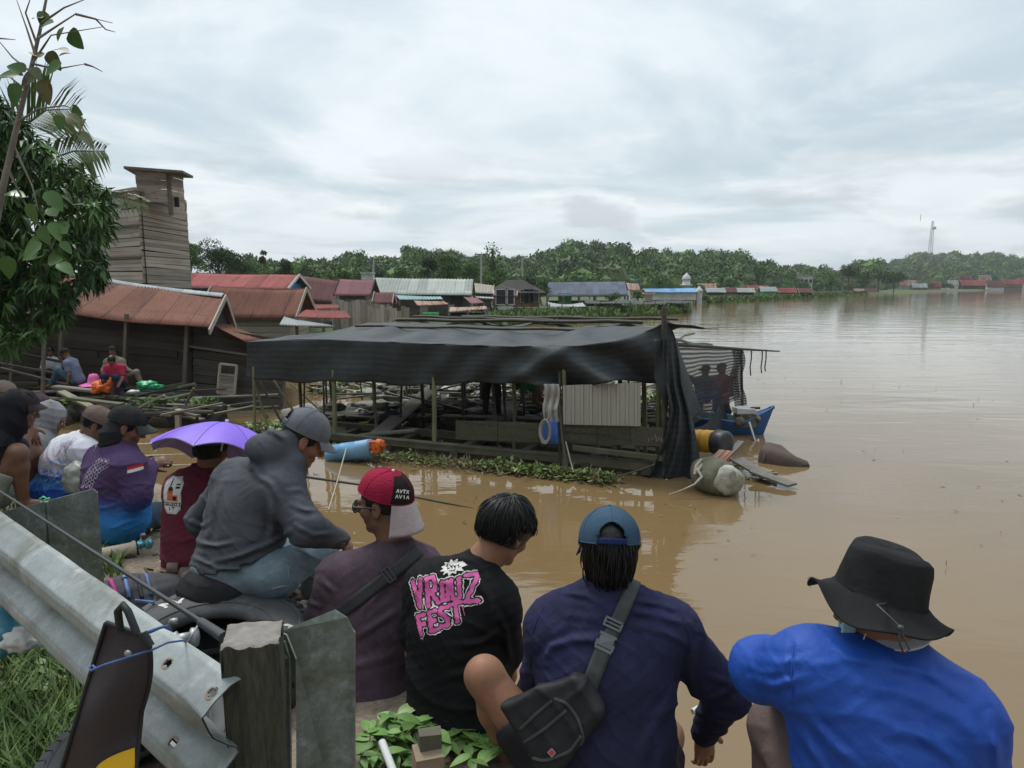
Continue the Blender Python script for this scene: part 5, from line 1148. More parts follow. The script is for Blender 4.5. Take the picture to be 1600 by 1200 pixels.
for x0,y0,x1,y1,D,m,w_ in ((190,650,256,617,15.6,m_wpale,.09),(236,648,300,634,15.8,m_plankg,.12),(95,612,150,640,15.9,m_bamboo,.2),(85,604,160,612,16.6,m_plankg,.22),(290,632,303,606,15.6,m_wmid,.04),(276,640,310,650,15.4,m_plankg,.14),(0,598,110,600,18,m_plankd,.3),(0,575,110,603,17.4,m_wdark,.10),(0,568,95,585,17.6,m_wdark,.08),(110,622,190,632,15.4,m_beam,.18)):
    mb = MB(); mb.bar(A(x0,y0,D), A(x1,y1,D-.3), w_, .05); mb.obj('plank', m, jt)
for i in range(30):
    x0 = -60+i*14; D = rj.uniform(15.2,17.6); p = A(x0, 640, D); mb = MB(); mb.tube([Vector((p.x,p.y,-.7)), Vector((p.x+rj.uniform(-.1,.1),p.y,rj.uniform(.3,.55)))], rj.uniform(.03,.06), 7); mb.obj('stilt', rj.choice([m_pole,m_wdark,m_wdark]), jt)
for i in range(34):
    p = A(rj.uniform(-60,320), rj.uniform(632,660), rj.uniform(15.9,17.6)); s = rj.uniform(.2,.45); lump((p.x,p.y,.08), (s*1.5,s,s*.9), m_junk[rj.choice([0,2,0])], 'mud_heap', jt, i, 2, .4)
mb = MB(); mb.bar(A(278,640,15.3), A(279,680,15.3), .1, .1); mb.obj('stilt', m_wgrey, jt)
leafpatch('jetty_weeds', 'small green weeds sprouting among the broken jetty boards', [A(x, y, 16.0) for x,y in ((110,600),(120,603),(225,618),(232,612),(310,608),(318,606),(322,610),(250,640),(255,645),(212,622))], m_leafs['light'], n=260, spread=.14, L=.16)
for o in [o for o in COL.objects if o.name.startswith('jetty_weeds')]: o.location.z += .45
m_pink = mat('pink_cloth', (.75,.16,.42), (.62,.12,.34), 6, .8); m_gbag = mat('green_plastic_bag', (.02,.30,.12), (.04,.42,.2), 8, .35, bump=.4, bscale=15)
t = thing('sun_hat', 'bright pink hat lying on the jetty between two seated people', 'hat', A(147,600,17.2)); mb = MB(); mb.lathe([(0,.26),(.09,.24),(.13,.14),(.14,.04),(.30,.0),(.34,-.02)], A(147,600,17.2), n=18); mb.obj('hat_felt', m_pink, t)
t = thing('orange_bag', 'orange plastic bag beside the boy in red on the jetty', 'bag', A(158,610,16.3)); lump(A(160,604,16.3), (.26,.2,.14), m_orange, 'bag_body', t, 3, 3, .6); lump(A(166,598,16.3), (.14,.12,.13), m_orange, 'bag_neck', t, 9, 3, .6)
t = thing('green_bag', 'green plastic bag lying right of the boy in red', 'bag', A(233,606,16.8)); lump(A(228,602,16.8), (.22,.16,.11), m_gbag, 'bag_body', t, 3, 3, .6); lump(A(241,604,16.8), (.16,.12,.07), m_gbag, 'bag_neck', t, 7, 3, .7)
t = thing('white_shoe', 'white cloth lump by the feet of the boy in red', 'cloth', A(208,613,16.2)); lump(A(208,612,16.2), (.14,.1,.05), m_white, 'rag', t, 3, 2, .5)

# ================================================================ foreground trees at left
m_mango = mat('mango_leaves', (.030,.070,.018), (.060,.12,.028), .9, .42, island=.4, spec=.25); m_mangol = mat('young_mango_leaves', (.09,.19,.035), (.07,.15,.03), .9, .38, island=.3)
m_big = mat('big_round_leaves', (.08,.155,.04), (.055,.115,.03), 3, .42, island=.25, c3=(.16,.11,.03), s3=9, t3=(.6,.7), spec=.2); m_bigb = mat('browning_leaves', (.13,.11,.03), (.09,.12,.03), 7, .55, island=.3, c3=(.09,.05,.02), s3=12, t3=(.52,.6))
m_palm = mat('palm_leaflets', (.13,.19,.08), (.17,.21,.08), 2, .6, island=.3, spec=.12); m_twig = mat('pale_twig', (.22,.19,.16), (.14,.12,.10), 8, .85)
outl = [(-160,140),(-60,120),(0,148),(30,185),(70,225),(115,262),(165,285),(176,320),(160,372),(165,405),(148,440),(112,462),(98,500),(40,530),(0,545),(-160,560)]
rg = np.random.default_rng(12)
cand = np.stack([rg.uniform(-160,180,5200), rg.uniform(118,560,5200)],1); inp = inpoly(cand[:,0], cand[:,1], outl)
# clumping
cl2 = np.array([sum(math.sin(a*.045*k_+b*.051*k_+k_*2) for k_ in (1,1.7,2.6)) for a, b in cand]); cand = cand[inp & (cl2 > -1.3)][:1900]
VL = []; VY = []
trk = A(-80, 620, 8.6)
for (x, y) in cand:
    Dd = rg.uniform(6.9, 9.6); P0 = np.array(A(x, y, Dd)); n = 11; ax_ = runit(1, rg)[0]*.6+np.array([.35,-.5,-.1]); ax_ /= np.linalg.norm(ax_)
    d = runit(n, rg)*.75+ax_*.6; d[:,2] -= .35; d /= np.linalg.norm(d,axis=1,keepdims=True)
    Ln = rg.uniform(.10,.20,n); Nn = runit(n, rg)*.5+np.array([0,-.2,1]); S_ = np.cross(d, Nn); S_ /= np.linalg.norm(S_,axis=1,keepdims=True); Nn = np.cross(S_, d); Wd = Ln*.26
    P = P0+runit(n, rg)*.025
    b0 = P; m1 = P+d*Ln[:,None]*.5; tip = P+d*Ln[:,None]-np.array([0,0,1])*(Ln*.22)[:,None]
    Lh = m1+S_*(Wd*.5)[:,None]+Nn*.008; Rh = m1-S_*(Wd*.5)[:,None]+Nn*.008
    V_ = np.stack([b0, Lh, tip, Rh, m1-Nn*.004],1).reshape(-1,3); (VY if rg.random() < .16 and x > 60 else VL).append(V_)
def leaf5(V_):
    V_ = np.vstack(V_); i = np.arange(len(V_)//5)[:,None]*5; return npmesh('leaves', V_, np.vstack([i+np.array([[0,4,1]]), i+np.array([[1,4,2]]), i+np.array([[2,4,3]]), i+np.array([[3,4,0]])]))
mg = thing('mango_tree', 'dense dark mango tree filling the left edge of the frame', 'tree', Vector((trk.x, trk.y, .5)))
link('crown', leaf5(VL), m_mango, mg); link('crown', leaf5(VY), m_mangol, mg)
mb = MB(); mb.tube([(trk.x,trk.y,.3), A(-60,450,8.4), A(-20,330,8.3), A(10,220,8.3)], [.16,.13,.08,.03], 10)
for (x0,y0,x1,y1) in ((-50,430,120,420),(-40,400,150,330),(-20,330,110,280),(0,260,40,200),(-50,440,60,500),(-30,380,-100,250)):
    mb.tube([A(x0,y0,8.4), A((x0+x1)/2,(y0+y1)/2+8,8.2), A(x1,y1,8.0)], [.06,.035,.012], 6)
mb.obj('trunk', m_trunk, mg)
# sapling with big round leaves and bare twigs
sp_ = thing('big_leaf_sapling', 'thin sapling with large round leaves and bare twigs at top left', 'tree', A(-40,520,5.6))
mb = MB(); st_pts = [A(-60,700,5.4), A(-20,420,5.6), A(5,290,5.7), A(28,190,5.7), A(48,110,5.7), A(62,50,5.7), A(76,-20,5.7)]
mb.tube(st_pts, [.032,.028,.024,.020,.016,.012,.008], 8); mb.obj('trunk', m_twig, sp_)
tw_ = [((48,112),(20,90),(-5,60)),((55,85),(42,45),(26,0)),((60,60),(90,40),(118,22),(176,36)),((66,35),(100,12),(140,-4)),((52,100),(88,108),(132,100)),((118,22),(150,30),(165,46),(180,50)),((50,100),(70,70),(80,55),(160,42)),((28,190),(60,170),(100,165),(122,172)),((40,140),(15,120),(-4,122)),((20,225),(50,290),(60,330)),((10,260),(45,330),(75,370),(85,400)),((58,70),(40,20),(50,-10)),((132,100),(145,104),(160,112)),((-30,56),(0,60),(24,62))]
mb = MB()
for q in tw_: mb.tube([A(x,y,5.65+.1*math.sin(x)) for x, y in q], list(np.linspace(.010,.0025,len(q))), 5)
mb.obj('twig', m_twig, sp_)
def bigleaf(mb, c, r, d, nrm, L):
    c = Vector(c); d = Vector(d).normalized(); nrm = Vector(nrm).normalized(); s = d.cross(nrm).normalized(); n_ = 6; vs = []
    for i in range(n_+1):
        u = i/n_; w_ = L*.42*math.sin(PI*min(1, u**.75*.97+.02))**.7
        base = c+d*(L*u)-Vector((0,0,1))*(.25*L*u*u)
        vs += [base-s*w_+nrm*.25*w_, base, base+s*w_+nrm*.25*w_]
    mb.add(vs, [(3*i+a, 3*i+a+1, 3*i+a+4, 3*i+a+3) for i in range(n_) for a in (0,1)], smooth=True)
rl = random.Random(8)
big = [(70,18,0),(84,35,0),(100,42,0),(108,50,0),(66,28,1),(86,78,1),(92,88,1),(74,82,1),(62,90,1),(96,98,0),(15,108,0),(30,118,0),(40,112,0),(2,122,0),(50,105,1),(60,115,1),(28,130,0),(66,125,1),(108,178,1),(120,196,1),(122,206,1),(135,186,1),(112,172,0),(92,180,0),(70,300,0),(45,318,0),(40,308,2),(95,345,0),(78,348,2),(88,338,2),(65,380,0),(80,398,0),(95,378,0),(104,365,0),(58,398,0),(75,410,0),(90,412,0),(50,372,0),(62,355,2),(20,320,0),(30,360,0),(12,400,0)]
for k_, mm in ((0,m_big),(1,m_bigb),(2,m_mangol)):
    mb = MB()
    for (x,y,k) in big:
        if k != k_: continue
        a = rl.uniform(-PI,PI); bigleaf(mb, A(x,y,5.6+rl.uniform(-.12,.12)), 0, (math.cos(a)*.8, rl.uniform(-.4,.3), math.sin(a)*.7-.15), (rl.uniform(-.7,.7), -.6, rl.uniform(.1,1.2)), rl.uniform(.085,.15)*(1 if y < 250 else 1.15))
    mb.obj('big_leaves', mm, sp_)
# palm
pm = thing('coconut_palm', 'palm fronds reaching out from behind the mango tree', 'palm', A(-90,600,10))
def frond(pts, nl, Lf, droop=.5, side=(1,1)):
    P = [A(*p) for p in pts]; mb = MB(); mb.tube(P, list(np.linspace(.02,.004,len(P))), 5); mb.obj('rachis', m_palm, pm); mb = MB()
    for i in range(nl):
        u = .08+.92*i/nl; k = u*(len(P)-1); a = int(min(k, len(P)-2)); c = P[a].lerp(P[a+1], k-a); t_ = (P[a+1]-P[a]).normalized()
        for s_, on_ in zip((-1,1), side):
            if not on_: continue
            L_ = Lf*(math.sin(PI*(u*.8+.15))**.6)*rl.uniform(.85,1.1); n0 = Vector((0,-.3,1)); sd_ = t_.cross(Vector((0,-1,.0))).normalized()*s_
            d_ = (t_*.75+sd_*.75+Vector((0,rl.uniform(-.2,.2),0))).normalized(); w_ = .016
            e1 = c+d_*L_*.5; e2 = c+d_*L_+Vector((0,0,-droop*L_*.45)); q = Vector((0,0,1)).cross(d_).normalized()*w_+Vector((0,0,w_*.5))
            mb.add([c-q*.5, c+q*.5, e1+q, e1-q, e2], [(0,1,2,3),(3,2,4)])
    mb.obj('leaflets', m_palm, pm)
frond([(10,250,9.5),(40,195,9.4),(72,172,9.3),(118,170,9.2)], 44, .80, .35)
frond([(20,290,9.5),(60,255,9.3),(115,236,9.1),(165,236,8.9)], 44, .50, .7)
frond([(60,330,9.4),(130,310,9.2),(190,308,9.0),(232,318,8.9)], 26, .22, .8)
mb = MB(); mb.tube([A(-90,640,10), A(-70,400,10), A(10,260,9.6)], [.14,.11,.06], 10); mb.obj('trunk', m_trunk, pm)

# ================================================================ near bank
m_dirt = mat('bank_dirt', (.25,.20,.145), (.19,.15,.105), 2.2, .95, bump=.6, bscale=16, bdist=.02, c3=(.12,.10,.07), s3=3.5, t3=(.5,.66), fine=.25, fscale=45)
EDGE = [(9,-1.8),(3,1.15),(1.5,1.62),(.7,1.95),(.2,2.32),(-.2,2.85),(-.7,3.45),(-1.3,4.15),(-2.0,4.95),(-2.8,5.6),(-4.0,6.4),(-7,8.6),(-15,13),(-30,22)]
ed = []
for (a, b), (c, d) in zip(EDGE[:-1], EDGE[1:]):
    n_ = max(2, int(math.hypot(c-a, d-b)/.09)) if abs(a) < 8 else 12
    for i in range(n_): ed.append((a+(c-a)*i/n_, b+(d-b)*i/n_))
inl = (-.51,-.86); ts = [(-1.9,-.9),(-1.3,-.3),(-.9,.25),(-.55,.8),(-.3,1.2),(-.12,1.48),(0,1.57),(.1,1.595)]+[(.1+.09*i, 1.6) for i in range(1,42)]+[(5,1.6),(7,1.6),(10,1.6),(16,1.6),(30,1.6)]
V = []; 
for (x, y) in ed:
    for (t_, z) in ts:
        X, Y_ = x+inl[0]*t_, y+inl[1]*t_; n_ = mnoise.noise(Vector((X*2.2,Y_*2.2,0)))*.03+mnoise.noise(Vector((X*7,Y_*7,3)))*.014+mnoise.noise(Vector((X*19,Y_*19,3)))*.006; e_ = mnoise.noise(Vector((X*1.5,Y_*1.5,z*2)))*.16 if t_ < 0 else 0
        V.append((X+e_, Y_+e_*.5, z+n_*(1 if t_ > -.2 else 5)))
k = len(ts); F = [(i*k+j, i*k+j+1, (i+1)*k+j+1, (i+1)*k+j) for i in range(len(ed)-1) for j in range(k-1)]
bk = link('riverbank', npmesh('riverbank', V, F, True), m_dirt); bk['kind'] = 'structure'
GZ = 1.6
def GP(px, py, dz=0.0): return G(px, py, GZ+dz)
# pebbles
rb = random.Random(4)
for i in range(26):
    px, py = rb.uniform(150,520), rb.uniform(835,960); p = GP(px, py); s = rb.uniform(.010,.028)
    o = lump(p, (s*1.3,s,s*.7), rb.choice([m_dirt,m_wpale,m_junk[1]]), 'pebble', None, i, 1, .3); tag(o, 'small pebble on the trodden dirt of the bank', 'pebble', 'pebbles on the bank')
for (px,py,s,lab) in ((478,925,.055,'brown rock at the water edge behind the plastic bag'),(505,905,.045,'smaller rock between the jeans and the maroon-grey shirt')):
    o = lump(GP(px,py,.02), (s*1.6,s,s*.8), m_dirt, 'rock', None, px, 4, .35); tag(o, lab, 'rock')
# grass at lower left
def gpts(n, x0, x1, y0, y1, thr=-.1):
    out_ = []
    for _ in range(n):
        x, y = rb.uniform(x0,x1), rb.uniform(y0,y1); p = GP(x, y)
        if mnoise.noise(Vector((p.x*2,p.y*2,1))) > thr: out_.append((p.x,p.y,GZ-.01))
    return out_
m_g1 = mat('fresh_grass', (.085,.15,.03), (.12,.19,.045), 3, .55, island=.4); m_g2 = mat('dry_grass', (.26,.23,.12), (.17,.16,.08), 3, .8, island=.35)
o = blades('grass', gpts(3600,-60,150,985,1260,-.12), .15, .010, m_g1, '', .9); tag(o, 'green grass on the verge below the crash barrier', 'grass', kind='stuff')
o = blades('grass', gpts(4200,-60,150,985,1260,-.45), .08, .007, m_g2, '', 1.6); tag(o, 'dry straw lying between the grass on the verge', 'grass', kind='stuff')
o = blades('grass', gpts(900,-60,70,770,900,-.2)+gpts(260,150,190,870,905,-.5), .10, .010, m_g1, '', .9); tag(o, 'short grass on the bank left of the seated people', 'grass', kind='stuff')
def weed(label, c, nst, L, seed, spread=.12, m=None, name='weed', broad=.55, hgt=.16, group='broad-leaved weeds on the verge'):
    r = random.Random(seed); t = thing(name, label, 'weed', c, group); ms = MB(); ml = MB()
    for s in range(nst):
        a = r.uniform(0, 2*PI); l = r.uniform(.5,1); tip = Vector(c)+Vector((math.cos(a)*spread*l, math.sin(a)*spread*l, hgt*r.uniform(.5,1.1))); mid_ = (Vector(c)+tip)/2+Vector((0,0,.03)); ms.tube([c, mid_, tip], [.004,.003,.002], 5)
        for q in range(6):
            b = r.uniform(0, 2*PI); p0 = mid_.lerp(tip, q/5); LL = L*r.uniform(.6,1.15); d_ = Vector((math.cos(b), math.sin(b), r.uniform(-.1,.4))); n_ = Vector((r.uniform(-.3,.3), r.uniform(-.3,.3), 1)); s_ = d_.cross(n_).normalized()
            vs = []; K = 6
            for i in range(K+1):
                u = i/K; w_ = LL*broad*.5*math.sin(PI*(u**.8)*.98+.02)**.9; bb = p0+d_*(LL*u)-Vector((0,0,1))*.3*LL*u*u; vs += [bb-s_*w_+Vector((0,0,.18*w_)), bb, bb+s_*w_+Vector((0,0,.18*w_))]
            ml.add(vs, [(3*i+k2, 3*i+k2+1, 3*i+k2+4, 3*i+k2+3) for i in range(K) for k2 in (0,1)], smooth=True)
    ms.obj('stem', m_g1, t); ml.obj('leaf_cluster', m or m_g1, t); return t
m_wl = mat('weed_leaves', (.085,.175,.04), (.13,.23,.06), 9, .5, island=.45, spec=.3, c3=(.16,.17,.05), s3=12, t3=(.58,.7)); m_wl2 = mat('pale_weed_leaves', (.22,.32,.13), (.17,.26,.10), 4, .5, island=.25)
for i, (px,py,lab) in enumerate(((20,1010,'weed with broad leaves nearest the left edge below the barrier'),(60,1040,'weed in the grass just left of the second tyre'),(40,1110,'weed in the middle of the grassy verge'),(85,1150,'weed at the foot of the black sleeve'),(15,1170,'lowest weed in the bottom left corner'),(5,1060,'broad-leaved weed at the left edge, above the corner one'),(110,1190,'weed squeezed against the sleeve at the bottom edge'),(60,1090,'yellowish weed right in the grass middle'))):
    weed(lab, GP(px,py), 8, .055, i+1, .12, m_wl if i != 7 else m_wl2, hgt=.10)
for i, (px,py,L_,m,lab,h_) in enumerate(((600,1180,.10,m_wl,'leafy plant directly right of the steel plate',.13),(650,1150,.11,m_wl2,'pale plant behind the wooden stub',.10),(700,1165,.10,m_wl,'leafy plant right of the wooden stub',.09),(745,1185,.09,m_wl,'leafy plant under the bare shin at the bottom edge',.07),(575,1205,.09,m_wl,'plant at the bottom edge against the steel plate',.12),(640,1200,.08,m_wl,'plant in front of the wooden stub',.05))):
    weed(lab, GP(px,py), 6, L_*.85, 20+i, .11, m, hgt=h_, broad=.42, group='leafy plants at the feet of the seated men')
# wooden stub, plastic pipe
m_stub = mat('sawn_wood', (.30,.22,.15), (.22,.16,.11), 6, .9, stretch=(1,1,4), bump=.4, bscale=20, bdist=.005)
t = thing('wooden_stub', 'sawn wooden stub among the leaves at the bottom edge', 'stub', GP(665,1195)); p = A(668,1185,1.95)
mb = MB(); mb.box(p+Vector((0,0,-.04)), (.085,.07,.13), Matrix.Rotation(.3,3,'Z'), .004); mb.obj('block', m_stub, t); mb = MB(); mb.box(p+Vector((.005,.02,.045)), (.07,.035,.055), Matrix.Rotation(.3,3,'Z'), .004); mb.obj('tenon', m_beam, t)
t = thing('plastic_pipe', 'short dirty white pipe poking from the leaves', 'pipe', GP(610,1190)); mb = MB(); mb.tube([A(597,1160,2.15), A(622,1225,1.95)], .013, 10); mb.obj('pipe', m_white, t)
# ================================================================ crash barrier
m_galv = mat('galvanised_steel', (.28,.31,.305), (.205,.228,.228), 3.2, .50, stretch=(1,1,1), metal=.25, bump=.15, bscale=30, bdist=.003, c3=(.37,.40,.395), s3=7, t3=(.5,.68), rvar=.12, streak=((.13,.135,.11),(3.5,3.5,3.5),(.50,.68)), fine=.08, fscale=90)
m_galvd = mat('dirty_galvanised_steel', (.20,.225,.21), (.13,.15,.135), 5, .6, metal=.25, bump=.3, bscale=40, bdist=.003, c3=(.24,.27,.26), s3=14, t3=(.5,.6), streak=((.10,.11,.07),(2,2,6),(.48,.66)), fine=.15, fscale=70)
m_bolt = mat('rusty_bolt', (.12,.10,.085), (.20,.11,.06), 30, .6, metal=.5)
m_rust = mat('rust_stain', (.28,.15,.08), (.20,.17,.14), 25, .9)
E = A(374,1062,1.42); FAR = G(0,800,E.z); dr = (FAR-E); dr.z = 0; dr.normalize(); nr = Vector((dr.y,-dr.x,0)); nr = nr if nr.dot(Vector((-1,-1,0))) > 0 else -nr   # towards the road
prof = [(0,0),(.012,-.003),(.045,-.022),(.078,-.045),(.083,-.058),(.083,-.085),(.078,-.100),(.045,-.128),(.012,-.147),(.004,-.156),(.012,-.165),(.045,-.184),(.078,-.212),(.083,-.226),(.083,-.252),(.078,-.266),(.045,-.29),(.012,-.308),(0,-.312)]
def rp_(s, i):
    d_, z_ = prof[i]; b = max(0, 1-s/.16); return E+dr*s+nr*(d_+.012*b*b*math.sin(i*.8))+Vector((0,0,z_-.04*b*b*(i/18)*.3 + .004*mnoise.noise(Vector((s*5,i*.3,0)))))
holes = []
mb = MB(); NS = 420; Ls = 6.3
# subdivide the profile finely, leaving slots as real openings
fine = 6; NP = (len(prof)-1)*fine
ss = [ (i/NS)**1.9*Ls for i in range(NS+1)]
def pp(s, j):
    i, f = divmod(j, fine); i = min(i, len(prof)-2); f = (j-i*fine)/fine; return rp_(s, i).lerp(rp_(s, i+1), f)
arc = [0.0]
for j in range(NP): arc.append(arc[-1]+(pp(1,j+1)-pp(1,j)).length)
def proj(p):
    v = Vector(p)-Vector((0,0,H)); zc = v.y*ct-v.z*st; return (800+FPX*v.x/zc, 600-FPX*(v.y*st+v.z*ct)/zc)
def find(px, py, j0=0, j1=200):
    return min(((proj(pp(s_,j))[0]-px)**2+(proj(pp(s_,j))[1]-py)**2, s_, j) for s_ in np.linspace(.01,.5,120) for j in range(j0, min(j1,NP+1)))
hc = [(q_[1], arc[q_[2]]) for q_ in (find(332,1084,0,6*fine), find(264,1036,0,6*fine), find(271,1160,10*fine,15*fine))]
grid = [[pp(s, j) for j in range(NP+1)] for s in ss]; vs = [v for r in grid for v in r]; fs = []
for i in range(NS):
    for j in range(NP):
        sm, am = (ss[i]+ss[i+1])/2, (arc[j]+arc[j+1])/2
        if any(((sm-h0)/.0145)**2+((am-h1)/.0105)**2 < 1 for h0, h1 in hc): continue
        fs.append((i*(NP+1)+j, i*(NP+1)+j+1, (i+1)*(NP+1)+j+1, (i+1)*(NP+1)+j))
mb.add(vs, fs, smooth=True)
vb = [v-nr*.004-Vector((0,0,.001)) for v in vs]; mb.add(vb, [tuple(reversed(f)) for f in fs], smooth=True)
rail = thing('crash_barrier', 'galvanised W-profile crash barrier running along the road edge', 'crash barrier', Vector((E.x,E.y,GZ)))
bm_ = mb.obj('rail_beam', m_galv, rail)
for q, (h0, h1) in enumerate(hc[:3]):
    j = int(np.interp(h1, arc, range(NP+1))); c = pp(h0, j); a_ = (pp(h0,min(NP,j+2))-pp(h0,max(0,j-2))).normalized(); mb = MB(); n2 = dr.cross(a_).normalized(); n2 = n2 if n2.dot(nr) > 0 else -n2
    mb.grid(lambda u, v: c+n2*.0012+dr*math.cos(u*2*PI)*(.0145+.0028*v*(1+.8*math.sin(u*9)))+a_*math.sin(u*2*PI)*(.0105+.0028*v*(1+.9*math.sin(u*7+q))), 24, 2); mb.obj('rust_ring', m_rust, rail)
# wooden post and steel channel posts
m_oldwood = mat('rotten_post', (.070,.068,.046), (.036,.036,.026), 4, .95, stretch=(5,5,.8), bump=.9, bscale=10, bdist=.012, c3=(.17,.18,.09), s3=1.6, t3=(.58,.72), fine=.3, fscale=30)
m_endgrain = mat('grey_end_grain', (.26,.235,.21), (.16,.145,.13), 14, .95, bump=.8, bscale=30, bdist=.01)
wp = thing('wooden_post', 'mossy square wooden post beside the end of the barrier', 'post', A(395,1330,1.5)); F_ = Field
ptop = A(395,990,1.50); zt_ = ptop.z
ax1 = Vector((.97,.24,0)); ax2 = Vector((-.24,.97,0)); hw_ = .062
mb = MB(); 
def postf(u, v):
    a = u*4; k = int(a) % 4; f = a-int(a); cs = [(-1,-1),(1,-1),(1,1),(-1,1)]; p0, p1 = cs[k], cs[(k+1) % 4]; x = p0[0]+(p1[0]-p0[0])*f; y = p0[1]+(p1[1]-p0[1])*f
    rr = 1-.06*(abs(x*y))**3; z = zt_-v*.95; g_ = .0035*mnoise.noise(Vector((u*60,z*3,0)))+.003*mnoise.noise(Vector((u*22,z*9,4))); e_ = (1+g_/hw_); return ptop*1+ax1*(x*hw_*rr*e_)+ax2*(y*hw_*rr*e_)+Vector((0,0,z-zt_+ (.012*mnoise.noise(Vector((x*2,y*2,5))) if v < .01 else 0)))
mb.grid(postf, 96, 120); wpb = mb.obj('shaft', m_oldwood, wp)
mb = MB(); mb.grid(lambda u, v: ptop+ax1*((2*u-1)*hw_*.97)+ax2*((2*v-1)*hw_*.97)+Vector((0,0,.004+.010*mnoise.noise(Vector(((2*u-1)*2,(2*v-1)*2,5)))-.006*max(abs(2*u-1),abs(2*v-1))**6)), 20, 20); mb.obj('end_grain', m_endgrain, wp)
def plate(mb, pts, th=.004):
    pts = [Vector(p) for p in pts]; n_ = (pts[1]-pts[0]).cross(pts[2]-pts[0]).normalized(); k = len(pts); mb.add(pts+[p+n_*th for p in pts], [tuple(range(k)), tuple(reversed(range(k,2*k)))]+[(i,(i+1)%k,(i+1)%k+k,i+k) for i in range(k)])
cp = thing('steel_channel_post', 'rounded-corner steel channel post bolted to the mossy wooden post', 'steel post', A(490,1400,1.6))
mb = MB(); plate(mb, [A(436,987,1.60), A(447,992,1.58), A(462,1030,1.55), A(464,1400,1.55), A(553,1400,1.66), A(553,990,1.66), A(541,965,1.66), A(522,953,1.66)][::1]); mb.obj('face_plate', m_galvd, cp)
mb = MB(); plate(mb, [A(424,993,1.60), A(444,1003,1.56), A(452,1030,1.555), A(456,1400,1.555), A(428,1400,1.60)]); mb.obj('web_plate', m_galvd, cp)
mb = MB(); plate(mb, [A(553,988,1.662), A(553,1400,1.662), A(545,1400,1.80), A(545,975,1.80)]); mb.obj('rear_flange', m_galvd, cp)
for (x,y) in ((438,1028),(441,1180)):
    mb = MB(); mb.lathe([(0,.020),(.011,.020),(.012,.004),(.017,.003),(.017,0)], A(x,y,1.545), Matrix.Rotation(PI/2,3,'X'), 6, False); mb.obj('bolt', m_bolt, cp)
mb = MB(); plate(mb, [A(440,1085,1.553), A(445,1090,1.552), A(445,1118,1.552), A(441,1123,1.553), A(438,1117,1.553), A(438,1090,1.553)], .001); mb.obj('slot_edge', m_galv, cp)
t = thing('steel_channel_post', 'wide steel post with mottled grey face behind the far end of the barrier', 'steel post', A(80,1050,2.9))
mb = MB(); plate(mb, [A(-60,815,3.05), A(68,784,2.96), A(80,940,2.96), A(-60,990,3.05)]); mb.obj('face_plate', m_galvd, t)
mb = MB(); plate(mb, [A(76,782,2.96), A(145,764,2.9), A(152,770,2.9), A(165,960,2.9), A(86,960,2.96)]); mb.obj('face_plate', m_galvd, t)
mb = MB(); mb.bar(A(71,783,2.99), A(82,960,2.99), .03, .03, up=(0,1,0)); mb.obj('web_plate', m_galvd, t)
m_gstring = mat('green_string', (.10,.55,.22), rough=.6); mb = MB(); mb.tube([A(62,780,2.93), A(68,776,2.9), A(76,781,2.92), A(66,783,2.92), A(78,778,2.93)], .004, 5); mb.obj('string', m_gstring, t)
# ---------------------------------------------------------------- tyres
m_tyre = mat('worn_tyre_rubber', (.028,.030,.032), (.048,.049,.049), 5, .62, bump=.3, bscale=40, bdist=.003, c3=(.12,.115,.10), s3=5, t3=(.58,.75)); m_lett = mat('white_tyre_letters', (.62,.60,.55), (.45,.44,.40), 20, .8)
def tyre(label, c, axis, R, r_in, wid, name='tyre', letters=None):
    q = Vector(axis).to_track_quat('Z','Y').to_matrix(); t = thing(name, label, 'tyre', c, None); w2 = wid/2
    pr = [(r_in,-w2*.55),(r_in-.008,-w2*.7),(r_in+.012,-w2*.85),(r_in+.04,-w2*.98),((R+r_in)/2,-w2*1.05),(R*.88,-w2*.98),(R*.95,-w2*.86),(R*.985,-w2*.75)]
    full = pr+[(R*.992,-w2*.4),(R,0),(R*.992,w2*.4)]+[(a,-b) for a, b in pr[::-1]]
    mb = MB(); mb.lathe(full, c, q, 72); ob = mb.obj('tyre_wall', m_tyre, t)
    mb = MB(); n_ = 44
    for i in range(n_):
        a = 2*PI*i/n_
        for (z0, z1, off, rr) in ((-w2*.95,-w2*.45,0,R*.965),(-w2*.38,-w2*.02,.4,R*1.0),(w2*.02,w2*.38,0,R*1.0),(w2*.45,w2*.95,.4,R*.965)):
            aa = a+off*2*PI/n_; p = Vector((math.cos(aa)*rr, math.sin(aa)*rr, (z0+z1)/2)); m3 = Matrix.Rotation(aa,3,'Z')@Matrix.Rotation(.25 if z0 < 0 else -.25,3,'X'); mb.box(Vector(c)+q@p, (.026, 2*PI*R/n_*.66, abs(z1-z0)*.92), q@m3, .001)
    mb.obj('tread', m_tyre, t)
    mb = MB(); [mb.lathe([(rr_,w2*zz1),(rr_+.004,w2*zz1+.004),(rr_+.008,w2*zz1)], c, q, 72) for rr_, zz1 in ((r_in+.035,.98),(R*.86,1.0))]; mb.obj('sidewall_rib', m_tyre, t)
    return t, ob, q
c_t = Vector(((318-800)/FPX*2.75, 2.62, GZ+.125)); t1, tob, tq = tyre('large worn off-road tyre lying flat, used as a seat, with white letters', c_t, (.05,-.06,1), .395, .205, .25)
up_t = tq@Vector((0,0,1))
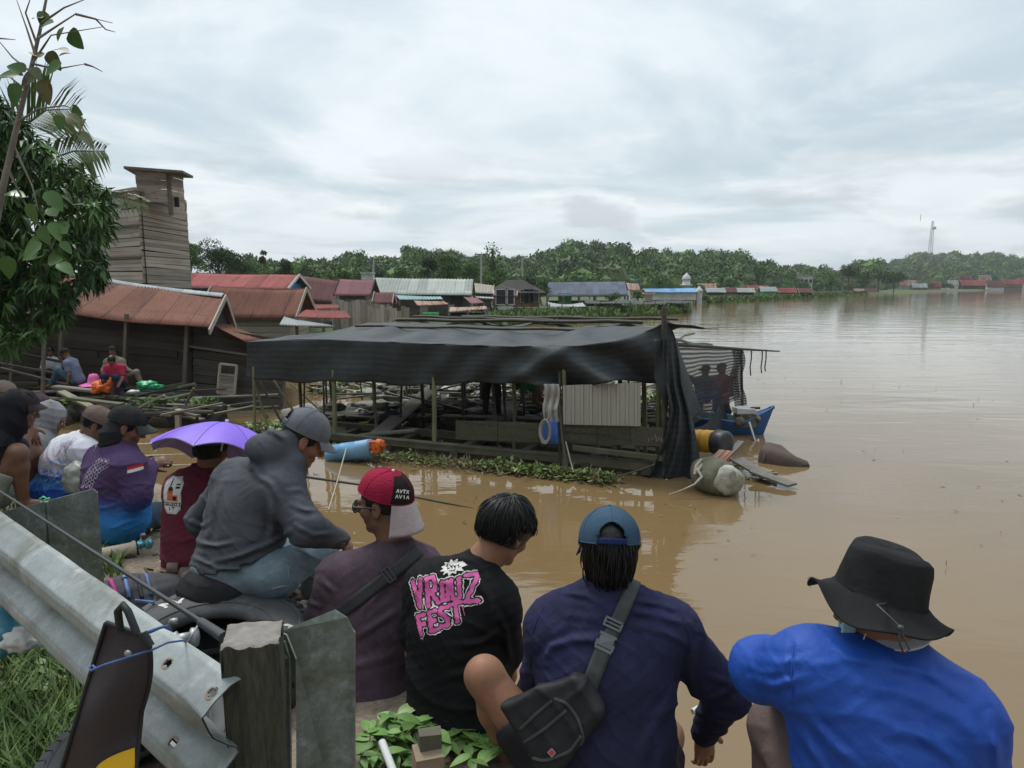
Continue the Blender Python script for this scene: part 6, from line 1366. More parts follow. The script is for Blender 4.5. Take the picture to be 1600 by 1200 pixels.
def tyretxt(txt, ang0, dang, rad, hgt, th):
    """letters bent round the sidewall"""
    st_ = []
    for k_, ch in enumerate(txt):
        for s_ in GL[ch]:
            pts = []
            for (a, b), (a2, b2) in zip(s_[:-1], s_[1:]):
                for f in np.linspace(0,1,4): pts.append((a+(a2-a)*f, b+(b2-b)*f))
            st_.append([((rad+b*hgt)*math.cos(ang0-(k_+a*.75)*dang), (rad+b*hgt)*math.sin(ang0-(k_+a*.75)*dang)) for a, b in pts])
    return st_
stt = tyretxt('MTT', math.radians(142), math.radians(13), .295, .045, .007)
stt = tyretxt('M/T', math.radians(146), math.radians(11), .290, .050, .007)+tyretxt('A', math.radians(14), math.radians(13), .29, .05, .007)+tyretxt('T', math.radians(60), math.radians(13), .29, .04, .007)[:0]
decal('sidewall_letters', tob, [m_lett], c_t, (Vector((1,0,0))-up_t*up_t.x), (Vector((0,1,0))-up_t*up_t.y), .84, .84, lambda u, v: np.where(sdist(u-.42, v-.42, stt) < .0075, 0, -1), .0035, .002, t1)
tyre('second tyre lying under the barrier, only its knobbly left edge showing', Vector((-1.12,2.0,1.73)), (-.10,-.12,1), .29, .16, .2, 'tyre')
# small reel and clutter inside the tyre
t = thing('fishing_reel', 'small silver fishing reel lying inside the flat tyre', 'fishing reel', A(292,1000,2.25)); q0 = A(290,998,2.3)
def reel(t, c, s=1.0, m1=None, ax=(1,.2,.1)):
    q = Vector(ax).to_track_quat('Z','Y').to_matrix(); m1 = m1 or m_steel
    mb = MB(); mb.lathe([(0,-.03*s),(.020*s,-.03*s),(.024*s,-.022*s),(.016*s,-.018*s),(.016*s,.012*s),(.026*s,.016*s),(.024*s,.03*s),(0,.034*s)], c, q, 20); mb.obj('spool', m1, t)
    mb = MB(); mb.box(c-q@Vector((0,0,.05*s)), (.04*s,.03*s,.045*s), q, .002); mb.tube([c-q@Vector((0,0,.05*s)), c-q@Vector((.0,.05*s,.04*s)), c-q@Vector((0,.07*s,.02*s))], .006*s, 6); mb.obj('reel_body', m_engd, t)
    mb = MB(); mb.tube([c+q@Vector((.03*s*math.cos(a), .03*s*math.sin(a), .01*s+.025*s*math.sin(a))) for a in np.linspace(0,PI,10)], .002*s, 5); mb.obj('bail_wire', m_steel, t)
    mb = MB(); mb.tube([c-q@Vector((0,0,.05*s)), c+q@Vector((.05*s,0,-.05*s)), c+q@Vector((.055*s,.03*s,-.05*s))], .004*s, 5); mb.lathe([(0,0),(.009*s,.002),(.009*s,.02*s),(0,.022*s)], c+q@Vector((.055*s,.03*s,-.05*s)), q, 8); mb.obj('crank', m_steel, t)
reel(t, q0, 1.3)
# fishing rod leaning over the barrier
m_rod = mat('dark_carbon_rod', (.05,.05,.055), (.03,.03,.03), 10, .35); m_gold = mat('gold_guide', (.7,.5,.15), metal=.8, rough=.3)
t = thing('fishing_rod', 'long dark fishing rod slanting across the barrier into the tyre', 'fishing rod', A(345,992,1.8)); mb = MB(); ra_, rb2 = A(-30,748,3.1), A(318,974,1.86); mb.tube([ra_, rb2], [.004,.0075], 8); mb.obj('blank', m_rod, t)
mb = MB(); mb.tube([A(314,972,1.87), A(350,996,1.76)], [.013,.015], 10); mb.obj('grip', m_blk, t)
# ---------------------------------------------------------------- black sleeve tied to the barrier
m_slv = mat('black_purple_nylon', (.022,.016,.020), (.032,.024,.029), 3, .6, bump=.4, bscale=5, bdist=.02, fine=.2, fscale=150, c3=(.05,.045,.045), s3=4, t3=(.64,.74)); m_slvy = mat('yellow_nylon', (.72,.42,.01), (.62,.36,.01), 4, .6); m_trim = mat('black_edge_tape', (.012,.012,.012), rough=.7); m_bstr = mat('blue_string', (.06,.12,.30), (.04,.08,.22), 60, .7)
sl = thing('rod_sleeve', 'black fabric rod sleeve with a yellow corner tied to the barrier', 'rod sleeve', A(160,1400,1.2))
def slv(u, v, back=0):
    x = (166+68*u)*(1-v)+(70+135*u)*v if v <= 1 else 0; y = (973+24*u)*(1-v)+(1290)*v
    if u > .5: x += (u-.5)*2*8*math.sin(PI*min(1,v*2.6))*1.0
    Y_ = 1.235+.0*v-.035*math.sin(PI*u)*(.6+.4*v)+.012*math.sin(v*9+u*4)+.10*v*0 + (.045*math.sin(PI*u)+.004 if back else 0)
    return A(x, y, Y_)
mb = MB(); mb.grid(lambda u, v: slv(u, v), 40, 70); o_s = mb.obj('front_panel', m_slv, sl); mb = MB(); mb.grid(lambda u, v: slv(u, v, 1), 24, 40); mb.obj('back_panel', m_slv, sl)
def ytri(u, v):
    # yellow corner: from (150,1200) curving up to (212,1162), down the right
    px = 150+62*u; y0 = 1203-41*(u**.6); y1 = 1292; py = y0+(y1-y0)*v; vv = (py-985)/(1290-985); l_ = 166*(1-vv)+70*vv; r_ = 234*(1-vv)+205*vv; uu = (px-l_)/(r_-l_)
    return slv(min(1,max(0,uu)), vv)-Vector((0,.003,0))
mb = MB(); mb.grid(ytri, 30, 20); mb.obj('yellow_patch', m_slvy, sl)
for e in (0, 1): mb = MB(); mb.tube([slv(e, v)-Vector((0,.002,0)) for v in np.linspace(0,1,30)], .004, 6); mb.obj('edge_tape', m_trim, sl)
mb = MB(); mb.tube([slv(u, 0) for u in np.linspace(0,1,14)], .005, 6); mb.obj('edge_tape', m_trim, sl)
mb = MB(); mb.tube([A(188,985,1.22), A(184,955,1.215), A(192,945,1.215), A(200,955,1.21), A(214,990,1.20)], [.007]*5, 8); mb.obj('webbing_loop', m_trim, sl)
mb = MB(); mb.tube([A(222,990,1.20), A(236,1010,1.195)], [.009,.007], 6); mb.obj('webbing_tab', m_trim, sl)
mb = MB(); mb.lathe([(0,.004),(.005,.0035),(.0065,.001),(.0065,0)], A(200,1021,1.197), Matrix.Rotation(PI/2,3,'X'), 14); mb.obj('snap_button', m_steel, sl)
mb = MB(); cs = [A(142,1048,1.20), A(160,1040,1.195), A(200,1027,1.186), A(236,1016,1.195), A(262,1004,1.36), A(284,1001,1.42), A(290,1002,1.6)]; mb.tube(cs, .0022, 6)
mb.tube([A(224,990,1.25), A(240,984,1.32), A(255,979,1.42), A(268,985,1.52), A(262,978,1.48), A(250,981,1.40), A(232,989,1.3)], .003, 6); mb.tube([A(142,1048,1.20), A(140,1043,1.205), A(145,1040,1.205), A(150,1045,1.20)], .0022, 6)
tag(mb.obj('blue_string', m_bstr, None, loc=A(200,1027,1.2)), 'thin blue string tying the black sleeve to the barrier', 'string')
# blue plastic sack behind the barrier at the left edge
t = thing('blue_sack', 'teal blue plastic sack on the grass at the left edge', 'sack', GP(20,1005)); lump(A(12,985,2.45), (.10,.10,.09), mat('teal_plastic', (.03,.15,.22), (.05,.22,.30), 10, .4, bump=.4, bscale=20), 'sack_body', t, 4, 3, .45); lump(A(35,1000,2.35), (.06,.05,.04), m_white, 'sack_mouth', t, 6, 3, .5)
# ---------------------------------------------------------------- things on the bank
m_pvc = mat('grubby_cream_pipe', (.55,.50,.38), (.42,.37,.27), 12, .6)
t = thing('rod_tube', 'grubby cream pipe lying on the dirt with a reel at its mouth', 'pipe', GP(180,865)); a_, b_ = GP(150,868,.05), GP(212,856,.05); d_ = (b_-a_).normalized()
mb = MB(); q = d_.to_track_quat('Z','Y').to_matrix(); L_ = (b_-a_).length; mb.lathe([(0,0),(.036,0),(.038,L_*.9),(.044,L_*.92),(.044,L_),(.036,L_),(.034,L_*.7)], a_, q, 20); mb.obj('pipe', m_pvc, t)
t = thing('fishing_reel', 'blue and silver fishing reel at the mouth of the cream pipe', 'fishing reel', GP(228,852)); reel(t, GP(226,850,.06), 1.25, mat('teal_metal', (.15,.42,.50), metal=.6, rough=.3), (1,-.1,.15))
t = thing('fishing_rod', 'black fishing rod with gold rings lying on the bank', 'fishing rod', GP(200,832)); mb = MB(); p0, p1 = GP(120,832,.05), GP(275,828,.05); mb.tube([p0,p1], [.006,.010], 8); mb.obj('blank', m_rod, t)
for f in (.45,.52,.58,.75): mb = MB(); c = p0.lerp(p1,f); mb.lathe([(.010,-.006),(.014,-.005),(.014,.005),(.010,.006)], c, (p1-p0).to_track_quat('Z','Y').to_matrix(), 10); mb.obj('gold_ring', m_gold, t)
m_sand = mat('brown_leather', (.10,.065,.05), (.07,.045,.035), 8, .7); m_sole = mat('grey_sole', (.14,.12,.10), (.2,.17,.15), 8, .85)
for (px,py,a,lab) in ((262,898,.3,'left sandal of the pair behind the backpack'),(283,905,.15,'right sandal of the pair, nearer the cup')):
    t = thing('sandal', lab, 'sandal', GP(px,py)); c = GP(px,py,.012); dx = Vector((math.cos(a),math.sin(a),0)); dy = Vector((-dx.y,dx.x,0)); mb = MB()
    mb.grid(lambda u, v: c+dx*((u-.5)*.25)+dy*((v-.5)*(.085*(.75+.25*math.sin(u*PI*1.3))*max(.25,math.sin(PI*min(.97,max(.03,u)))**.35)))+Vector((0,0,.012)), 20, 6, thick=.02); mb.obj('sole', m_sole, t)
    mb = MB(); mb.grid(lambda u, v: c+dx*(.0+.06*v)+dy*math.cos(PI*u)*.045+Vector((0,0,.02+.045*math.sin(PI*u))), 14, 4, thick=.003); mb.obj('strap', m_sand, t)
    mb = MB(); mb.tube([c+dx*-.08+dy*.04+Vector((0,0,.02)), c+dx*-.11+Vector((0,0,.05)), c+dx*-.08-dy*.04+Vector((0,0,.02))], .007, 6); mb.obj('strap', m_sand, t)
m_clear = mat('clear_plastic', (.75,.74,.72), rough=.25, alpha=.28); m_bait = mat('brown_bait', (.13,.07,.045), (.2,.1,.06), 30, .9, bump=.6, bscale=60)
t = thing('plastic_cup', 'clear plastic cup with brown bait near the black shorts', 'cup', GP(300,925)); c = GP(300,925); mb = MB(); mb.lathe([(0,0),(.034,0),(.044,.095),(.048,.10),(.048,.104)], c, n=28); mb.obj('cup_wall', m_clear, t); mb = MB(); mb.lathe([(0,.004),(.033,.004),(.037,.045),(.02,.055),(0,.05)], c, n=20); mb.obj('bait', m_bait, t)
t = thing('orange_wrapper', 'crumpled orange packet between the cup and the black shorts', 'packet', GP(318,925)); lump(GP(320,922,.04), (.035,.03,.05), m_orange, 'packet', t, 3, 3, .5)
m_bpk = mat('dark_grey_backpack', (.035,.036,.042), (.055,.055,.062), 12, .8, bump=.5, bscale=30, bdist=.005); m_bpb = mat('blue_panel', (.12,.20,.42), (.09,.15,.33), 12, .7); m_mag = mat('magenta_panel', (.35,.03,.18), rough=.7)
t = thing('backpack', 'dark grey backpack with blue stripes and a magenta side on the bank', 'backpack', GP(215,930))
c = GP(218,935,.12); f = Field(np.array(c)-.32, np.array(c)+.32, .008)
ex = np.array([.86,.5,0]); ey = np.array([-.5,.86,0]); Rm = np.stack([ex,ey,[0,0,1]],1)
f.ell(c, (.20,.13,.11), Rm, .03); f.ell(np.array(c)+ex*.10+np.array([0,0,-.02]), (.13,.12,.09), Rm, .04); f.ell(np.array(c)-ex*.10+np.array([0,0,.03]), (.11,.11,.08), Rm, .05); f.cap(np.array(c)+[-.05,-.12,0], np.array(c)+[.1,-.09,-.02], .05, .05, .02)
f.disp(lambda P: softnoise(P, 40, 1)*.005+folds(P, 40, (1,.5,.2), 2, .010)); bpo = link('pack_body', f.mesh('pack_body'), m_bpk, t)
for k_, (x0,y0,x1,y1,m,w_) in enumerate(((193,893,202,935,m_bpb,.024),(226,887,237,930,m_bpb,.020),(212,888,222,935,m_bpk,.02),(172,905,183,935,m_mag,.03),(212,940,250,944,m_bpb,.026))):
    pts_ = []; bv_ = BVHTree.FromPolygons([v.co for v in bpo.data.vertices], [tuple(p.vertices) for p in bpo.data.polygons]); l_ = wloc(bpo)
    for s_ in np.linspace(0,1,14):
        r_ = ray(x0+(x1-x0)*s_, y0+(y1-y0)*s_).normalized(); h_ = bv_.ray_cast(Vector((0,0,H))-l_, r_, 9)
        if h_[0]: pts_.append(h_[0]+l_-r_*.004)
    if len(pts_) > 3:
        mb = MB(); sd2 = Vector((y1-y0, 0, (x1-x0))).normalized(); mb.grid(lambda u, v: pts_[min(len(pts_)-1,int(round(u*(len(pts_)-1))))]+sd2*((v-.5)*w_)+Vector((0,-.008*math.sin(PI*v),.008*math.sin(PI*v))), len(pts_)-1, 4, thick=.004); mb.obj('strap', m, t)
mb = MB(); mb.tube([GP(165,915,.1), GP(178,905,.2), GP(196,905,.24)], .012, 6); mb.tube([GP(250,945,.05), GP(272,938,.03), GP(280,925,.03)], .012, 6); mb.obj('shoulder_strap', m_bpk, t)
t = thing('white_cloth', 'crumpled white cloth beside the backpack', 'cloth', GP(262,930)); lump(GP(262,935,.03), (.07,.05,.04), m_white, 'cloth', t, 5, 4, .7, 3); 
t = thing('plastic_bag', 'translucent white plastic bag behind the steel channel post', 'plastic bag', GP(450,985)); m_film = mat('plastic_film', (.62,.63,.68), (.5,.52,.6), 12, .25, alpha=.6, bump=.6, bscale=20)
lump(A(450,975,3.0), (.055,.05,.08), m_film, 'bag_body', t, 4, 4, .6, 2.6); mb = MB(); mb.tube([A(440,968,2.98), A(437,945,2.98), A(443,938,2.98), A(447,948,2.98), A(446,965,2.98)], .007, 6); mb.obj('bag_handle', m_film, t)
t = thing('bait_tub', 'small round tub of reddish bait behind the plastic bag', 'tub', A(465,960,3.05)); mb = MB(); c = A(466,955,3.1); mb.lathe([(0,-.03),(.034,-.03),(.040,.02),(.043,.022),(.038,.022),(.034,-.01)], c, Matrix.Rotation(.5,3,'Y'), 24); mb.obj('tub_wall', m_white, t); lump(c+Vector((0,0,.0)), (.032,.032,.018), mat('red_bait', (.28,.06,.05), (.18,.05,.04), 40, .8), 'bait', t, 2, 3, .4)
t = thing('clear_bag', 'crinkled clear bag between the white-blue jersey and the purple jersey', 'plastic bag', A(120,765,4.7)); lump(A(122,748,4.7), (.10,.09,.11), mat('murky_film', (.30,.31,.26), (.42,.42,.38), 10, .25, alpha=.85, bump=.8, bscale=14), 'bag_body', t, 7, 4, .22, 2.0)
# ================================================================ people
m_skin = mat('warm_brown_skin', (.29,.150,.092), (.22,.108,.064), 11, .55, bump=.5, bscale=140, bdist=.0014, sss=.04, spec=.22, rvar=.1, c3=(.33,.15,.10), s3=18, t3=(.5,.8))
m_skin2 = mat('darker_brown_skin', (.20,.098,.058), (.155,.073,.043), 14, .55, bump=.25, bscale=120, bdist=.0012, sss=.05)
m_hair = mat('black_hair', (.006,.0055,.005), (.011,.010,.009), 40, .42, stretch=(1,1,1), spec=.35); 
def cloth(name, c1, c2=None, rough=.88, fb=.5, weave=260, bs=22, **kw):
    c2 = c2 or tuple(x*.82 for x in c1); return mat(name, c1, c2, 6, rough, bump=fb*1.3, bscale=bs, bdist=.009, sheen=kw.pop('sheen', 0), fine=.10, fscale=weave, spec=kw.pop('spec', .12), **kw)
def V3(p): return Vector(A(*p)) if isinstance(p, tuple) else Vector(p)
def nrm(v): return Vector(v).normalized()
class Head:
    def __init__(s, c, f, up=(0,0,1), sc=1.0, roll=0.0):
        s.c = Vector(c); s.f = nrm(f); u = Vector(up); s.u = (u-s.f*u.dot(s.f)).normalized(); s.r = s.f.cross(s.u)
        if roll: q = Matrix.Rotation(roll, 3, s.f); s.u = q@s.u; s.r = q@s.r
        s.s = sc; s.R = np.array([s.r, s.f, s.u]).T
    def p(s, r, f, u): return s.c+(s.r*r+s.f*f+s.u*u)*s.s
    def skin(s, F):
        S_ = s.s; a = np.array
        F.ell(s.p(0,-.012,.028), a((.074,.094,.088))*S_, s.R, .01); F.ell(s.p(0,.022,-.040), a((.056,.060,.066))*S_, s.R, .03*S_)
        F.ell(s.p(0,.066,-.092), a((.022,.018,.018))*S_, s.R, .025*S_); F.cap(s.p(-.045,.01,-.06), s.p(-.012,.062,-.092), .018*S_, .014*S_, .02); F.cap(s.p(.045,.01,-.06), s.p(.012,.062,-.092), .018*S_, .014*S_, .02)
        for q in (-1, 1):
            F.ell(s.p(q*.036,.058,-.022), a((.026,.026,.024))*S_, s.R, .02*S_)
            F.ell(s.p(q*.031,.096,.004), a((.017,.014,.012))*S_, s.R, .012*S_, 's')
            F.ell(s.p(q*.031,.078,.003), a((.0135,.0135,.010))*S_, s.R, .003)
        F.cap(s.p(-.035,.083,.022), s.p(.035,.083,.022), .010*S_, k=.012*S_)
        F.cap(s.p(0,.086,.012), s.p(0,.106,-.028), .008*S_, .012*S_, .010*S_); F.cap(s.p(-.012,.092,-.032), s.p(.012,.092,-.032), .0085*S_, k=.008*S_)
        F.cap(s.p(-.018,.079,-.056), s.p(.018,.079,-.056), .0085*S_, k=.006*S_); F.cap(s.p(-.015,.078,-.066), s.p(.015,.078,-.066), .009*S_, k=.006*S_)
        F.cap(s.p(-.019,.090,-.0605), s.p(.019,.090,-.0605), .0022*S_, k=.002, mode='s')
        for q in (-1, 1):
            F.ell(s.p(q*.078,-.008,.000), a((.009,.019,.032))*S_, s.R, .006*S_); F.ell(s.p(q*.087,-.004,.004), a((.006,.010,.019))*S_, s.R, .004*S_, 's'); F.ell(s.p(q*.075,.0,-.026), a((.008,.010,.010))*S_, s.R, .006*S_)
    def neck(s, F, nb, r=.056): F.cap(s.p(0,-.025,-.05), nb, r*s.s, r*s.s*1.12, .03); F.cap(s.p(0,.01,-.075), Vector(nb)+s.f*.02, r*.7*s.s, r*.9*s.s, .03)
def hand(F, w, d, n, lat_sign=1, curl=.5, spread=.1, sc=1.0, k=.005, thumb=.6):
    """w wrist, d towards the fingers, n out of the back of the hand"""
    w = Vector(w); d = nrm(d); n = Vector(n); n = (n-d*n.dot(d)).normalized(); l = d.cross(n)*lat_sign; R = np.array([l, d, n]).T; a = np.array
    F.cap(w-d*.03, w+d*.02, .026*sc, .026*sc, .015, lat=tuple(l), fl=1.15); F.ell(w+d*.048*sc, a((.040,.052,.0165))*sc, R, .012)
    for i, (o, L_) in enumerate(((.030,.072),(.010,.080),(-.011,.074),(-.031,.058))):
        b = w+d*(.085-.004*abs(i-1))*sc+l*o*sc; dd = (d+l*(o*spread*30)*.12).normalized(); ang = curl*(1+.12*i); r = .0088*sc; F.cap(w+d*.05*sc+l*o*.8*sc, b, .010*sc, r*1.05, k)
        for j, fr in enumerate((.45,.30,.25)):
            q = Matrix.Rotation(-ang*(.6+.5*j), 3, l*lat_sign); dd = (q@dd).normalized(); e = b+dd*L_*fr*sc; F.cap(b, e, r, r*.92, .002); b = e; r *= .92
    b = w+d*.022*sc+l*.030*sc; td = (d*.62+l*.75-n*.35*thumb).normalized(); e = b+td*.040*sc; F.cap(b, e, .014*sc, .0115*sc, .010); td = (td+d*.6-n*.3*thumb).normalized(); F.cap(e, e+td*.032*sc, .011*sc, .0095*sc, .003)
def limb(F, pts, rs, k=.025):
    for i in range(len(pts)-1): F.cap(pts[i], pts[i+1], rs[i], rs[i+1], k)
def torso(F, J, g=0.0, fat=1.0, lat=None, low=True, k=.05):
    lat = lat or (J['sR']-J['sL']).normalized(); C, P, Nk = J['C'], J['P'], J['N']
    mid_ = C.lerp(P, .5)
    F.cap(P, mid_, .118*fat+g, .112*fat+g, .02, lat=tuple(lat), fl=1.35); F.cap(mid_, C, .112*fat+g, .120*fat+g, k, lat=tuple(lat), fl=1.35)
    F.cap(C, C.lerp(Nk,.75), .118*fat+g, .085+g, k, lat=tuple(lat), fl=1.30); F.cap(J['sL'].lerp(J['sR'],.10), J['sR'].lerp(J['sL'],.10), .064+g, .064+g, .07)
    for s_ in ('sL','sR'): F.cap(C.lerp(J[s_],.35), J[s_], .085+g, .062+g, .06); F.cap(Nk.lerp(C,.12), J[s_], .040+g, .052+g, .06)
    if low: F.ell(P, np.array((.16,.14,.12))*fat, None, .05)
def person(label, Jp, hd, top, bottom=None, skin=None, h=.006, ch=None, sleeves='long', legs='long', fat=1.0, group=None, cat='person', g=.014, hands=(), base=None, foldf=None, extra=None, body_extra=None, amp=1.0, fl_=(), collar=True, sl=(.25,.25), shoes=None, loose=1.0, lowcut=None, hem=None):
    """Jp joints as (px,py,Y): N neck base, C chest, P pelvis, sL sR eL eR wL wR, hL hR kL kR aL aR. hd Head"""
    skin = skin or m_skin; J = {k_: V3(v) for k_, v in Jp.items()}; loc = J['P'].copy() if base is None else Vector(base); 
    t = thing('person', label, cat, loc, group); pts = list(J.values())+[hd.c]; lo, hi = bounds(pts, .20)
    F = Field(lo, hi, h); hd.skin(F); hd.neck(F, J['N']); torso(F, J, -.012, fat)
    for s_ in 'LR':
        if 'e'+s_ in J: limb(F, [J['s'+s_], J['e'+s_]], [.047,.040]); limb(F, [J['e'+s_], J['w'+s_]], [.040,.026], .02)
        if 'k'+s_ in J: limb(F, [J['h'+s_], J['k'+s_]], [.082,.056], .04); F.ell(J['k'+s_], (.058,.058,.058), None, .03); limb(F, [J['k'+s_], J['k'+s_].lerp(J['a'+s_],.3), J['a'+s_]], [.052,.055,.036], .03)
        if 'a'+s_ in J:
            fd = Vector((J['a'+s_].x-J['h'+s_].x, J['a'+s_].y-J['h'+s_].y, 0)).normalized() if (J['a'+s_]-J['h'+s_]).xy.length > .05 else Vector((0,1,0))
            F.cap(J['a'+s_]+Vector((0,0,-.03)), J['a'+s_]+fd*.13+Vector((0,0,-.055)), .034, .026, .02)
    for (s_, d, n, ls, cu) in hands: hand(F, J['w'+s_], d, n, ls, cu, sc=1.0 if h < .01 else 1.15)
    if body_extra: body_extra(F, J)
    body = link('body', F.mesh('body'), skin, t)
    ch = ch or h*1.1; F = Field(lo, hi, ch); torso(F, J, g, fat)
    if lowcut: F.plane(lowcut[0], lowcut[1])
    for s_ in 'LR':
        if 'e'+s_ not in J: continue
        S0, E0_, W0_ = J['s'+s_], J['e'+s_], J['w'+s_]
        if sleeves == 'long': limb(F, [S0, E0_], [.062*loose+g*.4, .052*loose+g*.4], .035); F.ell(E0_, np.ones(3)*(.052*loose+g*.4), None, .02); limb(F, [E0_, W0_], [.052*loose+g*.4, .034+g*.4], .02)
        elif sleeves == 'short': limb(F, [S0, S0.lerp(E0_,.62)], [.064*loose+g*.4, .062*loose+g*.4], .035)
    if collar: F.cap(J['N'], J['N']+(hd.p(0,-.02,-.08)-J['N'])*.35, .066, .060, .03)
    if sleeves == 'long':
        for s_ in 'LR':
            if 'w'+s_ in J:
                W0_, E0_ = J['w'+s_], J['e'+s_]; F.ell(W0_+(W0_-E0_).normalized()*.045, (.05,.05,.05), None, 0, 's')
    if extra: extra(F, J)
    dn = (J['C']-J['P']).normalized()
    def dp(P):
        r = folds(P, 26, dn, 1, .013*amp, 3)+folds(P, 52, (J['sR']-J['sL']).normalized()*.6+dn*.7, 3, .008*amp, 4)+folds(P, 90, (J['sR']-J['sL']).normalized()*-.5+dn*.8, 6, .0035*amp, 3)+softnoise(P, 12, 2)*.003*amp
        for s_ in 'LR':
            if 'e'+s_ in J:
                ax_ = (J['w'+s_]-J['s'+s_]).normalized(); dd = np.linalg.norm(P-np.array(J['e'+s_]), axis=1); r = r+folds(P, 62, ax_, 5, .013*amp)*np.clip(1.5-dd/.11, 0, 1)
                dd = np.linalg.norm(P-np.array(J['s'+s_].lerp(J['C'],.15)), axis=1); r = r+folds(P, 48, (J['s'+s_]-J['C']).normalized(), 7, .014*amp)*np.clip(1.4-dd/.14, 0, 1)
        q_ = 0
        for pl, sg, am in fl_:
            zc = P[:,1]*ct-(P[:,2]-H)*st; X = 800+FPX*P[:,0]/zc; Y = 600-FPX*(P[:,1]*st+(P[:,2]-H)*ct)/zc; d = sdist(X, Y, [pl]); en = np.minimum(np.hypot(X-pl[0][0], Y-pl[0][1]), np.hypot(X-pl[-1][0], Y-pl[-1][1])); am = am*np.clip(en/(sg*5), 0, 1)**.8*(1+.35*np.sin(X*.11+Y*.07)); q_ = q_-am*(np.exp(-(d/sg)**2)-.45*np.exp(-((d-sg*1.9)/sg)**2))
        r = r-.003 if not fl_ else r-.003+np.clip(q_, -.014, .005)
        return r
    F.disp(dp); 
    if foldf: foldf(F, J)
    shirt = link('shirt', F.mesh('shirt'), top, t)
    tr = None
    if bottom is not None and 'kL' in J or bottom is not None and 'kR' in J:
        F = Field(lo, hi, ch)
        F.ell(J['P'], np.array((.165,.15,.13))*fat, None, .04)
        for s_ in 'LR':
            if 'k'+s_ not in J: continue
            hh, kk, aa = J['h'+s_], J['k'+s_], J['a'+s_]; F.cap(J['P'], hh, .12, .10, .05)
            if legs == 'long': limb(F, [hh, kk], [.100,.074], .05); F.ell(kk, np.ones(3)*.074, None, .02); limb(F, [kk, aa], [.070,.056], .03); F.ell(aa+(aa-kk).normalized()*.06, (.065,.065,.065), None, 0, 's')
            else: m_ = hh.lerp(kk, legs if isinstance(legs, float) else .6); limb(F, [hh, m_], [.105,.090], .05); F.plane(m_, (m_-hh)) if False else F.fn(lambda P: 0*P[...,0]-9, mode='i', lo=np.array(m_)-.01, hi=np.array(m_)+.01) if False else None; F.ell(m_+(kk-hh).normalized()*.105, (.095,.095,.095), None, 0, 's')
        F.disp(lambda P: folds(P, 40, (.5,.6,.6), 4, .009*amp)+softnoise(P, 18, 3)*.003)
        tr = link('trousers' if legs == 'long' else 'shorts', F.mesh('trousers'), bottom, t)
    if h < .01:
        for s_ in (-1, 1):
            for o_ in (hd.p(s_*.031,.0815,.003),):
                mb = MB(); mb.lathe([(0,-.0095),(.0067,-.0067),(.0095,0),(.0067,.0067),(0,.0095)], o_+hd.f*.0045*hd.s, n=12); e_ = mb.obj('eye', m_eye, t); mb = MB(); q_ = hd.f.to_track_quat('Z','Y').to_matrix(); mb.lathe([(0,.0104),(.0045,.0093),(.005,.0080)], o_+hd.f*.0045*hd.s, q_, 12); mb.obj('iris', m_iris, e_)
            mb = MB(); mb.tube([hd.p(s_*(.014+.036*i/5), .0925-.010*(i/5)**2, .021+.004*math.sin(i/5*PI)) for i in range(6)], [.002,.0034,.0036,.0034,.0028,.001], 6); mb.obj('eyebrow', m_hair, t)
    return t, J, body, shirt, tr
m_eye = mat('eye_white', (.62,.58,.54), rough=.25); m_iris = mat('dark_iris', (.02,.012,.008), rough=.15)
def hairmesh(t, hd, grow=(.082,.104,.098), off=(0,-.014,.030), cut=(.0,.035,.2), nape=-.055, name='hair', h=.005, extra=None, m=None):
    """cap of hair; cut = (forward, up) point of the hairline and slope"""
    F = Field(np.array(hd.c)-.2*hd.s, np.array(hd.c)+.2*hd.s, h); F.ell(hd.p(*off), np.array(grow)*hd.s, hd.R, 0)
    if extra: extra(F)
    fwd, upv, sl_ = cut; n_ = (hd.f*1.0-hd.u*sl_).normalized()
    c1 = hd.p(0, .045+fwd, upv); F.fn(lambda P: np.minimum((P-np.array(c1))@np.array(hd.f), (np.array(c1)-P)@np.array(hd.u)), mode='i')
    F.fn(lambda P: (np.array(hd.p(0,0,nape))-P)@np.array(hd.u), mode='i')
    F.disp(lambda P: softnoise(P, 90, 4)*.0022*hd.s+softnoise(P, 40, 1)*.003*hd.s)
    return link(name, F.mesh(name), m or m_hair, t)
def strands(t, hd, N, pole=(0,-.3,1), rr=(.086,.108,.104), off=(0,-.014,.030), tmax=lambda ph: 1.6, L=.9, wid=.0035, seed=1, lift=.012, t0=0.0, parent=None):
    rg = np.random.default_rng(seed); pole = np.array(pole, float); pole /= np.linalg.norm(pole); e1 = np.cross(pole, [1,0,0]); e1 /= np.linalg.norm(e1); e1 = np.cross(e1, pole)*-1; e2 = np.cross(pole, e1)
    # e2 ~ azimuth reference towards the face
    fd = np.array([0,1,0])-pole*pole[1]; fd /= np.linalg.norm(fd); e1 = fd; e2 = np.cross(pole, e1)
    mb = MB(); K = 6
    for i in range(N):
        ph = rg.uniform(-PI, PI); tm = tmax(ph); th0 = rg.uniform(t0, tm*.92); th1 = min(th0+rg.uniform(.5,1)*L, tm+rg.uniform(-.05,.10)); sw = rg.normal(0,.10); lf = abs(rg.normal(0, lift)); pts = []
        for k_ in range(K):
            u_ = k_/(K-1); th = th0+(th1-th0)*u_; p_ = ph+sw*u_; d = pole*math.cos(th)+(e1*math.cos(p_)+e2*math.sin(p_))*math.sin(th); q = d*np.array(rr)*(1+lf*(.3+u_*(1.4-u_)))
            pts.append(hd.p(off[0]+q[0], off[1]+q[1], off[2]+q[2]))
        ws = [wid*hd.s*w_ for w_ in (.5,1,1,.85,.6,.15)]; mb.tube(pts, [w_*.5 for w_ in ws], 4, cap=False, smooth=True)
    return mb.obj('hair_strands', m_hair, t)
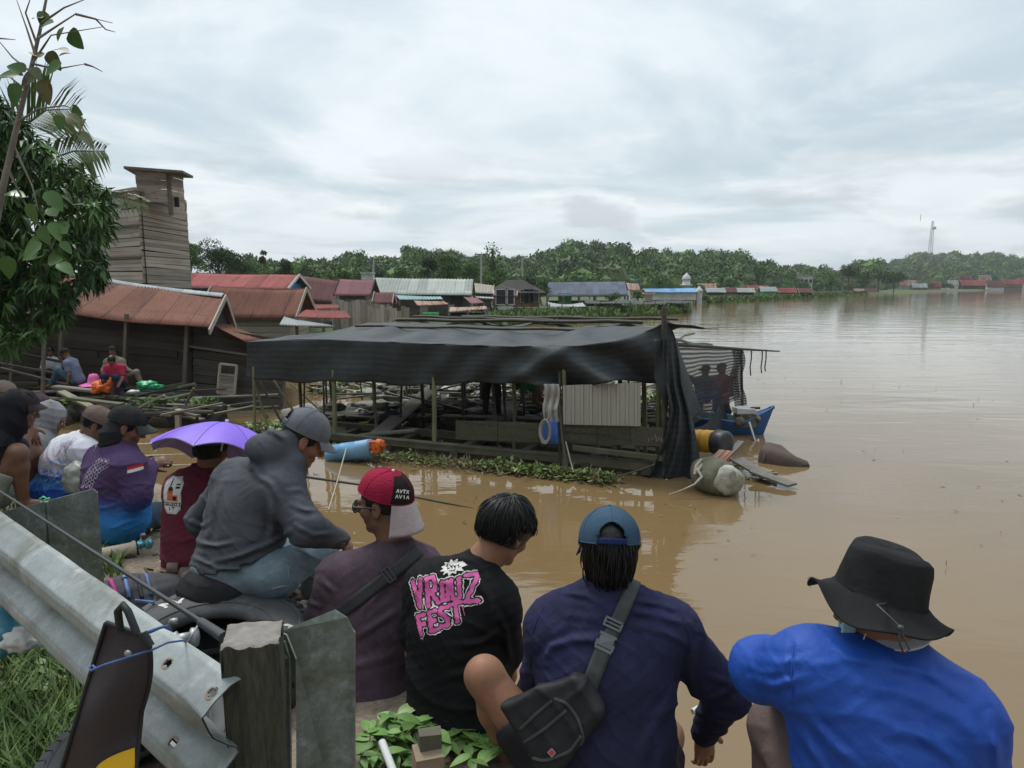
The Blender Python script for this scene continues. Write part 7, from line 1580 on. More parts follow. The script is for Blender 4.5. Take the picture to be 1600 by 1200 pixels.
def cap_hat(name, label, hd, mats, tilt=0.0, back=False, rad=(.086,.106,.098), brimL=.07, brimW=.078, opening=False, off=(0,-.012,.034), group=None, bill=None, low=(1.45,1.62), split=None, droop=.012, strap=None, btn=None, thing_=True, bcurve=.02, seamm=None, cap_n=48):
    """mats: crown, crown2, brim. Built in the head frame; back=True turns the brim to the nape"""
    c = hd.p(*off); f = hd.f*(-1 if back else 1); u = hd.u; r = f.cross(u); q = Matrix.Rotation(tilt, 3, r); f = q@f; u = q@u; S_ = hd.s
    t = thing(name, label, 'cap', c, group); rx, ry, rz = [x*S_ for x in rad]
    def sp(ph, th, k_=1.0):                      # ph 0 = brim side
        sq = 1.0; x, y, z = math.sin(ph)*math.sin(th), math.cos(ph)*math.sin(th), math.cos(th)
        if z > 0: z = z**.88
        return c+(r*(x*rx)+f*(y*ry)+u*(z*rz))*k_
    n1, n2 = cap_n, 22; parts = {0: ([], []), 1: ([], [])}
    def thm(ph): return low[0]+(low[1]-low[0])*(.5+.5*math.cos(ph+PI))
    vs = []; fs = {0: [], 1: []}
    for i in range(n1+1):
        ph = -PI+2*PI*i/n1
        for j in range(n2+1):
            th = thm(ph)*j/n2; wr_ = 1+.008*math.sin(ph*6)*math.sin(th)**2*0+ .006*math.sin(ph*5+th*4)*math.sin(th); vs.append(sp(ph, th, wr_))
    for i in range(n1):
        ph = -PI+2*PI*(i+.5)/n1; dph = abs(abs(ph)-PI)
        for j in range(n2):
            th = thm(ph)*(j+.5)/n2
            if opening and (dph/.50)**2+((thm(ph)-th)/.62)**2 < 1: continue
            k_ = 1 if (split and split(ph, th)) else 0
            fs[k_].append((i*(n2+1)+j, (i+1)*(n2+1)+j, (i+1)*(n2+1)+j+1, i*(n2+1)+j+1))
    ob0 = None
    for k_ in (0, 1):
        if fs[k_]:
            mb = MB(); mb.add(vs, fs[k_], smooth=True); inner = [c+(v-c)*.975 for v in vs]; mb.add(inner, [tuple(reversed(f_)) for f_ in fs[k_]], smooth=True); o_ = mb.obj('crown' if k_ == 0 else 'front_panel', mats[k_], t); ob0 = ob0 or o_
            if k_ == 1: t['_fp'] = o_.name
    mb = MB()
    for k_ in range(6):
        ph = k_*PI/3+(PI/6 if False else 0)
        if opening and abs(abs(ph-PI)) < .3: tm = thm(ph)-.64
        else: tm = thm(ph)
        mb.tube([sp(ph, tm*j/12, 1.006) for j in range(13)], .0011*S_, 4, cap=False)
    mb.obj('seam', seamm or mats[0], t)
    mb = MB(); mb.tube([sp(-PI+2*PI*i/48, thm(-PI+2*PI*i/48)-.01, 1.004) for i in range(49) if not opening or abs(abs(-PI+2*PI*i/48)-PI) > .48], .0022*S_, 5, cap=False); mb.obj('sweatband', mats[0], t)
    mb = MB(); mb.lathe([(0,.006),(.004,.0055),(.0065,.002),(.007,-.001)], c+u*rz, np_m(r,f,u), 12); mb.obj('top_button', btn or mats[0], t)
    def br(a, v):                               # a -1..1 across
        ph = a*.98; e = sp(ph, thm(ph)-.02); out_ = f*(brimL*S_*v*(1-.55*abs(a)**2.4))+r*(a*brimW*.25*v*S_); return e+out_-u*((droop*v+bcurve*(abs(a)**2)*v*1.0+.0)*S_*1.6)
    mb = MB(); mb.grid(lambda a, v: br(2*a-1, v), 30, 10, thick=.0035*S_); mb.obj('brim', mats[2], t)
    if opening:
        mb = MB(); mb.grid(lambda a, v: sp(PI+(a-.5)*1.04, thm(PI)-.015-.16*(1-v), 1.0), 14, 4, thick=.002); mb.obj('strap', strap or mats[0], t)
        mb = MB(); pts = [sp(PI+.50*math.cos(b), thm(PI)-.62*math.sin(b), 1.008) for b in np.linspace(0,PI,20)]; mb.tube(pts, .002, 5, cap=False); mb.obj('opening_trim', mats[0], t)
    return t
def np_m(r, f, u): return Matrix((r, f, u)).transposed()
def surf_strip(name, target, pix, w_, m, parent, off=.004, th=.003, n=40, dirv=None):
    """band lying on a surface along a pixel path"""
    bv = [(BVHTree.FromPolygons([v.co for v in o.data.vertices], [tuple(p.vertices) for p in o.data.polygons]), wloc(o)) for o in target]
    P = []; xs = np.linspace(0, len(pix)-1, n)
    for s_ in xs:
        i = min(int(s_), len(pix)-2); f = s_-i; x = pix[i][0]*(1-f)+pix[i+1][0]*f; y = pix[i][1]*(1-f)+pix[i+1][1]*f; r_ = ray(x, y).normalized(); best = None
        for b, l_ in bv:
            h_ = b.ray_cast(Vector((0,0,H))-l_, r_, 12)
            if h_[0] and (best is None or h_[3] < best[0]): best = (h_[3], h_[0]+l_, h_[1])
        if best: P.append((best[1], best[2], r_))
    if len(P) < 3: print('strip fail', name); return None
    pts = [p[0] for p in P]
    for _ in range(5): pts = [pts[0]]+[(pts[i-1]+pts[i]*2+pts[i+1])/4 for i in range(1, len(pts)-1)]+[pts[-1]]
    nn = [(-p[2]) for p in P]
    def fn(u, v):
        i = min(len(pts)-1, int(round(u*(len(pts)-1)))); a = pts[max(0,i-1)]; b = pts[min(len(pts)-1,i+1)]; t_ = (b-a).normalized(); s_ = t_.cross(nn[i]).normalized(); return pts[i]+s_*((v-.5)*w_)+nn[i]*(off+th)
    mb = MB(); mb.grid(fn, len(pts)-1, 4, thick=th); return mb.obj(name, m, parent)
def hit(target, px, py):
    r_ = ray(px, py).normalized(); best = None
    for o in target:
        b = BVHTree.FromPolygons([v.co for v in o.data.vertices], [tuple(p.vertices) for p in o.data.polygons]); l_ = wloc(o); h_ = b.ray_cast(Vector((0,0,H))-l_, r_, 12)
        if h_[0] and (best is None or h_[3] < best[0]): best = (h_[3], h_[0]+l_, h_[1])
    return best
GM = 'anglers sitting along the bank'
# ---------------------------------------------------------------- man in blue with the bucket hat
c_blue = cloth('royal_blue_jersey', (.010,.068,.36), (.008,.050,.28), .62, .35, spec=.35, sheen=0)
c_br = cloth('grey_brown_trousers', (.16,.12,.11)); m_blackc = cloth('black_cotton', (.020,.020,.022), (.028,.028,.030), .8)
hd1 = Head(A(1372,948,1.62), (-.62,.72,-.30), roll=0)
t1p, J1, b1, s1, _ = person('man in royal blue shirt hunched on the bank at the far right', dict(N=(1394,1032,1.60), C=(1385,1158,1.55), P=(1400,1330,1.50), sL=(1268,1048,1.60), sR=(1492,1128,1.50), eL=(1192,1046,1.74), wL=(1262,1075,1.96), eR=(1532,1330,1.52), wR=(1480,1350,1.85), hL=(1330,1340,1.55), kL=(1214,1136,1.86), aL=(1208,1400,1.92), hR=(1460,1340,1.55), kR=(1450,1250,2.0), aR=(1440,1450,2.0)), hd1, c_blue, c_br, h=.006, group=GM, g=.022, loose=1.30, fat=1.12, hands=(('L', (.5,.6,-.3), (0,0,1), 1, .5),), amp=.38, fl_=[([(1256,1112),(1290,1152),(1335,1195)],7,.008),([(1330,1066),(1420,1085),(1500,1125),(1548,1175)],10,.006),([(1388,1142),(1440,1150),(1482,1178),(1506,1205)],9,.010),([(1262,1056),(1210,1072),(1175,1062)],6,.007),([(1258,1030),(1215,1036),(1190,1030)],6,.007),([(1385,1036),(1450,1052),(1505,1085)],7,.007),([(1300,1010),(1330,1030),(1370,1036)],6,.006),([(1255,1150),(1280,1190),(1300,1220)],6,.008),([(1545,1120),(1556,1165),(1560,1210)],6,.008),([(1238,1000),(1236,1050),(1238,1100)],4,-.006)])
hairmesh(t1p, hd1)
m_hatb = cloth('black_hat_cotton', (.014,.014,.015), (.020,.020,.021), .82, .4)
hb = thing('bucket_hat', 'floppy black bucket hat with a chin cord and toggle on the man in blue', 'hat', hd1.p(0,0,.06))
hu = (hd1.u+Vector((.13,-.10,0))).normalized(); hu = Vector((.22,.02,1)).normalized(); hf = (Vector((-.6,.75,0))-hu*Vector((-.6,.75,0)).dot(hu)).normalized(); hr_ = hf.cross(hu); HC = A(1376,927,1.62)
def bhat(u, v):
    a = 2*PI*u
    pr = [(0,.118),(.045,.120),(.078,.117),(.090,.108),(.0955,.085),(.099,.05),(.103,.015),(.106,.0),(.120,-.012),(.138,-.024),(.156,-.033),(.172,-.038)]
    k_ = v*(len(pr)-1); i = min(int(k_), len(pr)-2); f = k_-i; r_ = pr[i][0]*(1-f)+pr[i+1][0]*f; z = pr[i][1]*(1-f)+pr[i+1][1]*f
    if z > .0: r_ *= 1+.02*math.sin(3*a+1)+.012*math.sin(7*a+z*40); z += .006*math.sin(2*a)*(r_/.1)
    else: b = (r_-.106)/.066; z += .020*b*math.sin(3*a+.6)+.012*b*math.sin(5*a+2); r_ *= 1+.03*b*math.sin(2*a+1)
    z += .007*math.sin(4*a+2)*max(0,1-abs(z-.09)/.04); return HC+(hr_*(math.cos(a)*r_*.95)+hf*(math.sin(a)*r_*1.04)+hu*z)*.93
mb = MB(); mb.grid(bhat, 96, 44, thick=.003); mb.obj('hat_cloth', m_hatb, hb)
mb = MB(); mb.tube([bhat(i/48, .29)*1.0 for i in range(49)], .0016, 5, cap=False); mb.tube([bhat(i/48, .64) for i in range(49)], .002, 5, cap=False)
for q in (.62, .75, .8, .87, .95, .99): mb.tube([bhat(i/72, q)+hu*.0008 for i in range(73)], .0009, 4, cap=False)
for a in (.05, .55): mb.tube([bhat(a, .29+.35*i/8) for i in range(9)], .0013, 4, cap=False)
mb.obj('stitching', m_hatb, hb)
mb = MB(); tg = A(1407,981,1.455); mb.tube([bhat(.93,.66), A(1370,945,1.50), A(1395,968,1.47), tg], .0022, 6); mb.tube([tg, A(1404,1000,1.45), A(1412,1022,1.445), A(1422,1014,1.45), A(1410,992,1.45), tg], .0028, 6); mb.obj('chin_cord', m_blk, hb); lump(tg, (.0075,.0075,.0075), m_blk, 'toggle', hb, 1, 2, .03)
m_mask = cloth('light_blue_mask', (.35,.58,.66)); mk = MB(); mk.grid(lambda u, v: hd1.p(-.02-.055*u, .085-.05*u*u+.01*math.sin(v*PI), -.015-.075*v+.03*u*v), 10, 10, thick=.002); mo = mk.obj('face_mask', m_mask, t1p)
mk = MB(); mk.tube([hd1.p(-.075,.035,-.03), hd1.p(-.079,.01,.0), hd1.p(-.08,-.012,.02)], .002, 5); mk.tube([hd1.p(-.072,.035,-.085), hd1.p(-.079,.005,-.04)], .002, 5); mk.obj('ear_loop', m_white, mo)
mk = MB(); mk.grid(lambda u, v: A(1318+22*u-4*v, 962+26*v, 1.55+.03*u), 6, 6, thick=.002); mk.obj('mask_edge', m_mask, mo)
m_col = cloth('grey_collar', (.30,.31,.33)); 
mk = MB(); mk.grid(lambda u, v: J1['N']+Vector((math.cos(PI*(.95+1.25*u)), math.sin(PI*(.95+1.25*u)), 0))*(.072+.014*v)+Vector((-.005,.016,.100-.034*v+.012*math.cos(PI*(.95+1.25*u)))), 40, 6, thick=.003); co = mk.obj('collar', m_col, t1p)
mk = MB(); mk.tube([J1['N']+Vector((math.cos(PI*(.95+1.25*u)), math.sin(PI*(.95+1.25*u)), 0))*.0875+Vector((-.005,.016,.066+.012*math.cos(PI*(.95+1.25*u)))) for u in np.linspace(0,1,40)], .0035, 5); mk.obj('collar_stripe', m_white, co)
surf_strip('shoulder_seam', [s1], [(1240,1005),(1236,1050),(1238,1100)], .003, c_blue, t1p, .001, .001, 20)
# ---------------------------------------------------------------- man in navy
c_navy = cloth('faded_navy_sweatshirt', (.027,.028,.062), (.020,.021,.047), .92, .45, c3=(.038,.038,.11), s3=4, t3=(.5,.75)); c_capb = cloth('faded_denim_blue_cap', (.045,.085,.13), (.035,.068,.105), .85, .4); 
hd2 = Head(A(951,862,2.06), (.06,.95,-.22), roll=.02)
t2p, J2, b2, s2, r2 = person('man in navy sweatshirt and black shorts with crossbody bag, bare knee out to the left', dict(N=(948,926,2.04), C=(946,1050,1.98), P=(950,1235,1.90), sL=(868,982,2.04), sR=(1046,988,2.00), eL=(842,1085,2.16), wL=(880,1110,2.36), eR=(1134,1084,2.05), wR=(1100,1146,2.22), hL=(885,1225,1.97), kL=(757,1056,2.13), aL=(812,1225,2.30), hR=(1010,1230,1.95), kR=(1040,1150,2.35), aR=(1035,1330,2.4)), hd2, c_navy, cloth('black_shorts_cloth', (.018,.018,.021), (.026,.026,.029)), h=.0055, group=GM, g=.018, loose=1.15, fat=1.06, legs=.50, hands=(('R', (.10,.10,-1), (.3,-.9,0), -1, .25),('L', (.3,.8,-.3), (0,0,1), 1, .5)), amp=.6, fl_=[([(935,998),(895,1000),(862,1010),(850,1035)],6,.012),([(962,932),(1015,942),(1058,950)],4,.006),([(975,952),(1030,962),(1078,978)],5,.007),([(985,975),(1040,990),(1080,1010)],5,.005),([(868,924),(915,930),(945,946)],4,.006),([(1090,1002),(1078,1050),(1084,1090)],5,.010),([(1110,1058),(1150,1072)],5,.008),([(1098,1112),(1140,1124)],5,.009),([(1095,1140),(1130,1142)],4,.007),([(880,960),(940,968)],5,.004),([(1060,1080),(1020,1140),(1000,1195)],8,.006)])
hairmesh(t2p, hd2, nape=-.085, extra=lambda F: F.ell(hd2.p(0,-.055,-.035), np.array((.066,.050,.062)), hd2.R, .02))
strands(t2p, hd2, 900, pole=(0,-.2,1), rr=(.079,.104,.125), off=(0,-.014,.018), tmax=lambda ph: 2.45 if abs(ph) > 1.9 else 1.5, L=.9, t0=1.15, seed=3, wid=.0045, lift=.10)
cap_hat('baseball_cap', 'faded denim-blue cap with an open strap back on the navy man', hd2, (c_capb, c_capb, c_capb), opening=True, rad=(.093,.114,.103), strap=cloth('navy_strap', (.02,.03,.10)), tilt=-.16, low=(1.50,1.72))
surf_strip('shoulder_seam', [s2], [(850,948),(832,985),(828,1040),(836,1085)], .003, c_navy, t2p, .001, .001, 24); surf_strip('shoulder_seam', [s2], [(1062,950),(1075,990),(1082,1040)], .003, c_navy, t2p, .001, .001, 24)
bag = thing('crossbody_bag', 'black leather crossbody bag with wide strap and buckle on the navy back', 'bag', A(880,1110,1.80)); m_leath = mat('black_leather', (.014,.014,.015), (.022,.022,.023), 20, .6, bump=.4, bscale=30, bdist=.004, spec=.22); m_web = mat('charcoal_webbing', (.026,.028,.027), (.036,.038,.036), 80, .7, bump=.5, bscale=200, bdist=.001); m_buck = mat('grey_plastic_buckle', (.085,.095,.10), rough=.4)
surf_strip('strap', [s2], [(992,905),(985,925),(968,965),(950,1000)], .040, m_web, bag, .004, .003, 30)
surf_strip('strap', [s2], [(950,1000),(935,1035),(925,1062),(915,1090)], .046, m_web, bag, .006, .003, 30)
h0 = hit([s2], 958, 975); h1_ = hit([s2], 946, 1005); o_ = -ray(950,990).normalized(); ya = (h0[1]-h1_[1]).normalized(); xa = ya.cross(o_).normalized(); mB = Matrix((xa, ya, o_)).transposed()
cB = h0[1]+o_*.012; mb = MB()
for dx_ in (-.024,.024): mb.box(cB+xa*dx_, (.006,.024,.006), mB)
for dy_ in (-.011,.011): mb.box(cB+ya*dy_, (.052,.006,.006), mB)
mb.box(cB, (.044,.004,.004), mB); mb.obj('slider', m_buck, bag)
cB = h1_[1]+o_*.012+ya*.004; mb = MB(); mb.box(cB, (.042,.030,.008), mB, .001); mb.box(cB-ya*.022, (.050,.008,.009), mB); mb.box(cB+ya*.019, (.050,.007,.009), mB); [mb.box(cB+xa*x_-ya*.010, (.006,.018,.010), mB) for x_ in (-.024,.024)]; mb.obj('buckle', m_buck, bag)
bc = A(874,1120,1.83); Fb = Field(np.array(bc)-.24, np.array(bc)+.24, .006); bx = (A(935,1075,1.83)-A(825,1155,1.83)).normalized(); bz_ = Vector((0,-.85,.5)).normalized(); bz_ = (bz_-bx*bx.dot(bz_)).normalized(); by = bz_.cross(bx)
def bagf(P):
    p = P-np.array(bc); x, y, z = p@np.array(bx), p@np.array(by), p@np.array(bz_); w_ = .075+.030*np.clip(-x/.12, -1, 1); q = np.stack([np.abs(x)-.105, np.abs(y)-w_, np.abs(z)-.024], -1); return np.linalg.norm(np.maximum(q,0),axis=-1)+np.minimum(q.max(-1),0)-.018
Fb.fn(bagf, .0, 'u'); Fb.cap(bc+bx*.10, A(917,1078,1.83), .030, .022, .03); Fb.disp(lambda P: folds(P, 50, by, 3, .007)+folds(P, 40, bx+by*.4, 6, .006)+softnoise(P, 25, 1)*.003); bo = link('bag_body', Fb.mesh('bag'), m_leath, bag)
for k_, pth in enumerate(([(866,1092),(885,1098),(902,1120),(912,1150),(908,1165)],[(812,1140),(835,1118),(862,1095)],[(815,1162),(850,1140),(885,1110)],[(818,1180),(850,1190),(890,1175),(908,1150)])): surf_strip('zip', [bo], pth, .008, m_web, bag, .001, .002, 30)
surf_strip('zip_pull', [bo], [(815,1160),(814,1172),(813,1180)], .006, m_steel, bag, .003, .002, 6)
hh_ = hit([bo], 862, 1176)
if hh_: mb = MB(); mb.box(hh_[1]-ray(862,1176).normalized()*.003, (.017,.017,.003), np_m(bx,by,bz_)@Matrix.Rotation(.15,3,'Z')); lo_ = mb.obj('badge', m_steel, bag); mb = MB(); mb.box(hh_[1]-ray(862,1176).normalized()*.0055, (.012,.012,.003), np_m(bx,by,bz_)@Matrix.Rotation(.15,3,'Z')); mb.obj('badge_face', mat('badge_red', (.45,.03,.03), rough=.4), lo_)
wr = thing('wristwatch', 'thin pale bracelet end beyond the navy elbow', 'stick', A(1092,1108,2.3)); mb = MB(); mb.tube([A(1082,1112,2.30), A(1100,1103,2.33)], [.010,.012], 8); mb.obj('stick', m_white, wr); wr.name = 'white_stick'; wr['label'] = 'short white stick held beyond the navy man\'s right forearm'
# ---------------------------------------------------------------- young man in the black printed t-shirt
c_blk = cloth('black_t_shirt', (.009,.009,.010), (.013,.013,.014), .85, .45)
hd3 = Head(A(790,832,2.56), (.62,.62,-.48), roll=.10)
t3p, J3, b3, s3, _ = person('young man in black printed t-shirt with thick black hair looking down right', dict(N=(738,893,2.50), C=(718,985,2.48), P=(712,1120,2.42), sL=(675,918,2.56), sR=(768,948,2.44), eL=(650,1020,2.62), wL=(700,1040,2.85), eR=(790,1055,2.54), wR=(803,1025,2.72), hL=(690,1115,2.5), kL=(700,1070,2.88), aL=(700,1200,3.0), hR=(745,1120,2.48), kR=(765,1085,2.86), aR=(762,1210,2.95)), hd3, c_blk, m_blackc, sleeves='short', h=.006, group=GM, g=.024, loose=1.25, hands=(('R', (.1,.5,.45), (.5,-.5,.5), 1, .6),), amp=.7, fat=1.02, fl_=[([(745,905),(768,940),(778,1000)],5,.009),([(700,1010),(750,1005),(790,985)],5,.008),([(690,1060),(740,1050),(780,1060)],6,.008),([(775,950),(790,985),(796,1030)],4,.007),([(680,880),(720,872),(750,878)],4,.005)])
hairmesh(t3p, hd3, grow=(.090,.112,.106), cut=(.030,.012,.2), nape=-.045, extra=lambda F: (F.ell(hd3.p(0,.055,.055), np.array((.075,.050,.048)), hd3.R, .02), F.ell(hd3.p(0,-.06,-.01), np.array((.070,.048,.060)), hd3.R, .02)))
strands(t3p, hd3, 1700, pole=(0,-.35,1), rr=(.093,.118,.108), tmax=lambda ph: 1.75 if abs(ph) < .9 else (1.55 if abs(ph) < 1.8 else 2.0), L=1.1, seed=5, wid=.0042, lift=.06)
m_pk = mat('pink_print', (.62,.11,.33), (.55,.09,.29), 40, .75); m_wp = mat('white_print', (.66,.64,.60), rough=.75); m_ink = mat('black_print', (.008,.008,.010), rough=.8)
big_s = []
def gl(ch, x, y, w_, h_, sh=.15, rot=0): 
    for s_ in text_strokes(ch, 0, 0, 1, 1): 
        for_ = [(x+(a*w_+sh*b*h_)*math.cos(rot)-b*h_*math.sin(rot), y+b*h_*math.cos(rot)+a*w_*math.sin(rot)) for a, b in s_]; big_s.append(for_)
for ch, x, y, w_, h_, ro in (('V',.012,.118,.030,.092,-.04),('R',.060,.112,.034,.090,-.06),('O',.108,.106,.026,.072,-.10),('U',.144,.100,.028,.070,-.12),('Z',.186,.082,.046,.088,-.20)): gl(ch, x, y, w_, h_, .12, ro)
n_top = len(big_s)
for ch, x, y, w_, h_, ro in (('F',.004,.026,.026,.062,-.02),('E',.044,.026,.026,.062,-.03),('S',.082,.028,.030,.062,-.04),('T',.122,.030,.036,.060,-.05)): gl(ch, x, y, w_, h_, .12, ro)
burst = []; 
for i in range(22): a = 2*PI*i/22; r_ = (.036 if i % 2 else .024)*(1.25 if i in (19,20,21) else 1); burst.append((.176+r_*1.25*math.cos(a), .212+r_*.8*math.sin(a)))
burst[0] = (.232,.196)
scr = [[(.158,.222),(.166,.228),(.160,.210),(.168,.212)],[(.172,.222),(.176,.208),(.180,.218),(.172,.214)],[(.184,.216),(.188,.206),(.184,.210),(.192,.212)],[(.196,.210),(.202,.212),(.198,.203),(.206,.204)],[(.164,.202),(.180,.198),(.186,.202)]]
drips = [[(.010,.03),(.008,-.005)],[(.03,.02),(.029,.008)],[(.085,.02),(.083,.004)],[(.108,.03),(.106,.010)],[(.150,.08),(.148,.045)],[(.172,.06),(.170,.030)],[(.166,.075),(.166,.06)]]
drips = [[(a, b+.012) for a, b in d_] for d_ in drips]
def fest(u, v):
    d = sdist(u, v, big_s); db = inpoly(u, v, burst); M_ = np.full(u.shape, -1); wob = .0012*np.sin(u*260)+.001*np.sin(v*310)
    M_[(d < .0150+wob)] = 1; M_[(d < .0126+wob)] = 2; M_[d < .0074+wob] = 0
    e = sdist(u, v, drips) < .0016; M_[e & (M_ < 0)] = 0
    M_[db] = 1; M_[db & (sdist(u, v, scr) < .0018)] = 2; return M_
vr = ray(695,940).normalized(); rt = Vector((.985,.17,-.02)); upv = Vector((-.10,.0,1)); upv = (upv-vr*upv.dot(vr)).normalized(); rt2 = (vr.cross(upv)).normalized(); rr_ = Matrix.Rotation(.17, 3, -vr); 
decal('shirt_print', s3, [m_pk, m_wp, m_ink], A(697,928,2.44), rr_@rt2, rr_@upv, .26, .26, fest, .0022, .003, t3p)
# ---------------------------------------------------------------- man with sunglasses and backward red cap
c_mau = cloth('faded_aubergine_sweatshirt', (.105,.070,.090), (.070,.048,.062), .92, .45, c3=(.045,.034,.042), s3=2.4, t3=(.42,.62))
hd4 = Head(A(600,788,2.86), (-.92,.30,-.08), sc=1.08, roll=-.04)
t4p, J4, b4, s4, _ = person('man in faded aubergine shirt with sunglasses looking left', dict(N=(622,862,2.84), C=(585,965,2.78), P=(578,1085,2.70), sL=(532,905,2.76), sR=(655,892,2.88), eL=(492,990,2.82), wL=(520,1010,3.05), eR=(665,1000,2.95), wR=(640,1010,3.15), hL=(560,1080,2.78), kL=(560,1030,3.15), aL=(560,1160,3.25), hR=(610,1085,2.80), kR=(620,1040,3.18), aR=(620,1170,3.28)), hd4, c_mau, m_blackc, skin=m_skin2, h=.006, group=GM, g=.024, loose=1.2, hands=(('L', (.2,.9,-.1), (0,0,1), 1, .5),), fat=1.06, amp=.7, fl_=[([(500,905),(522,925),(530,960)],4,.008),([(560,965),(600,915),(642,880)],5,.008),([(540,1005),(590,975),(630,950)],5,.007),([(478,940),(500,948)],3.5,.008),([(500,1050),(560,1040),(620,1020)],6,.006),([(640,870),(655,900),(658,940)],4,.007)])
hairmesh(t4p, hd4, grow=(.077,.098,.092))
c_red = cloth('red_mesh_cap', (.36,.018,.055), (.28,.013,.042), .8, .8, bs=140); c_capk = cloth('black_brown_cap_panel', (.022,.016,.016)); c_pale = cloth('pale_pink_brim', (.46,.38,.38)); 
ct4 = cap_hat('backward_cap', 'backward red and black cap with pale pink brim on the sunglasses man', hd4, (c_red, c_capk, c_pale), back=True, split=lambda ph, th: abs(ph) < 1.0 and th > .34, rad=(.092,.112,.110), brimL=.075, droop=.055, low=(1.42,1.60), tilt=-.42, bcurve=.022, btn=m_white)
fp = bpy.data.objects.get(ct4['_fp']) 
hh4 = hit([fp], 626, 772)
if hh4:
    st4 = text_strokes('AVTX', .004, .030, .009, .012, .45)+text_strokes('AVIA', .002, .008, .010, .012, .45); vd = ray(634,795).normalized(); u4 = Vector((.0,0,1)); u4 = (u4-vd*u4.dot(vd)).normalized(); r4 = vd.cross(u4); q4 = Matrix.Rotation(-.12,3,-vd)
    decal('cap_lettering', fp, [m_wp], A(630,772,2.74), q4@r4, q4@u4, .062, .050, lambda u, v: np.where(sdist(u, v, st4) < .0016, 0, -1), .0013, .002, ct4)
sg = thing('sunglasses', 'black framed sunglasses with smoky lenses on the man facing left', 'sunglasses', hd4.p(0,.1,0)); m_lens = mat('smoky_lens', (.09,.07,.09), rough=.08, alpha=.75)
for q in (-1,1):
    mb = MB(); mb.tube([hd4.p(q*(.033+.028*math.cos(a)*(1-.08*math.sin(a))), .104-.010*abs(math.cos(a)-.2)*.5, .002+.023*math.sin(a)*(1+.12*math.cos(a)*q*0)) for a in np.linspace(0,2*PI,24)], .0028, 6, cap=False); mb.obj('rim', m_blk, sg)
    mb = MB(); mb.grid(lambda u, v: hd4.p(q*(.033+.028*v*math.cos(2*PI*u)), .104, .002+.023*v*math.sin(2*PI*u)), 24, 3, thick=.001); mb.obj('lens', m_lens, sg)
    mb = MB(); mb.tube([hd4.p(q*.054,.102,.012), hd4.p(q*.076,.085,.012), hd4.p(q*.082,.02,.014), hd4.p(q*.083,-.012,.008)], [.004,.005,.004,.002], 6); mb.obj('temple_arm', m_blk, sg)
mb = MB(); mb.tube([hd4.p(-.009,.108,.010), hd4.p(0,.111,.013), hd4.p(.009,.108,.010)], .0025, 6); mb.obj('bridge', m_blk, sg)
sl4 = thing('sling_strap', 'black sling strap across the aubergine back', 'strap', A(590,910,2.75)); surf_strip('webbing', [s4], [(655,858),(632,880),(600,905),(568,930),(538,952),(520,968)], .052, m_web if False else mat('black_webbing', (.016,.016,.017), (.024,.024,.025), 60, .75), sl4, .004, .003, 40)
h0 = hit([s4], 607, 898); o_ = -ray(607,898).normalized(); ya = Vector((.75,0,.62)); ya = (ya-o_*ya.dot(o_)).normalized(); xa = ya.cross(o_).normalized(); mB = Matrix((xa, ya, o_)).transposed(); cB = h0[1]+o_*.012; mb = MB(); [mb.box(cB+xa*dx_, (.005,.034,.006), mB) for dx_ in (-.028,.028)]; [mb.box(cB+ya*dy_, (.06,.005,.006), mB) for dy_ in (-.016,0,.016)]; mb.obj('slider', m_blk, sl4)
# ---------------------------------------------------------------- man in the charcoal hoodie on the tyre
c_hood = cloth('charcoal_hoodie', (.088,.092,.104), (.066,.070,.079), .92, .45); c_jean = cloth('washed_denim', (.17,.235,.27), (.12,.165,.195), .85, .5, c3=(.23,.29,.31), s3=3, t3=(.5,.7)); c_capg = cloth('heather_grey_cap', (.15,.155,.17), (.11,.115,.13), .9, .3)
hd5 = Head(A(474,688,3.16), (.80,.32,-.50), roll=.05)
def hood5(F, J):
    c = hd5.p(0,-.085,-.085); F.ell(c+Vector((-.02,-.01,.0)), (.105,.09,.055), None, .03); F.cap(c+Vector((-.01,0,-.02)), J['N']+Vector((0,0,-.03)), .085, .10, .03); F.cap(hd5.p(-.07,.0,-.085), hd5.p(.07,.0,-.085), .045, .045, .04); F.cap(c+Vector((-.07,-.03,.02)), c+Vector((.06,-.02,.04)), .045, .05, .04)
    F.ell(hd5.p(0,.05,-.055), (.05,.06,.06), None, .02, 's')
t5p, J5, b5, s5, tr5 = person('man in charcoal hoodie and washed jeans sitting on the flat tyre', dict(N=(442,722,3.14), C=(390,800,3.14), P=(368,885,3.06), sL=(368,752,3.24), sR=(440,768,3.02), eL=(318,812,3.34), wL=(345,862,3.55), eR=(478,824,2.92), wR=(530,843,3.16), hL=(350,905,3.14), kL=(455,862,3.66), aL=(460,960,3.75), hR=(428,898,2.98), kR=(503,858,3.36), aR=(480,950,3.55)), hd5, c_hood, c_jean, h=.006, group=GM, g=.024, loose=1.24, fat=1.14, extra=hood5, hands=(('R', (.35,.55,-.45), (.5,-.3,.7), 1, 1.0),), amp=.65, fl_=[([(402,742),(424,757),(436,785)],4,.012),([(420,775),(428,820),(420,855)],5,.012),([(305,848),(340,853),(372,846)],3.5,.012),([(325,880),(375,868),(425,848),(452,830)],4,.012),([(455,788),(478,797),(498,796)],3.5,.010),([(352,742),(332,795),(318,860)],5,.009),([(462,822),(490,836),(518,834)],3.5,.009),([(300,870),(340,888),(395,890),(436,878)],3,.010),([(450,768),(470,765),(485,775)],3.5,.009),([(300,815),(318,822),(330,812)],3,.010),([(505,800),(520,806),(530,818)],3,.010),([(380,722),(400,735),(405,750)],4,.009),([(400,668),(425,672),(448,690)],4,.012)], collar=False, lowcut=(A(375,886,2.88), (.25,0,-1)))
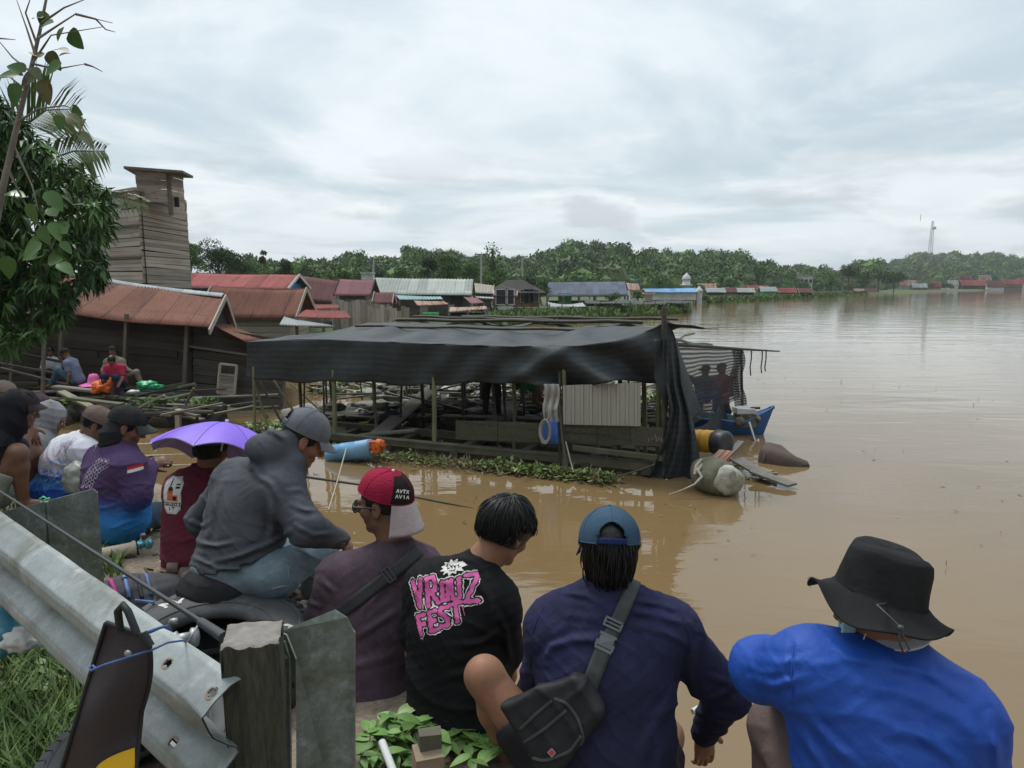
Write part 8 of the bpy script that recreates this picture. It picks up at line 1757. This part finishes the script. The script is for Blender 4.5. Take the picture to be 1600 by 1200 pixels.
hairmesh(t5p, hd5, grow=(.078,.099,.092))
cap_hat('snapback_cap', 'heather grey cap with a dark underbrim on the hoodie man', hd5, (c_capg, c_capg, c_capg), rad=(.092,.114,.116), brimL=.062, brimW=.07, tilt=-.06, low=(1.50,1.60), opening=True, strap=m_blk, bcurve=.010, droop=.010)
c_wht = cloth('white_undershirt', (.45,.42,.41)); Fw = Field(np.array(J5['P'])-.28, np.array(J5['P'])+.28, .007); lt5 = (J5['sR']-J5['sL']).normalized(); Fw.cap(J5['P']+Vector((0,-.01,-.08)), J5['P']+Vector((0,-.0,-.02)), .152, .14, .02, lat=tuple(lt5), fl=1.25); Fw.plane(A(370,903,2.92), (.30,0,-1)); Fw.plane(A(370,880,2.92), (-.3,0,1)); Fw.disp(lambda P: folds(P, 60, (0,0,1), 2, .006)); link('undershirt', Fw.mesh('undershirt'), c_wht, t5p)
Fw = Field(np.array(J5['P'])-.32, np.array(J5['P'])+.32, .007); Fw.ell(J5['P']+Vector((-.06,-.085,-.075)), (.165,.14,.115), None, .03); Fw.disp(lambda P: folds(P, 50, (0,0,1), 2, .004)); link('waistband', Fw.mesh('waistband'), m_blackc, t5p)
for pth in ([(440,880),(460,890),(480,895),(495,905)],[(460,858),(485,868),(505,888)],[(425,920),(445,915),(470,922)],[(450,885),(452,910),(470,915),(492,905)]): surf_strip('pocket_seam', [tr5], pth, .004, c_wht if False else cloth('pale_seam', (.26,.33,.35)), t5p, .001, .001, 20)
ph = thing('fishing_rod', 'black rod butt held under the hoodie man\'s hand', 'fishing rod', A(510,835,3.0)); mb = MB(); mb.tube([A(490,829,2.98), A(512,838,3.02), A(536,850,3.12)], [.017,.018,.013], 12); mb.obj('grip', m_blk, ph)
ln = thing('fishing_line', 'pale fishing line rising from the hoodie man\'s hand over the water', 'fishing line', A(515,795,3.2)); mb = MB(); mb.tube([A(513,797,3.2), A(527,752,4.5), A(541,700,8.5)], [.0035,.004,.007], 5); mb.obj('line', m_rope, ln)
rd = thing('fishing_rod', 'thin dark rod lying low over the water behind the red cap', 'fishing rod', A(600,770,6)); mb = MB(); mb.tube([A(476,745,6.0), A(560,757,6.5), A(640,775,7.0), A(695,786,7.3), A(740,794,7.6)], [.012,.011,.010,.012,.003], 6); mb.obj('blank', m_rod, rd)
# ---------------------------------------------------------------- person in maroon under the umbrella hat
c_mar = cloth('maroon_t_shirt', (.135,.028,.045), (.105,.023,.037), .9, .45); hd6 = Head(A(330,706,4.0), (.15,.95,-.15))
t6p, J6, b6, s6, _ = person('person in maroon shirt with a badge on the back, under the umbrella hat', dict(N=(322,742,3.98), C=(316,800,3.96), P=(312,868,3.92), sL=(285,765,3.92), sR=(368,765,4.0), eL=(284,830,3.95), wL=(300,850,4.15), eR=(378,830,4.1), wR=(360,850,4.3), hL=(295,868,3.98), kL=(300,840,4.4), aL=(300,930,4.5), hR=(335,868,3.98), kR=(340,840,4.4), aR=(340,930,4.5)), hd6, c_mar, m_blackc, skin=m_skin2, h=.0075, group=GM, g=.022, loose=1.25, hands=(), fat=1.05)
hairmesh(t6p, hd6, grow=(.082,.102,.096), nape=-.08, h=.006); strands(t6p, hd6, 250, tmax=lambda ph: 1.9, seed=9, wid=.005)
um = thing('umbrella_hat', 'small purple umbrella hat with white rib tips', 'umbrella hat', A(318,690,4.0)); m_pur = mat('purple_nylon', (.20,.095,.62), (.17,.08,.55), 6, .55, bump=.2, bscale=10, bdist=.01); m_purd = mat('dark_purple_seam', (.12,.05,.42), rough=.7); m_purl = mat('pale_lilac_lining', (.42,.34,.60), rough=.7)
UC = A(354,661,3.93); ua = Vector((.10,.40,1)).normalized(); ux = Vector((1,0,-.10)).normalized(); ux = (ux-ua*ux.dot(ua)).normalized(); uy = ua.cross(ux); UR = .375
def umb(a, v, k=0.0):
    w_ = abs(math.sin(a*4)); r_ = UR*v*(1-.05*w_*v); return UC+ux*(math.cos(a)*r_)+uy*(math.sin(a)*r_)-ua*(.185*v**1.9-.035*w_*v*v+k)
mb = MB(); mb.grid(lambda u, v: umb(2*PI*u, v), 96, 14); mb.obj('canopy', m_pur, um); mb = MB(); mb.grid(lambda u, v: umb(2*PI*u, v, .004), 96, 10); mb.obj('lining', m_purl, um)
mb = MB(); mb.tube([UC-ua*.16, UC+ua*.022], .006, 8); mb.lathe([(.006,0),(.010,.004),(.010,.018),(0,.022)], UC, np_m(ux,uy,ua), 12); mb.obj('finial', m_white, um)
for k_ in range(8):
    a = k_*PI/4+0.0; mb = MB(); mb.tube([umb(a, v, .008) for v in np.linspace(.02,1,10)], .0022, 5); r__ = mb.obj('rib', m_steel, um); mb = MB(); mb.tube([umb(a, v, -.0012) for v in np.linspace(.02,1,14)], .0016, 5); mb.obj('seam', m_purd, r__); mb = MB(); mb.lathe([(0,-.006),(.006,-.003),(.007,.003),(0,.007)], umb(a,1.0), n=8); mb.obj('rib_tip', m_white, r__)
mb = MB(); mb.tube([hd6.p(.088*math.cos(a), .108*math.sin(a)-.01, .05) for a in np.linspace(0,2*PI,24)], .006, 6); mb.obj('headband', m_blk, um)
m_bor = mat('orange_print', (.60,.14,.05), rough=.8); m_bgr = mat('grey_print', (.48,.48,.47), rough=.8)
oct_ = [(.025,0),(.085,0),(.11,.03),(.11,.17),(.085,.20),(.025,.20),(0,.17),(0,.03)]
def badge(u, v):
    M_ = np.full(u.shape, -1); i_ = inpoly(u, v, oct_); M_[i_] = 1; sc_ = .88; i2 = inpoly((u-.055)/sc_+.055, (v-.10)/sc_+.10, oct_); M_[i2] = 0
    M_[i2 & (np.hypot(u-.05, v-.135) < .016)] = 2; M_[i2 & (u > .03) & (u < .068) & (v > .075) & (v < .13)] = 3; M_[i2 & (u > .058) & (u < .092) & (v > .07) & (v < .105)] = 3; M_[i2 & (u > .066) & (u < .084) & (v > .078) & (v < .098)] = 2
    M_[i2 & (v > .042) & (v < .064)] = 2; M_[i2 & (sdist(u, v, text_strokes('FISHING', .012, .047, .009, .012, .4)) < .0016)] = 0
    M_[i2 & (sdist(u, v, text_strokes('IT', .035, .018, .015, .016, .5)) < .003)] = 2; M_[i2 & (sdist(u, v, [[(.05,.12),(.05,.19)]]) < .003)] = 2; M_[i2 & (u > .078) & (u < .098) & ((np.abs(v-.16) < .004) | (np.abs(v-.145) < .004))] = 2
    return M_
decal('back_badge', s6, [m_wp, m_bgr, m_ink, m_bor], A(277,771,3.85), Vector((.95,-.3,0)), (0,0,1), .115, .205, badge, .0035, .003, t6p)
# ---------------------------------------------------------------- man in the purple-blue jersey
def grad(name, stops, axis='Z', lo=-.2, hi=.5, noise=.06, pat=None):
    m = cloth(name, (.1,.1,.1)); t, p = nodes_of(m); tc = t.nodes.new('ShaderNodeTexCoord'); sx = t.nodes.new('ShaderNodeSeparateXYZ'); t.links.new(tc.outputs['Object'], sx.inputs[0]); nz = t.nodes.new('ShaderNodeTexNoise'); nz.inputs['Scale'].default_value = 9; nz.inputs['Detail'].default_value = 5; nz.inputs['Distortion'].default_value = 2.5; t.links.new(tc.outputs['Object'], nz.inputs[0])
    mr = t.nodes.new('ShaderNodeMapRange'); mr.inputs['From Min'].default_value = lo; mr.inputs['From Max'].default_value = hi; t.links.new(sx.outputs[axis], mr.inputs['Value'])
    ad = t.nodes.new('ShaderNodeMath'); ad.operation = 'MULTIPLY_ADD'; t.links.new(nz.outputs[0], ad.inputs[0]); ad.inputs[1].default_value = noise*6; t.links.new(mr.outputs[0], ad.inputs[2])
    r = t.nodes.new('ShaderNodeValToRGB'); r.color_ramp.elements[0].position = stops[0][0]; r.color_ramp.elements[0].color = (*stops[0][1],1); r.color_ramp.elements[1].position = stops[-1][0]; r.color_ramp.elements[1].color = (*stops[-1][1],1)
    for a, c in stops[1:-1]: e = r.color_ramp.elements.new(a); e.color = (*c,1)
    t.links.new(ad.outputs[0], r.inputs[0]); t.links.new(r.outputs[0], p.inputs['Base Color']); return m
c_j7 = grad('purple_to_blue_jersey', [(0,(.04,.26,.58)),(.42,(.035,.17,.45)),(.58,(.05,.06,.20)),(.68,(.062,.038,.095)),(1,(.075,.045,.11))], lo=-.12, hi=.40, noise=.03)
hd7 = Head(A(199,668,4.36), (.85,.30,-.35), roll=.03)
t7p, J7, b7, s7, _ = person('stout man in purple and blue jersey busy with both hands', dict(N=(186,698,4.36), C=(180,748,4.34), P=(184,806,4.30), sL=(160,720,4.48), sR=(200,732,4.22), eL=(205,765,4.62), wL=(238,722,4.62), eR=(215,775,4.16), wR=(236,728,4.44), hL=(180,812,4.4), kL=(262,800,4.85), aL=(262,880,4.9), hR=(205,812,4.3), kR=(268,800,4.62), aR=(268,880,4.7)), hd7, c_j7, cloth('dark_denim', (.055,.095,.125), (.04,.07,.095)), skin=m_skin2, h=.0065, group=GM, g=.024, loose=1.25, fat=1.22, hands=(('R', (.6,.2,.25), (.2,-.6,.8), 1, .9),('L', (.6,-.3,.2), (.2,.5,.8), -1, .8)), amp=.9)
hairmesh(t7p, hd7, grow=(.078,.099,.092))
F7 = Field(np.array(hd7.c)-.22, np.array(hd7.c)+.2, .006); F7.ell(hd7.p(0,-.05,-.03), np.array((.088,.070,.09)), hd7.R, .02); F7.cap(hd7.p(0,-.05,-.08), J7['N']+Vector((-.02,-.01,.01)), .085, .085, .04); F7.fn(lambda P: (P-np.array(hd7.p(0,-.008,0)))@np.array(hd7.f), mode='i'); F7.disp(lambda P: folds(P, 60, (0,0,1), 2, .008)); link('neck_cloth', F7.mesh('neck_cloth'), m_blackc, t7p)
cp7 = cap_hat('baseball_cap', 'black baseball cap with small white emblem on the jersey man', hd7, (m_blackc, m_blackc, cloth('dark_grey_brim', (.05,.055,.055))), rad=(.093,.114,.108), brimL=.072, tilt=.0, low=(1.48,1.58))
cr7 = [o for o in cp7.children if o.name.startswith('crown')][0]
decal('cap_emblem', cr7, [m_wp], hd7.p(.04,.10,.075), (hd7.f*-.5+hd7.r*.85), hd7.u, .03, .035, lambda u, v: np.where(inpoly(u, v, [(.003,.03),(.027,.03),(.024,.012),(.015,.003),(.006,.012)]), 0, -1), .002, .003, cp7)
m_whex = mat('pale_print', (.32,.28,.36), rough=.8)
def hexes(u, v):
    M_ = np.full(u.shape, -1); s_ = .013; q = (u*2/3)/s_; r_ = (-u/3+math.sqrt(3)/3*v)/s_; x, z = q, r_; y = -x-z; rx, ry, rz_ = np.round(x), np.round(y), np.round(z); dx, dy, dz = abs(rx-x), abs(ry-y), abs(rz_-z)
    rx = np.where((dx > dy) & (dx > dz), -ry-rz_, rx); rz_ = np.where(~((dx > dy) & (dx > dz)) & ~(dy > dz), -rx-ry, rz_); cxh = s_*1.5*rx; cyh = s_*math.sqrt(3)*(rz_+rx/2); d = np.maximum(np.abs(v-cyh)*2/math.sqrt(3), np.maximum(np.abs((u-cxh)*.866+(v-cyh)*.5), np.abs((u-cxh)*.866-(v-cyh)*.5))*2/math.sqrt(3))
    inside = inpoly(u, v, [(.03,.02),(.10,.0),(.14,.02),(.13,.12),(.17,.20),(.24,.235),(.22,.27),(.12,.27),(.05,.2),(.02,.1)]); M_[inside & (d > s_*.80)] = 0
    sw_ = sdist(u, v, [[(.015,.02),(.01,.08),(.03,.15),(.08,.22),(.15,.25)],[(.03,.01),(.03,.08),(.06,.16),(.12,.21)]]); M_[sw_ < .0022] = 0; return M_
decal('jersey_print', s7, [m_whex], A(160,748,4.2), Vector((.97,-.25,0)), (0,0,1), .27, .28, hexes, .0035, .003, t7p)
m_flr, m_flw = mat('flag_red', (.50,.02,.04), rough=.8), m_wp
decal('sleeve_flag', s7, [m_flr, m_flw], A(204,735,4.1), Vector((.97,-.1,.12)), (-.12,0,1), .075, .044, lambda u, v: np.where((u > .004) & (u < .071) & (v > .003) & (v < .041), np.where(v > .022, 0, 1), -1), .003, .003, t7p)
decal('shoulder_badge', s7, [m_bgr], A(144,700,4.3), Vector((.9,-.4,0)), (.3,0,1), .035, .05, lambda u, v: np.where((u > .003) & (u < .03) & (v > .003) & (v < .045), 0, -1), .004, .003, t7p)
for yy, x0, x1 in ((694,215,250),(712,226,270),(728,240,285)):
    tl = thing('fishing_rod', {694:'thin pale rod tip nearest the black cap brim',712:'middle thin pale rod between jersey man and umbrella',728:'lowest thin pale rod between jersey man and umbrella'}[yy], 'fishing rod', A(x0,yy,5)); mb = MB(); mb.tube([A(x0-20,yy+1,5.0), A(x1+30,yy-3,6.0)], [.006,.003], 6); mb.obj('blank', m_pvc, tl)
# ---------------------------------------------------------------- man in white and blue jersey
c_j8 = grad('white_to_blue_jersey', [(0,(.03,.07,.42)),(.40,(.03,.10,.50)),(.50,(.10,.30,.66)),(.56,(.04,.12,.5)),(.63,(.55,.50,.60)),(1,(.66,.67,.72))], lo=-.10, hi=.56, noise=.06)
hd8 = Head(A(152,664,5.02), (.82,.32,-.45), roll=.03)
t8p, J8, b8, s8, _ = person('man in white and blue swirled jersey bending forward', dict(N=(130,690,5.02), C=(108,725,5.0), P=(92,768,4.96), sL=(103,702,5.12), sR=(132,708,4.88), eL=(140,745,5.25), wL=(170,735,5.3), eR=(150,742,4.85), wR=(172,722,5.0), hL=(95,775,5.05), kL=(150,765,5.4), aL=(150,830,5.4), hR=(105,775,4.92), kR=(150,768,5.2), aR=(155,830,5.2)), hd8, c_j8, cloth('blue_denim2', (.05,.09,.14)), skin=m_skin2, h=.0075, group=GM, g=.022, loose=1.2, fat=1.12, hands=(('R', (.6,.2,-.1), (0,-.4,.9), 1, .8),), amp=.9)
hairmesh(t8p, hd8, grow=(.080,.101,.095), nape=-.075, h=.007)
cap_hat('baseball_cap', 'worn tan-brown cap with yellow-edged brim on the white-blue jersey man', hd8, (cloth('tan_cap', (.17,.125,.10), (.13,.095,.08)), c_capk, cloth('yellow_brown_brim', (.40,.28,.06))), rad=(.096,.118,.104), brimL=.045, tilt=-.12, opening=True, strap=m_blackc, low=(1.5,1.6))
swl = [[(.02,.03),(.05,.08),(.04,.14)],[(.06,.02),(.09,.07),(.15,.10),(.22,.09)],[(.08,.12),(.14,.14),(.20,.12),(.24,.15)],[(.10,.03),(.16,.05),(.20,.03)],[(.03,.16),(.08,.18),(.15,.17)]]
decal('jersey_swirls', s8, [mat('pale_blue_swirls', (.22,.42,.70), rough=.8)], A(100,738,4.8), Vector((.9,-.3,-.1)), (.1,0,1), .27, .20, lambda u, v: np.where(sdist(u+.006*np.sin(v*90), v+.005*np.sin(u*70), swl) < .0045*(1+.7*np.sin(u*60+v*45)), 0, -1), .004, .003, t8p)
scb = [[(.01+.018*i+.01*math.sin(i*2.3), .02+.05*abs(math.sin(i*1.7))), (.03+.018*i, .05+.03*math.sin(i)), (.02+.02*i, .09+.01*math.sin(i*3))] for i in range(8)]
decal('jersey_scribble', s8, [mat('mauve_scribble', (.30,.22,.36), rough=.8)], A(96,700,4.8), Vector((.85,-.3,.3)), (-.3,0,1), .20, .12, lambda u, v: np.where(sdist(u, v, scb) < .0028, 0, -1), .004, .003, t8p)
decal('sleeve_flag', s8, [m_flr, m_flw], A(137,700,4.75), Vector((.9,-.1,-.3)), (.3,0,.9), .06, .04, lambda u, v: np.where((u > .004) & (u < .05) & (v > .003) & (v < .036), np.where(v > .018, 0, 1), -1), .004, .003, t8p)
# ---------------------------------------------------------------- hooded pair and a third man at the far left
hd9 = Head(A(33,640,4.62), (.92,.28,-.22)); c_bh = cloth('black_hooded_top', (.017,.016,.020), (.024,.023,.027), .92)
def hood(hd_, J, g=.0, n='hood', m=None, t=None, h=.007, open_=.035, drape=True):
    F = Field(np.array(hd_.c)-.26, np.array(hd_.c)+.24, h); F.ell(hd_.p(0,-.02,.030), np.array((.096+g,.112+g,.108+g)), hd_.R, .0); F.ell(hd_.p(0,-.03,-.05), np.array((.092+g,.095+g,.10)), hd_.R, .03); F.cap(hd_.p(0,-.04,-.08), J['N']+Vector((0,0,.0)), .10+g, .105+g, .04); F.cap(J['N'], J['C'].lerp(J['N'],.75), .11, .12, .04)
    F.ell(hd_.p(0,.115,-.02), np.array((.068,.085,.085)), hd_.R, .012, 's'); F.disp(lambda P: folds(P, 34, tuple(hd_.f*.6+hd_.u*.5), 4, .014)+folds(P, 60, tuple(hd_.u), 6, .006)); return link(n, F.mesh(n), m, t)
t9p, J9, b9, s9, _ = person('youth in black hooded top and pale shorts with bare knee and dangling hand', dict(N=(8,668,4.60), C=(-20,706,4.60), P=(-34,768,4.62), sL=(4,690,4.74), sR=(-14,695,4.48), eL=(35,705,4.86), wL=(46,668,4.96), eR=(-20,745,4.42), wR=(20,735,4.6), hL=(-8,770,4.66), kL=(48,705,4.98), aL=(50,775,4.98), hR=(-22,768,4.46), kR=(27,708,4.50), aR=(36,780,4.56)), hd9, c_bh, cloth('pale_green_shorts', (.30,.32,.26)), skin=m_skin2, h=.007, group=GM, g=.020, loose=1.15, legs=.45, sleeves='short', hands=(('L', (.25,.05,-1), (.6,-.7,0), -1, .2),), amp=.8, shoes=None)
hood(hd9, J9, .0, 'hood', c_bh, t9p)
cap_hat('baseball_cap', 'dark brown cap poking out of the black hood', hd9, (cloth('dark_brown_cap', (.045,.032,.034)),)*3, rad=(.088,.112,.104), brimL=.05, tilt=0, low=(1.40,1.50))
hd10 = Head(A(80,655,5.50), (.88,.25,-.42)); c_gh = cloth('light_grey_hood', (.26,.26,.27), (.20,.20,.21)); 
t10p, J10, b10, s10, _ = person('person in light grey hood and sleeveless grey vest, second from the left', dict(N=(63,672,5.48), C=(52,700,5.46), P=(45,760,5.44), sL=(66,688,5.62), sR=(60,692,5.36), eL=(85,725,5.7), wL=(105,735,5.8), eR=(76,715,5.3), wR=(100,745,5.5), hL=(45,765,5.5), kL=(90,740,5.9), aL=(95,790,5.9), hR=(48,765,5.4), kR=(90,745,5.7), aR=(95,795,5.7)), hd10, c_gh, m_blackc, skin=m_skin2, h=.008, group=GM, g=.018, sleeves='none', amp=.8)
hood(hd10, J10, .004, 'hood', c_gh, t10p, .008)
cap_hat('baseball_cap', 'dull purple-brown cap behind the black hood, worn under the grey hood', Head(A(60,640,5.62), (-.8,.5,0)), (cloth('purple_brown_cap', (.075,.052,.062)),)*3, rad=(.086,.108,.10), brimL=.04, low=(1.4,1.5))
hd11 = Head(A(6,618,6.4), (.5,.8,-.2)); t11p, J11, b11, s11, _ = person('man with tan cap half out of frame behind the black hood', dict(N=(2,642,6.4), C=(-2,675,6.4), P=(-2,730,6.35), sL=(-24,655,6.45), sR=(22,655,6.4), eL=(-34,695,6.5), wL=(-20,710,6.7), eR=(30,700,6.5), wR=(24,715,6.7), hL=(-10,735,6.4), kL=(-8,710,6.8), aL=(-8,770,6.8), hR=(8,735,6.4), kR=(12,710,6.8), aR=(12,770,6.8)), hd11, cloth('dusty_red_shirt', (.14,.05,.05)), m_blackc, skin=m_skin2, h=.010, group=GM)
cap_hat('baseball_cap', 'tan cap at the very left edge behind the hooded youth', hd11, (cloth('tan_cap2', (.24,.19,.15)),)*3, rad=(.092,.114,.106), brimL=.07)
# ---------------------------------------------------------------- people on the jetty and in the shed
GJ = 'people on the jetty and in the shed'
def far(label, J, hd, top, bot, sk=None, cap=None, **kw):
    t, J_, b, s_, r_ = person(label, J, hd, top, bot, skin=sk or m_skin2, h=.014, group=GJ, amp=.6, **kw)
    if cap: cap_hat('baseball_cap', cap[0], hd, (cap[1],)*3, rad=(.094,.116,.108), brimL=.07, cap_n=24)
    else: hairmesh(t, hd, grow=(.083,.105,.098), h=.012)
    return t
def off(c, **k): return {a: Vector(c)+Vector(b) for a, b in k.items()}
c = A(119,600,17.2); far('man in grey-blue shirt and jeans sitting sideways on the jetty', off(c, N=(-.12,0,.60), C=(-.04,0,.38), P=(.06,0,.12), sL=(-.10,.17,.52), sR=(-.08,-.17,.52), eL=(-.28,.2,.30), wL=(-.42,.1,.18), eR=(-.02,-.22,.26), wR=(-.06,-.24,.03), hL=(0,.1,.1), kL=(-.38,.15,.14), aL=(-.72,.1,.05), hR=(0,-.1,.1), kR=(-.35,-.1,.34), aR=(-.55,-.1,.02)), Head(c+Vector((-.20,0,.74)), (-.85,-.3,-.4)), cloth('grey_blue_shirt', (.16,.19,.27)), cloth('jeans_far', (.07,.12,.18)), sleeves='short', cap=('dark camouflage cap on the man in the grey-blue shirt', m_blackc))
c = A(183,608,16.5); far('boy in red shirt squatting at the jetty edge, looking down', off(c, N=(0,-.05,.56), C=(0,0,.38), P=(0,.12,.14), sL=(.17,-.02,.50), sR=(-.17,-.02,.50), eL=(.23,-.15,.28), wL=(.20,-.32,.10), eR=(-.24,-.12,.30), wR=(-.12,-.32,.26), hL=(.09,.08,.12), kL=(.14,-.28,.32), aL=(.13,-.22,-.08), hR=(-.09,.08,.12), kR=(-.13,-.28,.34), aR=(-.12,-.22,-.08)), Head(c+Vector((-.02,-.10,.68)), (-.05,-.9,-.55)), cloth('red_shirt_far', (.36,.03,.07)), cloth('dark_blue_far', (.03,.04,.07)), sleeves='short')
c = A(192,597,17.4); far('man in khaki behind the boy in red, one leg stretched right', off(c, N=(-.16,0,.60), C=(-.10,0,.40), P=(-.02,.05,.14), sL=(-.34,0,.50), sR=(.02,0,.50), eL=(-.40,-.1,.30), wL=(-.3,-.2,.2), eR=(.14,-.1,.34), wR=(.30,-.12,.28), hL=(0,0,.12), kL=(.10,-.3,.3), aL=(.12,-.4,0), hR=(.06,0,.14), kR=(.42,-.12,.26), aR=(.50,-.1,-.02)), Head(c+Vector((-.18,-.02,.76)), (-.1,.9,-.2)), cloth('khaki_shirt', (.20,.19,.14)), cloth('khaki_trousers', (.24,.21,.16)), cap=('dark cap worn by the man in khaki', m_blackc))
c = A(84,596,18.0); far('person in white shirt half hidden by the house corner post', off(c, N=(0,0,.60), C=(0,0,.40), P=(0,.05,.14), sL=(-.17,0,.50), sR=(.17,0,.50), eL=(-.22,-.1,.28), wL=(-.1,-.25,.2), eR=(.22,-.1,.28), wR=(.1,-.25,.2), hL=(-.08,0,.12), kL=(-.12,-.35,.3), aL=(-.12,-.3,-.05), hR=(.08,0,.12), kR=(.12,-.35,.3), aR=(.12,-.3,-.05)), Head(c+Vector((0,-.02,.76)), (.3,-.9,-.2)), cloth('white_shirt_far', (.5,.54,.6)), m_blackc)
c = SP(768,650,1.5); far('person in black trousers standing under the shed roof', off(c, N=(.05,-.25,1.18), C=(.03,-.14,1.02), P=(0,0,.80), sL=(-.14,-.22,1.12), sR=(.20,-.22,1.12), eL=(-.2,-.3,.9), wL=(-.15,-.4,.7), eR=(.24,-.3,.9), wR=(.2,-.42,.72), hL=(-.09,0,.78), kL=(-.11,-.05,.42), aL=(-.12,.0,.06), hR=(.09,0,.78), kR=(.13,-.03,.42), aR=(.14,.02,.06)), Head(c+Vector((.06,-.36,1.27)), (0,-.6,-.8)), cloth('blue_shirt_shed', (.03,.10,.26)), m_blackc)
c = SP(836,632,2.6); far('person in green shirt bending over inside the shed', off(c, N=(-.28,-.1,.50), C=(-.14,-.05,.46), P=(.06,0,.40), sL=(-.22,.14,.5), sR=(-.22,-.18,.5), eL=(-.26,.2,.25), wL=(-.3,.15,.1), eR=(-.28,-.25,.3), wR=(-.3,-.3,.12), hL=(.06,.09,.36), kL=(-.02,.1,.1), aL=(.2,.1,-.1), hR=(.06,-.09,.36), kR=(.10,-.25,.18), aR=(.28,-.2,.02)), Head(c+Vector((-.40,-.12,.46)), (-.7,-.3,-.6)), cloth('green_shirt_shed', (.04,.30,.10)), cloth('tan_shorts_far', (.35,.22,.14)), sleeves='short', legs=.5)
c = A(1098,634,16.2); far('man behind the net sitting on the boat with one arm pointing left', off(c, N=(0,0,.66), C=(0,0,.45), P=(0,0,.2), sL=(-.17,.03,.58), sR=(.17,-.03,.58), eL=(-.34,.05,.66), wL=(-.56,.05,.80), eR=(.22,-.1,.32), wR=(.12,-.22,.2), hL=(-.08,0,.18), kL=(-.14,-.3,.3), aL=(-.14,-.3,-.05), hR=(.08,0,.18), kR=(.2,-.28,.3), aR=(.2,-.28,-.05)), Head(c+Vector((.03,-.02,.82)), (-.6,.5,-.1)), cloth('dark_shirt_net', (.05,.06,.09)), cloth('blue_trousers_net', (.03,.08,.25)), cap=('dark cap on the man pointing left behind the net', m_blackc))
c = A(1126,640,16.3); far('man in red shirt and cap on the boat behind the net', off(c, N=(0,0,.80), C=(.02,0,.56), P=(.0,0,.2), sL=(-.13,.1,.70), sR=(.15,-.1,.70), eL=(-.16,0,.42), wL=(-.34,-.1,.42), eR=(.16,-.2,.40), wR=(-.06,-.3,.36), hL=(-.08,0,.18), kL=(-.14,-.25,.0), aL=(-.14,-.2,-.22), hR=(.08,0,.18), kR=(.1,-.25,.0), aR=(.1,-.2,-.22)), Head(c+Vector((-.02,-.02,.96)), (-.8,.3,-.2)), cloth('red_shirt_net', (.22,.03,.05)), m_blackc, cap=('dark cap on the red-shirted man behind the net', m_blackc))
# ================================================================ river haze
hm = bpy.data.materials.new('haze_air'); hm.use_nodes = True; hn = hm.node_tree; hn.nodes.clear()
ho = hn.nodes.new('ShaderNodeOutputMaterial'); hv = hn.nodes.new('ShaderNodeVolumePrincipled'); hv.inputs['Color'].default_value = (.86,.91,.95,1); hv.inputs['Density'].default_value = .0003; hn.links.new(hv.outputs[0], ho.inputs['Volume'])
mb = MB(); mb.box((0, 1250, 28.5), (30000, 2900, 63)); hz_o = mb.obj('haze', hm); tag(hz_o, 'thin pale haze over the river and hills', 'haze', kind='stuff')
